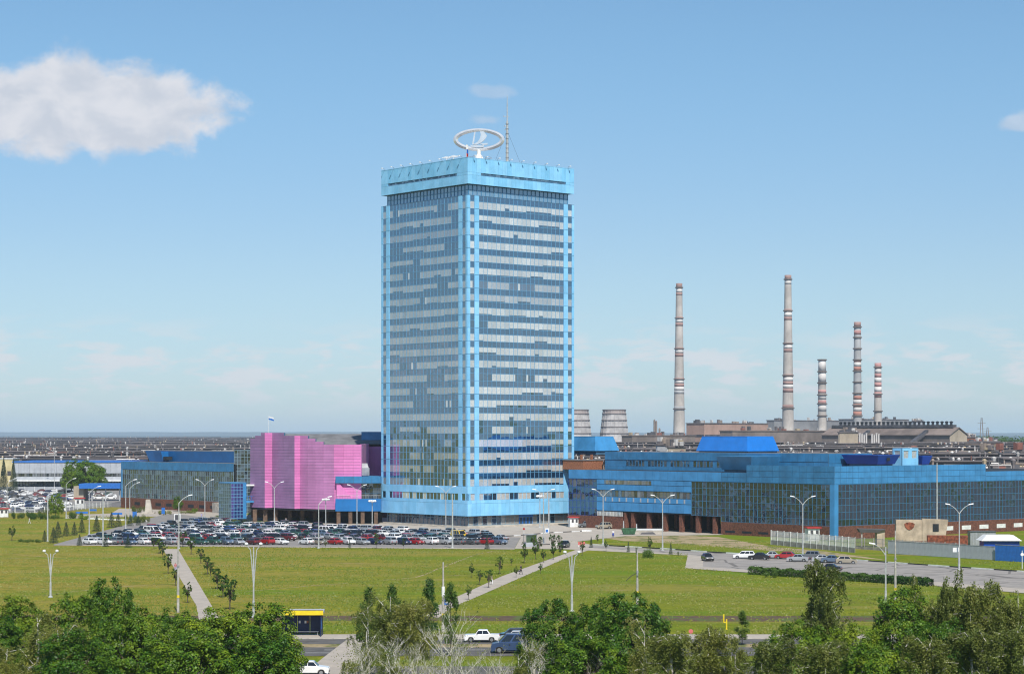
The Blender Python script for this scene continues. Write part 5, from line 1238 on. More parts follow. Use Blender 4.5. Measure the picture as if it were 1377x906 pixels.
# ---- bus shelter
x, y = G(407, 855); bs = thing('bus_shelter', 'bus shelter with yellow roof edge and dark blue walls', 'bus shelter', (x, y, 0))
w2 = 2.25; mb = MB(); mb.hexa([(-w2 - .2, -1.0, 2.75), (w2 + .25, -1.0, 2.75), (w2 + .25, 1.5, 2.75), (-w2 - .2, 1.5, 2.75), (-w2 - .2, -1.0, 2.85), (w2 + .25, -1.0, 2.85), (w2 + .25, 1.5, 3.15), (-w2 - .2, 1.5, 3.15)]); mb.build('roof', MAT['light_grey_sheet'], bs)
mb = MB(); mb.box(-w2 - .25, w2 + .3, -1.06, -.98, 2.62, 3.2); mb.build('yellow_fascia', MAT['yellow_paint'], bs)
mb = MB(); mb.box(-w2 - .25, w2 + .3, -1.1, -.94, 3.2, 3.26); mb.build('fascia_trim', MAT['grey_metal'], bs)
for k in range(3): mb = MB(); a = -w2 + k * w2 * 2 / 3; mb.box(a + .03, a + w2 * 2 / 3 - .03, 1.3, 1.38, .25, 2.35); mb.build('wall_panel', MAT['shelter_blue'], bs)
mb = MB(); mb.box(w2 - .06, w2 + .02, -.6, 1.3, .2, 2.4); sp_ = mb.build('side_panel', MAT['shelter_blue'], bs)
mb = MB(); mb.box(w2 - .08, w2 + .04, -.5, 0.3, .9, 2.2); mb.build('advert', MAT['blue_paint'], sp_)
for a, b in ((.1, 'white_paint'), (.35, 'orange_brick'), (-.6, 'white_paint')): mb = MB(); mb.box(a, a + .22, 1.26, 1.30, 1.45, 1.75); mb.build('notice', MAT[b], bs)
for a in (-w2, w2): 
    for b in (-.9, 1.34): mb = MB(); mb.box(a - .05, a + .05, b - .05, b + .05, 0, 2.76); mb.build('post', MAT['shelter_blue'], bs)
mb = MB(); mb.box(-w2 + .3, w2 - .4, .75, 1.15, .45, .52); mb.build('bench_seat', MAT['white_paint'], bs)
for a in (-w2 + .5, w2 - .6): mb = MB(); mb.box(a, a + .08, .8, 1.1, 0, .45); mb.build('bench_leg', MAT['grey_metal'], bs)
mb = MB(); mb.box(-w2, w2, 1.3, 1.36, 2.35, 2.75); mb.build('upper_rail', MAT['rust'], bs)
# ---- huts
def booth(px, py, w, h, label, rz=.2):
    x, y = G(px, py); t = thing('guard_hut', label, 'hut', (x, y, 0), rz, 'white guard huts with red roofs')
    mb = MB(); mb.box(-w / 2, w / 2, -w * .45, w * .45, .1, h); mb.build('wall', MAT['white_paint'], t)
    mb = MB(); mb.box(-w / 2 - .35, w / 2 + .35, -w * .45 - .35, w * .45 + .3, h, h + .28); mb.build('roof', MAT['red_paint'], t)
    for a in (-.30, .18): mb = MB(); mb.box(a * w - .0, a * w + w * .24, -w * .45 - .03, -w * .45 + .05, h * .5, h * .85); mb.build('window', MAT['monitor_glass'], t)
    mb = MB(); mb.box(w / 2 - .05, w / 2 + .03, -.4, .4, .1, h * .85); mb.build('door', MAT['light_grey_sheet'], t)
    mb = MB(); mb.box(-w / 2 - .1, w / 2 + .1, -w * .5, w * .5, 0, .1); mb.build('base', MAT['concrete'], t)
booth(771, 708.5, 2.2, 2.5, 'white guard hut with red roof beside the tower corner')
booth(1092, 727, 2.7, 2.9, 'white guard hut with red roof behind the mesh fence')
booth(107, 683, 3.0, 3.2, 'white guard hut with dark red roof by the gate house')
booth(5, 695, 2.6, 2.4, 'white kiosk with red roof at the left edge')
# glass kiosk at the car park end
x, y = G(713, 735); kb = thing('glass_shelter', 'small glazed shelter with grey base at the car park end', 'shelter', (x, y, 0), .3)
mb = MB(); mb.box(-1.2, 1.2, -.8, .8, .05, 1.0); mb.build('base_panel', MAT['light_grey_sheet'], kb)
for sx in (-1.2, 1.2):
    for sy in (-.8, .8): mb = MB(); mb.box(sx - .05, sx + .05, sy - .05, sy + .05, 0, 2.6); mb.build('post', MAT['grey_metal'], kb)
mb = MB(); mb.box(-1.35, 1.35, -.95, .95, 2.6, 2.72); mb.build('roof', MAT['grey_metal'], kb)
mb = MB(); mb.col = (.06, .10, .07); Face((0, -.78), (1, 0), (0, -1)).pane(mb, -1.15, 1.15, 1.0, 2.6, 0); mb.build('pane', MAT['lobby_glass'], kb)
# red barrier board, no-entry post, direction sign
x, y = G(782, 735.5); rb = thing('red_board', 'salmon red board on short legs where the diagonal path starts', 'sign', (x, y, 0))
mb = MB(); mb.box(-.75, .75, -.05, .05, .5, 1.2); mb.build('board', MAT['salmon_paint'], rb)
for a in (-.6, .6): mb = MB(); mb.box(a - .05, a + .05, -.04, .04, 0, .5); mb.build('leg', MAT['white_paint'], rb)
x, y = G(704.5, 726); ne = thing('road_sign', 'round dark red sign on a post before the tower doors', 'sign', (x, y, 0))
mb = MB(); mb.tube([(0, 0, 0), (0, 0, 2.9)], .06, 6); mb.build('post', MAT['white_paint'], ne)
mb = MB(); mb.tube([(0, -.1, 2.6), (0, -.06, 2.6)], .27, 12); mb.build('disc', MAT['red_paint'], ne)
x, y = G(731, 731); tb = thing('notice_box', 'small white and blue notice box on the lamp by the tower entrance', 'sign', (x + .4, y - .3, 0))
mb = MB(); mb.tube([(0, 0, 0), (0, 0, 2.6)], .05, 6); mb.build('post', MAT['pole_metal'], tb)
mb = MB(); mb.box(-.1, .75, -.08, .0, 2.4, 3.5); mb.build('panel', MAT['white_paint'], tb)
mb = MB(); mb.box(.05, .6, -.1, -.082, 2.6, 3.2); mb.build('blue_print', MAT['blue_paint'], tb)
# billboard behind the cars
x, y = G(238.5, 708); bb = thing('billboard', 'dark screen in a white frame on a post among the cars', 'billboard', (x, y, 0))
mb = MB(); mb.box(-.12, .12, -.12, .12, 0, 1.6); mb.build('post', MAT['pole_metal'], bb)
mb = MB(); mb.box(-.85, .85, -.12, .12, 1.5, 3.4); mb.build('frame', MAT['white_paint'], bb)
mb = MB(); mb.box(-.6, .6, -.14, -.1, 1.75, 3.15); mb.build('screen', MAT['monitor_glass'], bb)
# stele and bench boards in the little garden
x, y = G(200, 690); sl = thing('stele', 'tapering pale concrete stele on a step before the blue lobby', 'monument', (x, y, 0))
mb = MB(); mb.box(-1.9, 1.9, -1.6, 1.6, 0, .35); mb.build('step', MAT['pale_concrete'], sl)
mb = MB(); mb.hexa([(-1.05, -.6, .35), (1.15, -.6, .35), (1.15, .6, .35), (-1.05, .6, .35), (-.85, -.4, 4.3), (.45, -.4, 4.3), (.45, .4, 4.3), (-.85, .4, 4.3)]); mb.build('shaft', MAT['pale_concrete'], sl)
for i, (px, py, w) in enumerate(((110, 692.5, 3.6), (125, 689, 2.2), (157, 694, 3.2), (181, 699, 1.2), (219.5, 693, 1.0))):
    x, y = G(px, py); t = thing('blue_board', ['wide blue board by the bushes', 'small blue board behind the wide one', 'low blue board left of the stele', 'narrow blue board before the stele', 'narrow blue board right of the stele'][i], 'sign', (x, y, 0), .2, 'blue boards in the garden')
    h = 1.1 if w > 2 else 2.4
    mb = MB(); mb.box(-w / 2, w / 2, -.06, .06, .5, h); mb.build('board', MAT['blue_paint'], t)
    for a in (-w / 2 + .1, w / 2 - .1): mb = MB(); mb.box(a - .05, a + .05, -.05, .05, 0, .5); mb.build('leg', MAT['grey_metal'], t)
wl = thing('garden_wall', 'long low white wall edging the garden beds on the left', 'wall', (0, 0, 0))
for k in range(9):
    (xa_, ya_), (xb_, yb_) = G(118 + k * 9, 697.8 + k * .35), G(125.5 + k * 9, 698 + k * .35); mb = MB(); mb.box(xa_, xb_, ya_ - .3, ya_ + .3, 0, .35); mb.build('wall_block', MAT['white_paint'], wl)
# ---- fences
def fence(name, label, pts, step, h, solid, m_post, m_panel, baseh=.6, bars=5, bw=.02):
    t = thing(name, label, 'fence', (*pts[0], 0))
    P = [Vector((*p, 0)) for p in pts]
    for i in range(len(P) - 1):
        d = P[i + 1] - P[i]; n = max(1, round(d.length / step)); e = d.normalized(); nn = Vector((-e.y, e.x, 0)); L = d.length / n
        ang = math.atan2(e.y, e.x)
        pm = MB(); pm.box(-.09, .09, -.09, .09, 0, h + .1); pmesh = pm.mesh('post', MAT[m_post])
        bmx = MB(); bmx.box(.1, L - .1, -.07, .07, 0, baseh); bmesh_ = bmx.mesh('base_slab', MAT['concrete'])
        qm = MB()
        if solid: qm.box(.1, L - .1, -.03, .03, baseh, h)
        else:
            for k in range(bars): a = .15 + (L - .3) * k / (bars - 1); qm.box(a - bw, a + bw, -.02, .02, baseh, h)
            for z in (baseh + .1, (baseh + h) / 2, h - .05): qm.box(.1, L - .1, -.025, .025, z - .03, z + .03)
        qmesh = qm.mesh('panel', MAT[m_panel])
        for k in range(n):
            o0 = P[i] + e * (k * L) - P[0]
            for me, nm in ((pmesh, 'post'), (bmesh_, 'base_slab'), (qmesh, 'fence_panel')):
                if nm == 'base_slab' and baseh < .05: continue
                o = link(nm, me, t); o.location = o0; o.rotation_euler = (0, 0, ang)
    return t
fence('panel_fence', 'grey fence of glazed panels behind the parked cars by the service road', gp([(1037, 732), (1090, 737), (1150, 743)]), 2.6, 3.1, False, 'white_paint', 'white_paint', 1.0, 11, .045)
fence('mesh_fence', 'low grey mesh fence between glazed panels and the beige ruin', gp([(1150, 737.5), (1200, 741), (1300, 747)]) , 2.8, 2.4, False, 'concrete', 'grey_metal', .5, 12)
fence('boundary_rail', 'pale rail fence before the far left cars', [G(-20, 690), G(60, 689), G(150, 681.5)], 3.0, 1.8, False, 'white_paint', 'light_grey_sheet', .1, 10)
fence('works_fence', 'pale concrete fence along the white workshop', [(WX(-20, 880), 880), (WX(100, 880), 880)], 4.0, 2.2, True, 'white_paint', 'light_grey_sheet', .3)
# grey sheet hoarding with a blue gate end
def hoarding(name, label, a, b, h0, h1, m, step):
    t = thing(name, label, 'fence', (*a, 0)); A, B = Vector((*a, 0)), Vector((*b, 0)); d = B - A; n = max(1, round(d.length / step)); L = d.length / n; ang = math.atan2(d.y, d.x)
    mk = MB(); mk.hexa([(.02, -.05, .05), (L - .02, -.05, .05), (L - .02, .05, .05), (.02, .05, .05), (.02, -.05, h0), (L - .02, -.05, h0), (L - .02, .05, h0), (.02, .05, h0)]); me = mk.mesh('sheet', MAT[m])
    for k in range(n): o = link('sheet', me, t); o.location = d * (k / n); o.rotation_euler = (0, 0, ang)
    mk = MB(); mk.box(0, d.length, -.08, .08, h0, h0 + .12); o = mk.build('top_rail', MAT['grey_metal'], t); o.rotation_euler = (0, 0, ang)
hoarding('sheet_hoarding', 'pale grey sheet metal hoarding before the beige ruin', G(1194, 744), G(1338, 753), 2.55, 2.55, 'light_grey_sheet', 1.5)
hoarding('blue_gate', 'blue sheet metal gate at the right end of grey hoarding', G(1338.4, 753.3), G(1400, 757), 3.0, 3.0, 'blue_paint', 3.0)
# white-roofed lean-to behind the gate
x, y = G(1345, 741); lt = thing('white_roof_shed', 'low shed with bright white roof behind the blue gate', 'shed', (x, y, 0), 0)
mb = MB(); mb.box(-3.4, 4.0, 0, 4, 0, 2.2); mb.build('wall', MAT['navy_panel'], lt)
mb = MB(); mb.hexa([(-4.0, -.6, 2.2), (4.4, -.6, 2.2), (4.4, 4.6, 2.2), (-4.0, 4.6, 2.2), (-2.6, .9, 3.3), (3.0, .9, 3.3), (3.0, 4.5, 3.3), (-2.6, 4.5, 3.3)]); mb.build('roof', MAT['white_paint'], lt)
# beige ruin with a rusty emblem
x, y = G(1240, 734); Yr = y; ru = thing('beige_ruin', 'beige rendered wall fragment with a rusty shield before the glass wall', 'ruin', (x, y, 0), 0)
sx = lambda px: WX(px, Yr) - x; rz_ = lambda py: WZ(py, Yr)
mb = MB(); mb.prism([(sx(1205), 0), (sx(1240), 0), (sx(1240), 1.2), (sx(1205), 1.2)], 0, rz_(698.5)); mb.build('left_wall', MAT['beige_render'], ru)
mb = MB(); mb.hexa([(sx(1240), -.2, 0), (sx(1269), -.2, 0), (sx(1269), 1.4, 0), (sx(1240), 1.4, 0), (sx(1240), -.2, rz_(697)), (sx(1275), -.2, rz_(698.5)), (sx(1275), 1.4, rz_(698.5)), (sx(1240), 1.4, rz_(697))]); mb.build('right_wall', MAT['beige_render'], ru)
mb = MB(); sh = [(1216, 704), (1219, 702.3), (1223, 701.7), (1227, 702.3), (1230, 704), (1229, 708), (1226, 711), (1223, 712.2), (1220, 711), (1217, 708)]; mb.poly([(sx(a), -.12, rz_(b)) for a, b in sh] + [(sx(a), .02, rz_(b)) for a, b in sh], [tuple(range(10)), tuple(range(10, 20))[::-1]] + [(i, (i + 1) % 10, 10 + (i + 1) % 10, 10 + i) for i in range(10)]); mb.build('rusty_shield', MAT['rust'], ru)
mb = MB(); mb.box(sx(1254), sx(1262), -.32, -.19, rz_(714), rz_(704)); mb.build('opening', MAT['interior_dark'], ru)
x0_, y0_ = G(1268, 737); ct = thing('rusty_container', 'rusty red freight container beside the beige ruin', 'container', (x0_, y0_, 0), -.12)
mb = MB(); mb.box(-3.2, 5.2, 0, 2.4, .1, 2.7); mb.build('body', MAT['rust'], ct)
for k in range(28): mb = MB(); mb.box(-3.15 + k * .3, -3.02 + k * .3, -.05, .01, .15, 2.65); mb.build('rib', MAT['rust'], ct)
x0_, y0_ = G(1240, 738); sc2 = thing('scrap_cage', 'low rusty cage of scrap before the beige ruin', 'cage', (x0_, y0_, 0), 0)
for k in range(12): mb = MB(); a = -2.2 + k * .42; mb.box(a, a + .06, 0, .06, 0, 1.7); mb.build('bar', MAT['rust'], sc2)
for z in (.2, .9, 1.65): mb = MB(); mb.box(-2.2, 2.5, -.01, .07, z, z + .07); mb.build('rail', MAT['rust'], sc2)
mb = MB(); mb.hexa([(-2, .3, 0), (2.2, .3, 0), (2.2, 2, 0), (-2, 2, 0), (-1.4, .6, 1.2), (1.6, .5, 1.4), (1.3, 1.7, 1.3), (-1.5, 1.6, 1.0)]); mb.build('scrap_heap', MAT['rust'], sc2)
x0_, y0_ = G(1322, 733); gs = thing('grey_shed', 'grey sheet metal shed right of the rusty container', 'shed', (x0_, y0_, 0), 0)
w_ = WX(1342, y0_) - WX(1308, y0_); mb = MB(); mb.box(-w_ / 2, w_ / 2, 0, 3, 0, 3.0); mb.build('wall', MAT['grey_metal'], gs)
for k in range(9): mb = MB(); mb.box(-w_ / 2 + k * w_ / 9, -w_ / 2 + k * w_ / 9 + .06, -.05, .01, .05, 2.95); mb.build('seam', MAT['light_grey_sheet'], gs)
mb = MB(); mb.box(-w_ / 2 - .1, w_ / 2 + .1, -.2, 3.1, 3.0, 3.1); mb.build('roof', MAT['roof_felt'], gs)
# concrete booth with dark canopy
x0_, y0_ = G(1183, 735); cb = thing('concrete_booth', 'beige concrete booth with dark canopy behind the mesh fence', 'booth', (x0_, y0_, 0), 0)
mb = MB(); mb.box(-.6, 1.1, 0, 2.5, 0, 3.6); mb.build('wall', MAT['beige_render'], cb)
mb = MB(); mb.hexa([(-4.2, -.3, 3.1), (-.6, -.3, 3.1), (-.6, 2.5, 3.1), (-4.2, 2.5, 3.1), (-4.6, -.5, 3.9), (1.3, -.5, 3.75), (1.3, 2.6, 3.75), (-4.6, 2.6, 3.9)]); mb.build('canopy', MAT['roof_felt'], cb)
mb = MB(); mb.box(-4.0, -3.7, 0, .3, 0, 3.1); mb.build('post', MAT['concrete'], cb)
# green skip, loading slab, white hut sign
x0_, y0_ = G(845.5, 718.5); sk = thing('green_skip', 'dark green rubbish skip before the brick undercroft', 'skip', (x0_, y0_, 0), .1)
mb = MB(); mb.hexa([(-1.3, -.8, .15), (1.3, -.8, .15), (1.3, .8, .15), (-1.3, .8, .15), (-1.75, -.95, 1.45), (1.75, -.95, 1.45), (1.75, .95, 1.45), (-1.75, .95, 1.45)]); mb.build('tub', MAT['green_paint'], sk)
mb = MB(); mb.box(-1.8, 1.8, -1.0, 1.0, 1.45, 1.55); mb.build('rim', MAT['green_paint'], sk)
for a in (-1.0, .8): mb = MB(); mb.box(a, a + .2, -.7, .7, 0, .15); mb.build('foot', MAT['black_paint'], sk)
x0_, y0_ = G(872, 718); ls = thing('loading_slab', 'low white concrete slab before the brick undercroft', 'slab', (x0_, y0_, 0), .0)
mb = MB(); mb.box(-3.4, 3.6, 1, 6, 0, .9); mb.build('ramp', MAT['pale_concrete'], ls)
mb = MB(); mb.box(-3.5, 3.7, .9, 6, .9, 1.1); mb.build('kerb', MAT['white_paint'], ls)
mb = MB(); mb.hexa([(-2, -1.4, 0), (1.6, -1.4, 0), (1.9, .6, 0), (-2, .6, 0), (-1.6, -.9, .5), (1.0, -1.0, .35), (1.1, .2, .55), (-1.5, .3, .3)]); mb.build('rubble', MAT['roof_felt'], ls)
x0_, y0_ = G(788, 714); il = thing('lamp_island', 'low white concrete island at the foot of a cluster lamp', 'island', (x0_, y0_ - 1, 0))
mb = MB(); mb.box(-1.1, 1.3, -.7, .7, 0, .4); mb.build('block', MAT['white_paint'], il)
# white info board on the service road lamp; yellow gas marker; round post
x0_, y0_ = G(1284, 766); ib = thing('white_board', 'white blank board hanging on the lamp before the hoarding', 'sign', (x0_, y0_ - .2, 0))
mb = MB(); mb.box(-.4, .75, -.04, .04, 3.2, 4.0); mb.build('panel', MAT['white_paint'], ib)
mb = MB(); mb.tube([(.6, .06, 0), (.6, .06, 4.1)], .05, 6); mb.build('post', MAT['pole_metal'], ib)
x0_, y0_ = G(977, 846); ym = thing('yellow_marker', 'bright yellow bent gas pipe marker on the dug soil', 'marker', (x0_, y0_, 0))
mb = MB(); mb.tube([(0, 0, 0), (0, 0, 1.3)], .09, 8); mb.tube([(-.12, 0, .9), (-.35, 0, .9), (-.35, 0, 1.9)], .09, 8); mb.build('pipe', MAT['yellow_paint'], ym)
mb = MB(); mb.lathe([(.16, 0), (.16, .1)], 8); mb.build('foot', MAT['yellow_paint'], ym)
x0_, y0_ = G(929, 869); rs_ = thing('red_sign', 'small red and white round sign among the birches', 'sign', (x0_, y0_, 0))
mb = MB(); mb.tube([(0, 0, 0), (0, 0, 1.6)], .04, 6); mb.build('post', MAT['pole_metal'], rs_)
mb = MB(); mb.tube([(0, -.06, 1.75), (0, -.02, 1.75)], .26, 12); mb.build('disc', MAT['salmon_paint'], rs_)
x0_, y0_ = G(1374.5, 764.5); sp2 = thing('round_sign_post', 'white post with round sign at the right edge', 'sign', (x0_, y0_, 0))
mb = MB(); mb.tube([(0, 0, 0), (0, 0, 3.3)], .07, 6); mb.build('post', MAT['white_paint'], sp2)
mb = MB(); mb.tube([(0, -.1, 2.6), (0, -.06, 2.6)], .3, 12); mb.build('disc', MAT['lamp_white'], sp2)
# ------------------------------------------------------------------ trees, hedges, shrubs
nr = np.random.default_rng(77); rng = random.Random(77)
def leaf_material(name, c1, c2, c3, trans=.32):
    m = bpy.data.materials.new(name); m.use_nodes = True; t = NT(m.node_tree); t.n.clear()
    out = t.new('ShaderNodeOutputMaterial'); mx = t.new('ShaderNodeMixShader'); t.l.new(mx.outputs[0], out.inputs[0])
    p = t.new('ShaderNodeBsdfPrincipled'); p.inputs['Roughness'].default_value = .5; p.inputs['Specular IOR Level'].default_value = .3
    tr = t.new('ShaderNodeBsdfTranslucent')
    a = t.new('ShaderNodeAttribute', attribute_name='Col'); s = t.new('ShaderNodeSeparateColor'); t.l.new(a.outputs[0], s.inputs[0])
    oi = t.new('ShaderNodeObjectInfo')
    c = t.mix(s.outputs[0], c1, c2); c = t.mix(t.math('MULTIPLY', s.outputs[1], .8), c, c3)
    hv = t.new('ShaderNodeHueSaturation'); t.l.new(c, hv.inputs['Color']); t.l.new(t.math('MULTIPLY_ADD', oi.outputs['Random'], .65, .80), hv.inputs['Value']); t.l.new(t.math('MULTIPLY_ADD', oi.outputs['Random'], -.045, .515), hv.inputs['Hue'])
    t.l.new(hv.outputs[0], p.inputs['Base Color']); t.l.new(hv.outputs[0], tr.inputs['Color'])
    mx.inputs[0].default_value = trans; t.l.new(p.outputs[0], mx.inputs[1]); t.l.new(tr.outputs[0], mx.inputs[2]); MAT[name] = m
leaf_material('maple_leaf', (.020, .078, .004), (.098, .198, .008), (.215, .275, .012), .22)
leaf_material('birch_leaf', (.080, .120, .020), (.150, .190, .034), (.21, .21, .055))
leaf_material('fir_needle', (.018, .040, .022), (.036, .066, .034), (.06, .08, .03), .15)
leaf_material('dark_leaf', (.026, .080, .010), (.060, .130, .014), (.10, .15, .02))
mat('bark', (.085, .068, .05), .9, 0, .25, 4, .4, 15)
mat('birch_bark', (.66, .63, .57), .8, 0, .12, 5, .2, 15, col2=(.42, .39, .34))
def leaves(name, P, N, size, m, tone=None, aspect=.75):
    n = len(P); N = N / (np.linalg.norm(N, axis=1, keepdims=True) + 1e-9); r = nr.normal(size=(n, 3)); A = np.cross(N, r); A /= (np.linalg.norm(A, axis=1, keepdims=True) + 1e-9); B = np.cross(N, A)
    s = (size * nr.uniform(.65, 1.35, n))[:, None]; h = s * aspect
    V = np.stack([P - A * s * .5, P - B * h * .5 + N * s * .06, P + A * s * .5, P + B * h * .5 + N * s * .06], 1).reshape(-1, 3)
    me = bpy.data.meshes.new(name); me.vertices.add(4 * n); me.vertices.foreach_set('co', V.astype(np.float32).ravel())
    me.loops.add(4 * n); me.loops.foreach_set('vertex_index', np.arange(4 * n, dtype=np.int32)); me.polygons.add(n)
    me.polygons.foreach_set('loop_start', np.arange(0, 4 * n, 4, dtype=np.int32))
    me.materials.append(MAT[m]); me.update(calc_edges=True)
    at = me.attributes.new('Col', 'FLOAT_COLOR', 'CORNER'); c = np.ones((n, 4)); c[:, 0] = nr.random(n); c[:, 1] = (tone if tone is not None else 0) ; c[:, 1] = np.clip(c[:, 1] * nr.uniform(.4, 1.4, n), 0, 1)
    at.data.foreach_set('color', np.repeat(c, 4, 0).astype(np.float32).ravel()); return me
def sph(n): v = nr.normal(size=(n, 3)); return v / np.linalg.norm(v, axis=1, keepdims=True)
def maple_proto(seed, H=10.0, r=4.2, rz=4.6, clumps=240, per=105, size=.235, m='maple_leaf', low=-.75):
    global nr; nr = np.random.default_rng(seed); rg = random.Random(seed)
    C0 = np.array([0, 0, H - rz]); d = sph(clumps * 2); d = d[d[:, 2] > low][:clumps]; k = len(d)
    ph = nr.uniform(0, 6.28, 6)
    lump = 1 + .10 * np.sin(3 * np.arctan2(d[:, 1], d[:, 0]) + ph[0]) + .10 * np.sin(5 * d[:, 2] + 2 * d[:, 0] + ph[1]) + .07 * np.sin(7 * d[:, 0] + 5 * d[:, 1] + ph[2])
    rad = (nr.uniform(.50, 1.0, k) ** .55) * lump
    cc = C0 + d * rad[:, None] * np.array([r, r, rz]); cr = nr.uniform(.42, 1.0, k) * r * .215
    Ps, Ns, Ts = [], [], []
    for i in range(k):
        n = int(per * nr.uniform(.6, 1.3)); q = sph(n) + d[i] * .55 + np.array([0, 0, .35]); q /= np.linalg.norm(q, axis=1, keepdims=True); rr = cr[i] * nr.uniform(.45, 1.15, n)[:, None]
        Ps.append(cc[i] + q * rr); Ns.append(q * .8 + d[i] * .35 + np.array([0, 0, .35]) + nr.normal(size=(n, 3)) * .45); Ts.append(np.full(n, max(0, nr.normal(.14, .22))))
    me = leaves('crown', np.concatenate(Ps), np.concatenate(Ns), size, m, np.concatenate(Ts))
    tw = H / 10; mb = MB(); mb.tube([(0, 0, 0), (.05 * tw, 0, H * .2), (0, .08 * tw, H * .42), (.1 * tw, 0, H * .7)], [.26 * tw, .2 * tw, .16 * tw, .07 * tw], 8)
    for i in range(0, k, max(1, k // 18)):
        b = Vector((.03, .04, H * rg.uniform(.2, .5))); e = Vector(cc[i]); mid = b.lerp(e, .5) + Vector((0, 0, .4 * tw)); mb.tube([b, mid, e], [.11 * tw, .06 * tw, .025 * tw], 5)
    return me, mb.mesh('trunk', MAT['bark'])
def birch_proto(seed, H=10.0, r=2.7, limbs=9, twigs=150, per=62, size=.17, bare=.25):
    global nr; nr = np.random.default_rng(seed); rg = random.Random(seed); mb = MB(); tips = []
    stems = 1 + (seed % 2)
    for s in range(stems):
        ox = rg.uniform(-.5, .5) * (stems - 1); lean = rg.uniform(-.9, .9); tr = [(ox, 0, 0), (ox + lean * .3, rg.uniform(-.2, .2), H * .35), (ox + lean * .7, rg.uniform(-.3, .3), H * .7), (ox + lean, 0, H * .97)]
        mb.tube(tr, [.15, .12, .075, .02], 7)
        for k in range(limbs):
            f = rg.uniform(.28, .9); z = H * f; a = rg.uniform(0, 6.28); L = r * rg.uniform(.55, 1.2) * (1.25 - .55 * f)
            b = Vector((ox + lean * f, 0, z)); m1 = b + Vector((math.cos(a) * L * .5, math.sin(a) * L * .5, L * .65)); e = b + Vector((math.cos(a) * L, math.sin(a) * L, L * rg.uniform(.6, 1.05)))
            if e.z > H: e.z = H - rg.uniform(0, .6)
            mb.tube([b, m1, e], [.055, .038, .014], 5); tips += [(b, m1, e)] * 2
            for _ in range(1):
                p = m1.lerp(e, rg.random()); q = p + Vector((rg.uniform(-.8, .8), rg.uniform(-.8, .8), rg.uniform(-.2, .9))); mb.tube([p, q], [.02, .008], 4)
        tips += [(Vector(tr[1]), Vector(tr[2]), Vector(tr[3]))] * 2
    Ps, Ns, Ts = [], [], []
    for _ in range(twigs):
        b, m1, e = rg.choice(tips); u = rg.uniform(.2, 1); p = (b.lerp(m1, u * 2) if u < .5 else m1.lerp(e, u * 2 - 1)) + Vector((rg.gauss(0, .3), rg.gauss(0, .3), rg.gauss(0, .25)))
        a = rg.uniform(0, 6.28); L = rg.uniform(.8, 2.2); n = int(per * rg.uniform(.5, 1.3)); t = nr.random(n)
        x = p.x + math.cos(a) * L * .45 * t; y = p.y + math.sin(a) * L * .45 * t; z = p.z + .25 * np.sin(t * 3) - L * t ** 1.6
        Ps.append(np.stack([x, y, z], 1) + nr.normal(size=(n, 3)) * .13); Ns.append(nr.normal(size=(n, 3)) + np.array([math.cos(a) * .5, math.sin(a) * .5 - .25, .55])); Ts.append(np.full(n, abs(rg.gauss(.15, .25))))
    P = np.concatenate(Ps); P[:, 2] = np.maximum(P[:, 2], .4)
    return leaves('crown', P, np.concatenate(Ns), size, 'birch_leaf', np.concatenate(Ts), .6), mb.mesh('trunk', MAT['birch_bark'])
def bare_proto(seed, H=7.0, n0=4, spread=.55):
    rg = random.Random(seed); mb = MB(); ends = []
    def grow(p, d, L, r0, lev):
        q1 = p + d * L * .5 + Vector((rg.gauss(0, .05 * L), rg.gauss(0, .05 * L), 0)); q2 = q1 + (d + Vector((rg.gauss(0, .14), rg.gauss(0, .14), .06))).normalized() * L * .5
        mb.tube([p, q1, q2], [r0, r0 * .8, r0 * .6], 5 if lev < 2 else 4, False); ends.append(q2)
        if lev < 4:
            for k in range(rg.choice((2, 2, 3)) if lev else n0):
                s = rg.uniform(.45, 1); pp = p.lerp(q1, s * 2) if s < .5 else q1.lerp(q2, s * 2 - 1)
                nd = (d + Vector((rg.gauss(0, spread), rg.gauss(0, spread), rg.uniform(-.05, .35)))).normalized(); grow(pp, nd, L * rg.uniform(.5, .78), r0 * .56, lev + 1)
    for s in range(3): grow(Vector((rg.uniform(-.3, .3), rg.uniform(-.3, .3), 0)), Vector((rg.uniform(-.35, .35), rg.uniform(-.3, .3), 1)).normalized(), H * .42, .065, 0)
    E = np.array([tuple(e) for e in ends if e.z > 1.2]); n = len(E) * 2; idx = nr.integers(0, len(E), n)
    me = leaves('crown', E[idx] + nr.normal(size=(n, 3)) * .25, nr.normal(size=(n, 3)) + np.array([0, -.2, .6]), .14, 'birch_leaf', np.full(n, .3), .6)
    return me, mb.mesh('branches', MAT['birch_bark'])
def fir_proto(seed, H=10, r=2.2, n=9000, size=.2):
    global nr; nr = np.random.default_rng(seed); t = nr.random(n) ** .7; z = H * (.04 + .96 * (1 - t)) ; lay = np.floor(z / H * 16); a = nr.random(n) * 6.283; br = np.floor(a / 6.283 * 11 + lay * .37); a = (br - lay * .37) / 11 * 6.283 + nr.normal(size=n) * .16
    rr = r * (1 - z / H) ** .9 * nr.uniform(.15, 1.08, n) ** .6 + .05; P = np.stack([rr * np.cos(a), rr * np.sin(a), z - rr * .28 + nr.normal(size=n) * .06 * H / 10], 1); P[:, 2] = np.maximum(P[:, 2], .05)
    N = np.stack([np.cos(a) * .5, np.sin(a) * .5, np.ones(n) * .8], 1) + nr.normal(size=(n, 3)) * .45
    mb = MB(); mb.tube([(0, 0, 0), (0, 0, H * .95)], [r * .07, .01], 6); return leaves('crown', P, N, size, 'fir_needle', np.full(n, .1), .5), mb.mesh('trunk', MAT['bark'])
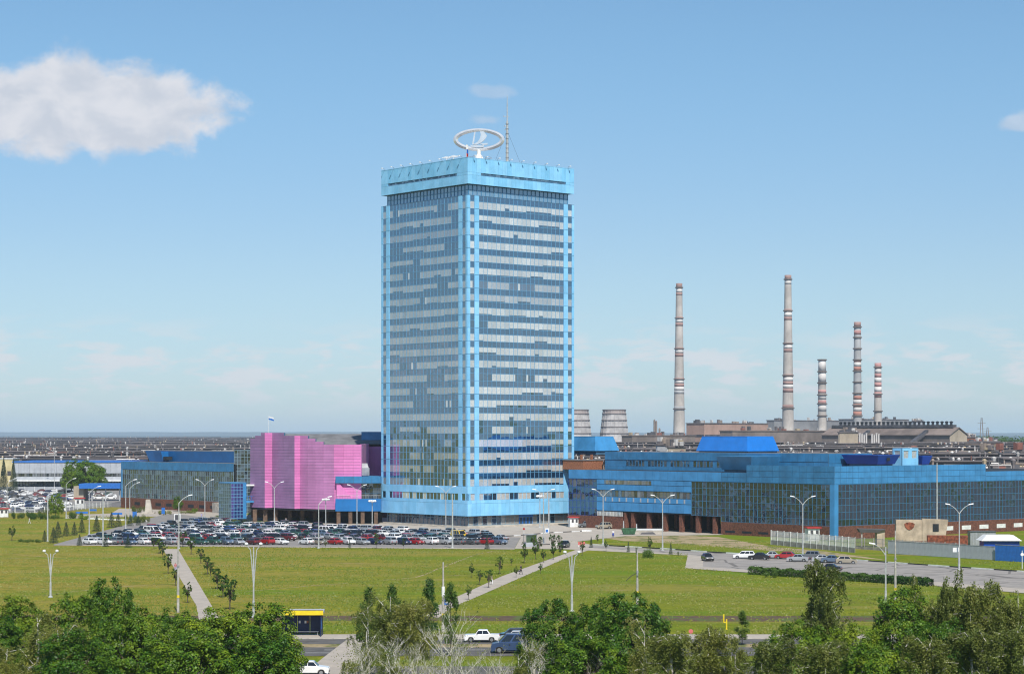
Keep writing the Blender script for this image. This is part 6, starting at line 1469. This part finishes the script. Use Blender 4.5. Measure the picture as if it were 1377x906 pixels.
def poplar_proto(seed, H=6, r=.9, n=3800, size=.16, m='dark_leaf'):
    global nr; nr = np.random.default_rng(seed); k = 46; zc = nr.uniform(.16, 1, k) * H; ac = nr.random(k) * 6.28; rc = r * np.sin(np.clip((zc / H - .05) * 3.3, 0, 3.0)) * nr.uniform(.3, 1, k) + .05
    i = nr.integers(0, k, n); c = np.stack([rc * np.cos(ac), rc * np.sin(ac), zc], 1)[i]; q = sph(n); P = c + q * nr.uniform(.12, .42, n)[:, None] * np.array([1, 1, 1.15]) * (r / .9)
    mb = MB(); mb.tube([(0, 0, 0), (0, 0, H * .9)], [.06, .01], 6); return leaves('crown', P, q + np.array([0, -.1, .5]) + nr.normal(size=(n, 3)) * .3, size, m, nr.random(k)[i] * .35), mb.mesh('trunk', MAT['bark'])
PROTO = {'maple': [maple_proto(s) for s in (1, 2, 3, 4)], 'birch': [birch_proto(s) for s in (11, 12, 13, 14)], 'thick_birch': [birch_proto(s, limbs=14, twigs=330, per=70, size=.19) for s in (15, 18)],
         'bare_birch': [bare_proto(s) for s in (21, 22, 23, 24)], 'fir': [fir_proto(31), fir_proto(32)], 'poplar': [poplar_proto(s) for s in (41, 42, 43)],
         'sapling': [maple_proto(s, H=3.4, r=.95, rz=1.15, clumps=34, per=42, size=.19, m='dark_leaf', low=-.95) for s in (51, 52, 53, 54)], 'small_fir': [fir_proto(61, 2.6, .85, 1500, .13), fir_proto(62, 2.6, .8, 1500, .13)]}
PH = {'maple': (10, 4.5), 'birch': (10, 3.1), 'thick_birch': (10, 3.3), 'bare_birch': (7, 3), 'fir': (10, 2.2), 'poplar': (6, 1.1), 'sapling': (3.4, 1.1), 'small_fir': (2.6, .9)}
NAMES = {'maple': ('maple_tree', 'tree', 'trunk'), 'birch': ('birch_tree', 'tree', 'trunk'), 'thick_birch': ('birch_tree', 'tree', 'trunk'), 'bare_birch': ('bare_birch', 'tree', 'branches'), 'fir': ('fir_tree', 'tree', 'trunk'), 'poplar': ('young_tree', 'tree', 'trunk'), 'sapling': ('sapling', 'sapling', 'trunk'), 'small_fir': ('young_fir', 'sapling', 'trunk')}
def tree(kind, px, Y, top, hw, label, group, v=None, rz=None, z0=0.0):
    """top: photograph row of the crown's top; hw: half width in photograph pixels"""
    H = WZ(top, Y) - z0; r = hw * Y / FPX; h0, r0 = PH[kind]; me, tk = PROTO[kind][rng.randrange(len(PROTO[kind])) if v is None else v]; nm, cat, tn = NAMES[kind]
    t = thing(nm, label, cat, (WX(px, Y), Y, z0), rng.uniform(0, 6.28) if rz is None else rz, group)
    s = (r / r0, r / r0, H / h0); t.scale = s
    link('crown', me, t); link(tn, tk, t); return t
leaf_material('grass_blade', (.085, .130, .008), (.160, .190, .014), (.25, .22, .045), .2)
mask = [gp(l) for l in ([(219, 738), (239.5, 738), (290, 823), (296, 836), (268, 836), (264, 814)], [(774, 739.2), (798, 737.4), (770, 746.5), (700, 776.5), (604, 818.5), (590, 830), (566, 828), (583, 816.5), (676, 774)], [(790, 735), (925, 744.5), (922, 763.5), (1010, 769.5), (1255, 787), (1377, 797), (1560, 815), (1560, 775), (1377, 767), (950, 741), (797, 731.5)], [(70, 733.6), (300, 734.5), (692, 739), (700, 722), (560, 715), (330, 702), (215, 688), (200, 692)], [(690, 739), (925, 747.5), (797, 731), (690, 720)])]
N_ = 150000; yy_ = 251 + (620 - 251) * nr.random(N_) ** 1.25; P = np.stack([nr.uniform(-.262, .262, N_) * yy_, yy_, np.zeros(N_)], 1)
cl = np.sin(P[:, 0] * .23 + 1.3 * np.sin(P[:, 1] * .11)) + np.sin(P[:, 1] * .19 + 1.7 * np.sin(P[:, 0] * .07 + 2)) + nr.normal(size=N_) * .9
keep = (cl > -.2) & ~((P[:, 1] > 268) & (P[:, 1] < 278) & (nr.random(N_) < .7))
for q in mask: keep &= ~inside(P[:, :2], q)
keep &= ~((P[:, 1] > 470) & (P[:, 0] > -96)) & ~((P[:, 1] > 395) & (P[:, 0] > 60)); P = P[keep]; k = len(P); P[:, 2] = .05 + nr.random(k) * .06
tag(link('grass_tufts', leaves('grass_tufts', P, np.stack([nr.normal(size=k) * .5, np.full(k, -.8), np.full(k, .55)], 1) + nr.normal(size=(k, 3)) * .25, .30, 'grass_blade', np.clip((np.sin(P[:, 0] * .05 + .6 * np.sin(P[:, 1] * .05)) * .35 + .22 - P[:, 0] * .0022), 0, 1), .5)), 'tufts of rough grass over the lawns', 'grass', None, 'stuff')
# foreground belt
FG = [('maple', 22, 203, 811, 46, 'bright maple at the left edge'), ('maple', -18, 192, 826, 50, 'maple cut by the left picture edge'), ('maple', 112, 197, 793, 52, 'tall maple with sunlit yellowish top at left'), ('maple', 150, 190, 787, 40, 'highest maple of the left clump'), ('maple', 178, 184, 815, 55, 'dark maple on the shaded side of the left clump'),
      ('maple', 238, 199, 820, 40, 'dark green maple before the long path'), ('maple', 292, 182, 822, 62, 'big bright maple left of the bus stop'), ('maple', 352, 186, 818, 58, 'bright maple half covering the bus stop'), ('maple', 255, 168, 852, 72, 'bright maple along the bottom edge, left'), ('maple', 345, 169, 856, 66, 'bright maple along the bottom edge below the bus stop'), ('maple', 100, 168, 858, 60, 'maple low at the bottom left corner'),
      ('birch', 48, 176, 826, 52, 'greyish drooping birch before the left maples'), ('birch', 85, 172, 846, 40, 'small drooping birch at bottom left'), ('birch', 12, 165, 868, 44, 'birch at the bottom left corner'),
      ('thick_birch', 528, 203, 798, 40, 'leafy birch left of the concrete pole with the sign'), ('thick_birch', 556, 199, 812, 40, 'leafy birch beside the foot of the diagonal path'), ('poplar', 495, 214, 793, 17, 'slender young tree left of the leafy birches'), ('poplar', 528, 222, 788, 16, 'slender young tree behind the leafy birches'), ('poplar', 577, 222, 781, 15, 'slender young tree just left of the concrete pole'), ('poplar', 606, 226, 786, 13, 'slender young tree just right of the concrete pole'), ('birch', 495, 190, 822, 30, 'thin birch left of the bare branches'),
      ('bare_birch', 492, 186, 838, 42, 'bare whitish birch left among the dead ones'), ('bare_birch', 520, 182, 832, 46, 'bare whitish birch before the leafy birches'), ('bare_birch', 556, 184, 838, 40, 'bare whitish birch left of the tallest dead one'), ('bare_birch', 602, 196, 800, 42, 'tallest bare whitish birch before the white saloon'), ('bare_birch', 636, 178, 862, 30, 'low bare birch below the white saloon'), ('bare_birch', 668, 177, 858, 28, 'low bare birch below the blue minibus'), ('bare_birch', 718, 184, 828, 38, 'bare whitish birch before the middle maple clump'), ('bare_birch', 748, 179, 846, 30, 'smaller bare birch before the middle maple clump'), ('bare_birch', 806, 176, 848, 34, 'bare birch below the middle maple clump'), ('bare_birch', 586, 172, 864, 40, 'bare birch at the bottom edge, middle'),
      ('bare_birch', 540, 170, 858, 44, 'bare birch at the bottom edge under the leafy birches'), ('bare_birch', 470, 172, 862, 34, 'bare birch at the bottom edge by the crossing path'), ('bare_birch', 622, 186, 836, 34, 'thin bare birch right of the tallest dead one'), ('bare_birch', 690, 172, 862, 30, 'thin bare birch at the bottom edge under the minibus'), ('birch', 520, 170, 880, 36, 'low leafy birch at the bottom edge, middle left'), ('birch', 700, 170, 876, 34, 'low leafy birch at the bottom edge, middle'), ('birch', 462, 168, 892, 30, 'low shrub-like birch by the crossing path'),
      ('maple', 742, 195, 813, 46, 'left maple of the middle clump'), ('maple', 812, 192, 808, 50, 'middle maple of the middle clump'), ('maple', 850, 188, 806, 54, 'right maple of the middle clump'), ('maple', 790, 176, 852, 60, 'low maple under the middle clump'),
      ('birch', 655 + 208, 176, 838, 36, 'olive birch right of the middle maples'), ('thick_birch', 905, 172, 856, 46, 'olive birch by the small red sign'), ('thick_birch', 955, 174, 850, 46, 'olive birch left of the slender poplar'), ('birch', 990, 178, 856, 36, 'olive birch under the slender poplar'), ('poplar', 998, 238, 822, 11, 'slender dark poplar beside the dug soil'), ('thick_birch', 1040, 168, 864, 46, 'olive birch at the bottom edge, right of middle'),
      ('thick_birch', 1104, 188, 763, 42, 'tall sparse birch rising above the clipped hedge'), ('maple', 1078, 184, 838, 50, 'dark maple at the foot of the tall birch'), ('maple', 1145, 182, 842, 46, 'dark maple right of the tall birch'), ('maple', 1215, 188, 803, 52, 'dark maple hiding the feet of the two right poles'), ('maple', 1262, 182, 832, 46, 'dark maple below the right birches'), ('birch', 1232, 190, 782, 24, 'thin birch with a bare white limb right of the poles'), ('thick_birch', 1272, 188, 767, 34, 'tall birch right of the two poles'), ('thick_birch', 1318, 186, 790, 42, 'wide birch near the right edge'), ('thick_birch', 1366, 184, 786, 40, 'birch cut by the right picture edge'),
      ('maple', 1180, 168, 862, 66, 'low maple at the bottom right'), ('thick_birch', 1110, 165, 868, 50, 'low birch at the bottom right, left of the low maple'), ('thick_birch', 1245, 166, 862, 48, 'low birch right of the low maple at the bottom'), ('thick_birch', 1310, 166, 852, 52, 'low birch at the bottom near the right corner'), ('thick_birch', 1368, 164, 848, 48, 'low birch in the bottom right corner')]
for kind, px, Y, top, hw, lab in FG: tree(kind, px, Y, top, hw, lab, 'trees of the foreground belt')
# saplings along the two paths
def sap(px, py, h, label, group, kind='sapling', wide=1.0, v=None):
    x, y = G(px, py); me, tk = PROTO[kind][rng.randrange(len(PROTO[kind])) if v is None else v]; nm, cat, tn = NAMES[kind]
    t = thing(nm, label, cat, (x, y, 0), rng.uniform(0, 6.28), group); s = h / PH[kind][0]; t.scale = (s * wide, s * wide, s); link('crown', me, t); link(tn, tk, t)
for i, (px, py, h) in enumerate(((207, 738, 2.6), (214, 744, 3.2), (219, 750, 3.0), (226, 771, 3.6), (236, 787, 2.8), (252, 810, 3.0))): sap(px, py, h, '%s sapling from the cars along the left edge of long path' % ORD[i], 'saplings along the long path', wide=.85)
for i, (px, py, h) in enumerate(((246, 735, 3.4), (257, 745, 3.4), (270, 757, 2.8), (279, 772, 3.2), (283, 775, 2.6), (292, 792, 3.4), (300, 803, 3.4), (309, 819, 4.2))): sap(px, py, h, '%s sapling from the cars along the right edge of long path' % ORD[i], 'saplings along the long path', wide=.95)
for i, (px, py, h) in enumerate(((753, 747, 2.6), (744, 752, 3.0), (731, 756, 2.6), (720, 752, 3.6), (705, 757, 3.4), (704, 741, 2.0), (718, 741, 3.4), (726, 740, 3.0), (688, 760, 1.4), (672, 772, 3.2), (657, 790, 3.0), (634.5, 776, 2.4), (645, 786, 2.4), (630, 806, 2.2), (694, 776, 2.0), (727, 771, 1.8), (743, 741, 3.6), (752, 738, 3.0))): sap(px, py, h, '%s sapling beside the diagonal path, counted towards the avenue' % ordn(i + 1), 'saplings along the diagonal path', wide=.75)
for i, (px, py, h) in enumerate(((783, 747, 3.0), (795, 736, 2.4), (803, 731, 2.2), (815, 741, 2.4), (845, 742, 2.2), (856, 746, 1.6), (874, 743, 3.2), (902, 745, 2.4), (912, 749, 1.2), (438, 737, 1.8), (470, 737, 2.0), (506, 737, 3.2), (543, 738, 2.4), (655, 738, 3.2))): sap(px, py, h, '%s sapling of the sparse row along the kerb, left to right' % ordn(i + 1), 'saplings along the kerb', 'small_fir' if i % 3 == 1 else 'sapling', .6)
for i, (px, py, h) in enumerate(((60, 728, 2.6), (72, 730, 3.6), (78, 722.5, 3.8), (89, 720.5, 3.4), (100, 719.5, 3.2), (110, 716, 3.6), (130, 714, 4.0), (150, 709, 4.0), (159, 708, 3.6), (175, 707, 3.0), (186, 706, 2.6), (107, 733, 2.4), (142, 734.5, 2.6), (172, 735.5, 2.6))): sap(px, py, h, '%s young fir from the left beside the car park corner' % ordn(i + 1), 'young firs beside the car park', 'small_fir')
tree('sapling', 16, 474, 706, 6, 'single round young tree on the left lawn', 'small trees on the left', 0)
tree('maple', 75, 600, 665, 11, 'dark round tree beside the far left cars', 'small trees on the left', 1); tree('maple', 239, 655, 669, 7, 'round dark tree before the brick base of the lobby', 'small trees on the left', 2)
tree('maple', 113, 850, 617, 27, 'broad greyish tree before the white workshop', 'trees before the workshop', 0); tree('maple', 96, 845, 627, 15, 'smaller tree left beside the broad greyish tree', 'trees before the workshop', 1); tree('maple', 129, 846, 626, 14, 'smaller tree right beside the broad greyish tree', 'trees before the workshop', 3)
tree('fir', 5, 870, 615, 8, 'tall fir at the left edge', 'firs before the yellow house', 0); tree('fir', 18, 868, 618, 7.5, 'tall fir right of the first', 'firs before the yellow house', 1)
# bushes and hedge: loose masses of small leaves
def bush(px, py, w, d, h, label, m='dark_leaf', cat='bush', name='bush', rz=0.0, n=None, group=None, pts=None, size=.15):
    x, y = G(px, py); n = n or int(420 * w * h * .8); k = max(4, int(w * 2.2)); c = np.stack([nr.uniform(-w / 2, w / 2, k), nr.uniform(-d / 2, d / 2, k), nr.uniform(.25, .62, k) * h], 1); i = nr.integers(0, k, n); q = sph(n)
    P = c[i] + q * nr.uniform(.4, 1, n)[:, None] * np.array([max(.35, w / k * 1.2), d * .38, h * .42]); P[:, 2] = np.abs(P[:, 2])
    o = link(name, leaves('foliage', P, q + np.array([0, -.1, .5]) + nr.normal(size=(n, 3)) * .35, size, m, np.full(n, .15))); o.location = (x, y, 0); o.rotation_euler = (0, 0, rz); return tag(o, label, cat, group)
def hedge(label, a, b, w, h, n):
    A, B = Vector((*a, 0)), Vector((*b, 0)); L = (B - A).length; t = nr.random(n); bump = 1 + .13 * np.sin(t * 43) + .10 * np.sin(t * 97 + 1)
    q = nr.uniform(-1, 1, (n, 2)); s = nr.integers(0, 3, n); yy = np.where(s == 0, np.sign(q[:, 0]) * w / 2, q[:, 0] * w / 2) + nr.normal(size=n) * .09; zz = np.where(s == 0, (q[:, 1] * .5 + .5) * h, h) * bump + nr.normal(size=n) * .1
    P = np.stack([t * L, yy, np.abs(zz)], 1); N = np.stack([nr.normal(size=n) * .4, np.sign(yy) * .6, np.full(n, .8)], 1) + nr.normal(size=(n, 3)) * .3
    o = link('hedge', leaves('foliage', P, N, .2, 'dark_leaf', np.full(n, .12))); o.location = A; o.rotation_euler = (0, 0, math.atan2((B - A).y, (B - A).x)); return tag(o, label, 'hedge')
hedge('clipped dark hedge along the service road, longer left stretch', G(1010, 771.5), G(1175, 782.5), 1.5, 1.0, 30000)
hedge('clipped dark hedge along the service road, shorter right stretch', G(1176, 782.7), G(1252, 788), 1.4, 1.0, 14000)
for i, (px, py, w, h, m) in enumerate(((352, 707, 2.5, 1.6, 'maple_leaf'), (318, 705, 2.2, 1.9, 'birch_leaf'), (295, 700.5, 5, 1.8, 'dark_leaf'), (330, 706, 2.6, 2.0, 'fir_needle'), (365, 709, 4.0, 1.0, 'birch_leaf'), (388, 709.5, 4.0, .9, 'maple_leaf'), (500, 716, 5.0, .9, 'maple_leaf'), (612, 722, 4.5, 1.0, 'dark_leaf'), (575, 720, 5, .9, 'birch_leaf'), (638, 725, 3.0, 1.1, 'fir_needle'), (722, 734, 2.2, 1.3, 'fir_needle'), (32, 697, 8, 2.2, 'dark_leaf'), (48, 698, 7, 2.0, 'dark_leaf'), (58, 694, 3, 2.4, 'birch_leaf'), (70, 698, 4, 1.6, 'dark_leaf'), (102, 697, 4, 2.6, 'dark_leaf'), (112, 698.5, 3.4, 1.6, 'maple_leaf'), (187, 689, 4, 2.6, 'birch_leaf'), (222, 692, 4.4, 1.8, 'birch_leaf'), (258, 688.5, 3, 1.6, 'maple_leaf'), (255, 690, 5, 1.2, 'birch_leaf'), (180, 703, 5, 2.6, 'birch_leaf'), (192, 703, 4.5, 2.4, 'birch_leaf'), (41, 729, 5, .9, 'dark_leaf'), (873, 750, 2.6, 2.4, 'maple_leaf'), (1035, 776, 2.0, 1.6, 'dark_leaf'), (1253, 724, 1.8, 3.6, 'birch_leaf'))):
    lab = ['small bright bush by the plaza edge', 'olive bush at the stair tower foot', 'long dark shrub before the stair tower', 'dark conical bush right of the stair tower', 'low olive bushes by the pink hall lamp', 'low green bushes before the hall pillars', 'low green planting before the annex', 'dark planting before the tower, nearer the corner', 'olive planting before the tower', 'dark bush right of the yellow van', 'dark bush beside the glass shelter', 'long dark bushes at the far left lawn edge', 'dark bushes right of the walker in white', 'olive bush behind the far left bushes', 'dark bush at the foot of the dark round tree', 'dark bush left of the wide blue board', 'bright bush below the wide blue board', 'olive bush left of the stele', 'olive bush right of the stele', 'small green bush before the brick base', 'low olive bush before the brick base', 'olive shrubs behind the young firs, left', 'olive shrubs behind the young firs, right', 'low weeds beside the single round young tree', 'bright bush at the foot of the concrete pole by the kerb', 'dark bush sticking out before the clipped hedge', 'tall olive shrub growing against the beige ruin'][i]
    bush(px, py, w, 1.6, h, lab, m)
# far woods at right
n = 24000; P = []; 
cx_ = nr.uniform(1300, 1420, 260); yy = nr.uniform(1900, 2400, 260); hh = nr.uniform(9, 23, 260)
i = nr.integers(0, 260, n); q = sph(n); X = (cx_[i] - CX) * yy[i] / FPX; P = np.stack([X + q[:, 0] * 7, yy[i] + q[:, 1] * 7, hh[i] * .62 + q[:, 2] * hh[i] * .42], 1)
tag(link('treeline', leaves('foliage', P, q + np.array([0, 0, .5]) + nr.normal(size=(n, 3)) * .3, 2.0, 'dark_leaf', np.full(n, .1))), 'dark belt of trees beyond the works at the right edge', 'trees', None, 'stuff')
# ------------------------------------------------------------------ people (one continuous skinned body each)
mat('skin', (.42, .24, .17), .55, 0, .05); mat('hair', (.03, .02, .015), .6)
CL = {'white': (.72, .72, .72), 'black': (.015, .015, .018), 'pale': (.55, .48, .40), 'blue': (.03, .07, .35), 'grey': (.2, .2, .22), 'rose': (.45, .16, .17), 'jeans': (.06, .09, .17), 'khaki': (.22, .19, .11), 'lilac': (.34, .32, .52)}
for k, c in CL.items(): mat('cloth_' + k, c, .8, 0, .08, 6)
def person(px, py, rz, top, legs, label, stride=.28, skirt=False, hgt=1.74):
    x, y = G(px, py); J = {'pel': (0, 0, .95), 'wai': (0, 0, 1.1), 'che': (0, -.01, 1.33), 'nec': (0, 0, 1.49), 'hea': (0, -.02, 1.58), 'crn': (0, -.01, 1.74)}; Rr = {'pel': .15, 'wai': .13, 'che': .165, 'nec': .06, 'hea': .09, 'crn': .085}
    E = [('pel', 'wai'), ('wai', 'che'), ('che', 'nec'), ('nec', 'hea'), ('hea', 'crn')]
    for s, nm in ((-1, 'l'), (1, 'r')):
        f = s * stride
        for k, p, r in (('hip', (s * .1, 0, .88), .105), ('kne', (s * .1, -f * .45 - .03, .48), .07), ('ank', (s * .1, -f + .02, .09), .045), ('toe', (s * .1, -f - .14, .045), .04), ('sho', (s * .19, 0, 1.40), .065), ('elb', (s * .24, f * .3, 1.14), .048), ('wri', (s * .25, f * .62 - .08, .91), .034), ('han', (s * .25, f * .7 - .11, .83), .034)): J[k + nm] = p; Rr[k + nm] = r
        E += [('pel', 'hip' + nm), ('hip' + nm, 'kne' + nm), ('kne' + nm, 'ank' + nm), ('ank' + nm, 'toe' + nm), ('che', 'sho' + nm), ('sho' + nm, 'elb' + nm), ('elb' + nm, 'wri' + nm), ('wri' + nm, 'han' + nm)]
    ks = list(J); me = bpy.data.meshes.new('person'); me.from_pydata([J[k] for k in ks], [(ks.index(a), ks.index(b)) for a, b in E], []); o = bpy.data.objects.new('tmp', me); C.objects.link(o)
    md = o.modifiers.new('skin', 'SKIN')
    for i, k in enumerate(ks): me.skin_vertices[0].data[i].radius = (Rr[k], Rr[k] * (.72 if k in ('pel', 'wai', 'che') else 1)); me.skin_vertices[0].data[i].use_root = k == 'pel'
    sd = o.modifiers.new('sub', 'SUBSURF'); sd.levels = 1; sd.render_levels = 1
    dg = bpy.context.evaluated_depsgraph_get(); m2 = bpy.data.meshes.new_from_object(o.evaluated_get(dg)); bpy.data.objects.remove(o)
    m2.materials.clear()
    for m in ('skin', 'cloth_' + top, 'cloth_' + legs, 'hair', 'black_paint'): m2.materials.append(MAT[m])
    zmin = min(v.co.z for v in m2.vertices)
    for p in m2.polygons:
        c = p.center
        p.material_index = 4 if c.z < .10 else 2 if c.z < .96 and abs(c.x) < .21 else 3 if (c.z > 1.66 or (c.z > 1.54 and c.y > .015)) else 0 if c.z > 1.46 or (abs(c.x) > .2 and c.z < 1.12) else 1
        p.use_smooth = True
    t = thing('person', label, 'person', (x, y, -zmin * hgt / 1.74), rz); t.scale = (hgt / 1.74,) * 3; b = link('body', m2, t)
    if skirt:
        mb = MB(); mb.lathe([(.30, .48), (.22, .75), (.15, 1.0), (.14, 1.06)], 12); mb.build('skirt', MAT['cloth_' + legs], t, True)
    return t
person(39.5, 704, 1.5, 'white', 'white', 'person all in white striding over the left lawn', .34)
person(236, 769, .3, 'rose', 'lilac', 'person in rose top and pale trousers on the long path', .2)
person(661, 786, .8, 'khaki', 'white', 'person in khaki top and white trousers on the diagonal path', .2)
person(700.5, 772, .9, 'black', 'black', 'person in black with a bag on the diagonal path', .25)
person(824.5, 722, 0, 'white', 'blue', 'person in white top and blue skirt near the green skip', .1, True)
person(384.5, 704, .4, 'grey', 'black', 'person in grey before the pillars of the pink hall', .15)
person(271, 697, .2, 'lilac', 'lilac', 'person in lilac crossing the pavement before the lobby', .2)
bg = thing('handbag', 'dark bag held by the person in black', 'bag', (0, 0, 0)); x, y = G(700.5, 772); bg.location = (x - .32, y - .12, 0)
mb = MB(); mb.hexa([(-.15, -.06, .5), (.15, -.06, .5), (.15, .06, .5), (-.15, .06, .5), (-.12, -.05, .74), (.12, -.05, .74), (.12, .05, .74), (-.12, .05, .74)]); mb.build('body', MAT['black_paint'], bg)
mb = MB(); mb.tube([(-.09, 0, .73), (-.05, 0, .86), (.05, 0, .86), (.09, 0, .73)], .012, 5); mb.build('strap', MAT['black_paint'], bg)
# ------------------------------------------------------------------ air: thin even haze round everything below the sky
m = bpy.data.materials.new('haze'); m.use_nodes = True; t = NT(m.node_tree); t.n.clear(); out = t.new('ShaderNodeOutputMaterial'); v = t.new('ShaderNodeVolumePrincipled'); t.l.new(v.outputs[0], out.inputs['Volume'])
v.inputs['Color'].default_value = (.68, .83, 1.0, 1); v.inputs['Density'].default_value = 5.5e-5; v.inputs['Anisotropy'].default_value = .0
mb = MB(); mb.box(-29000, 29000, -1900, 59000, -7, 186); o = mb.build('haze', m); tag(o, 'thin pale summer haze over the whole plain', 'haze', None, 'stuff')
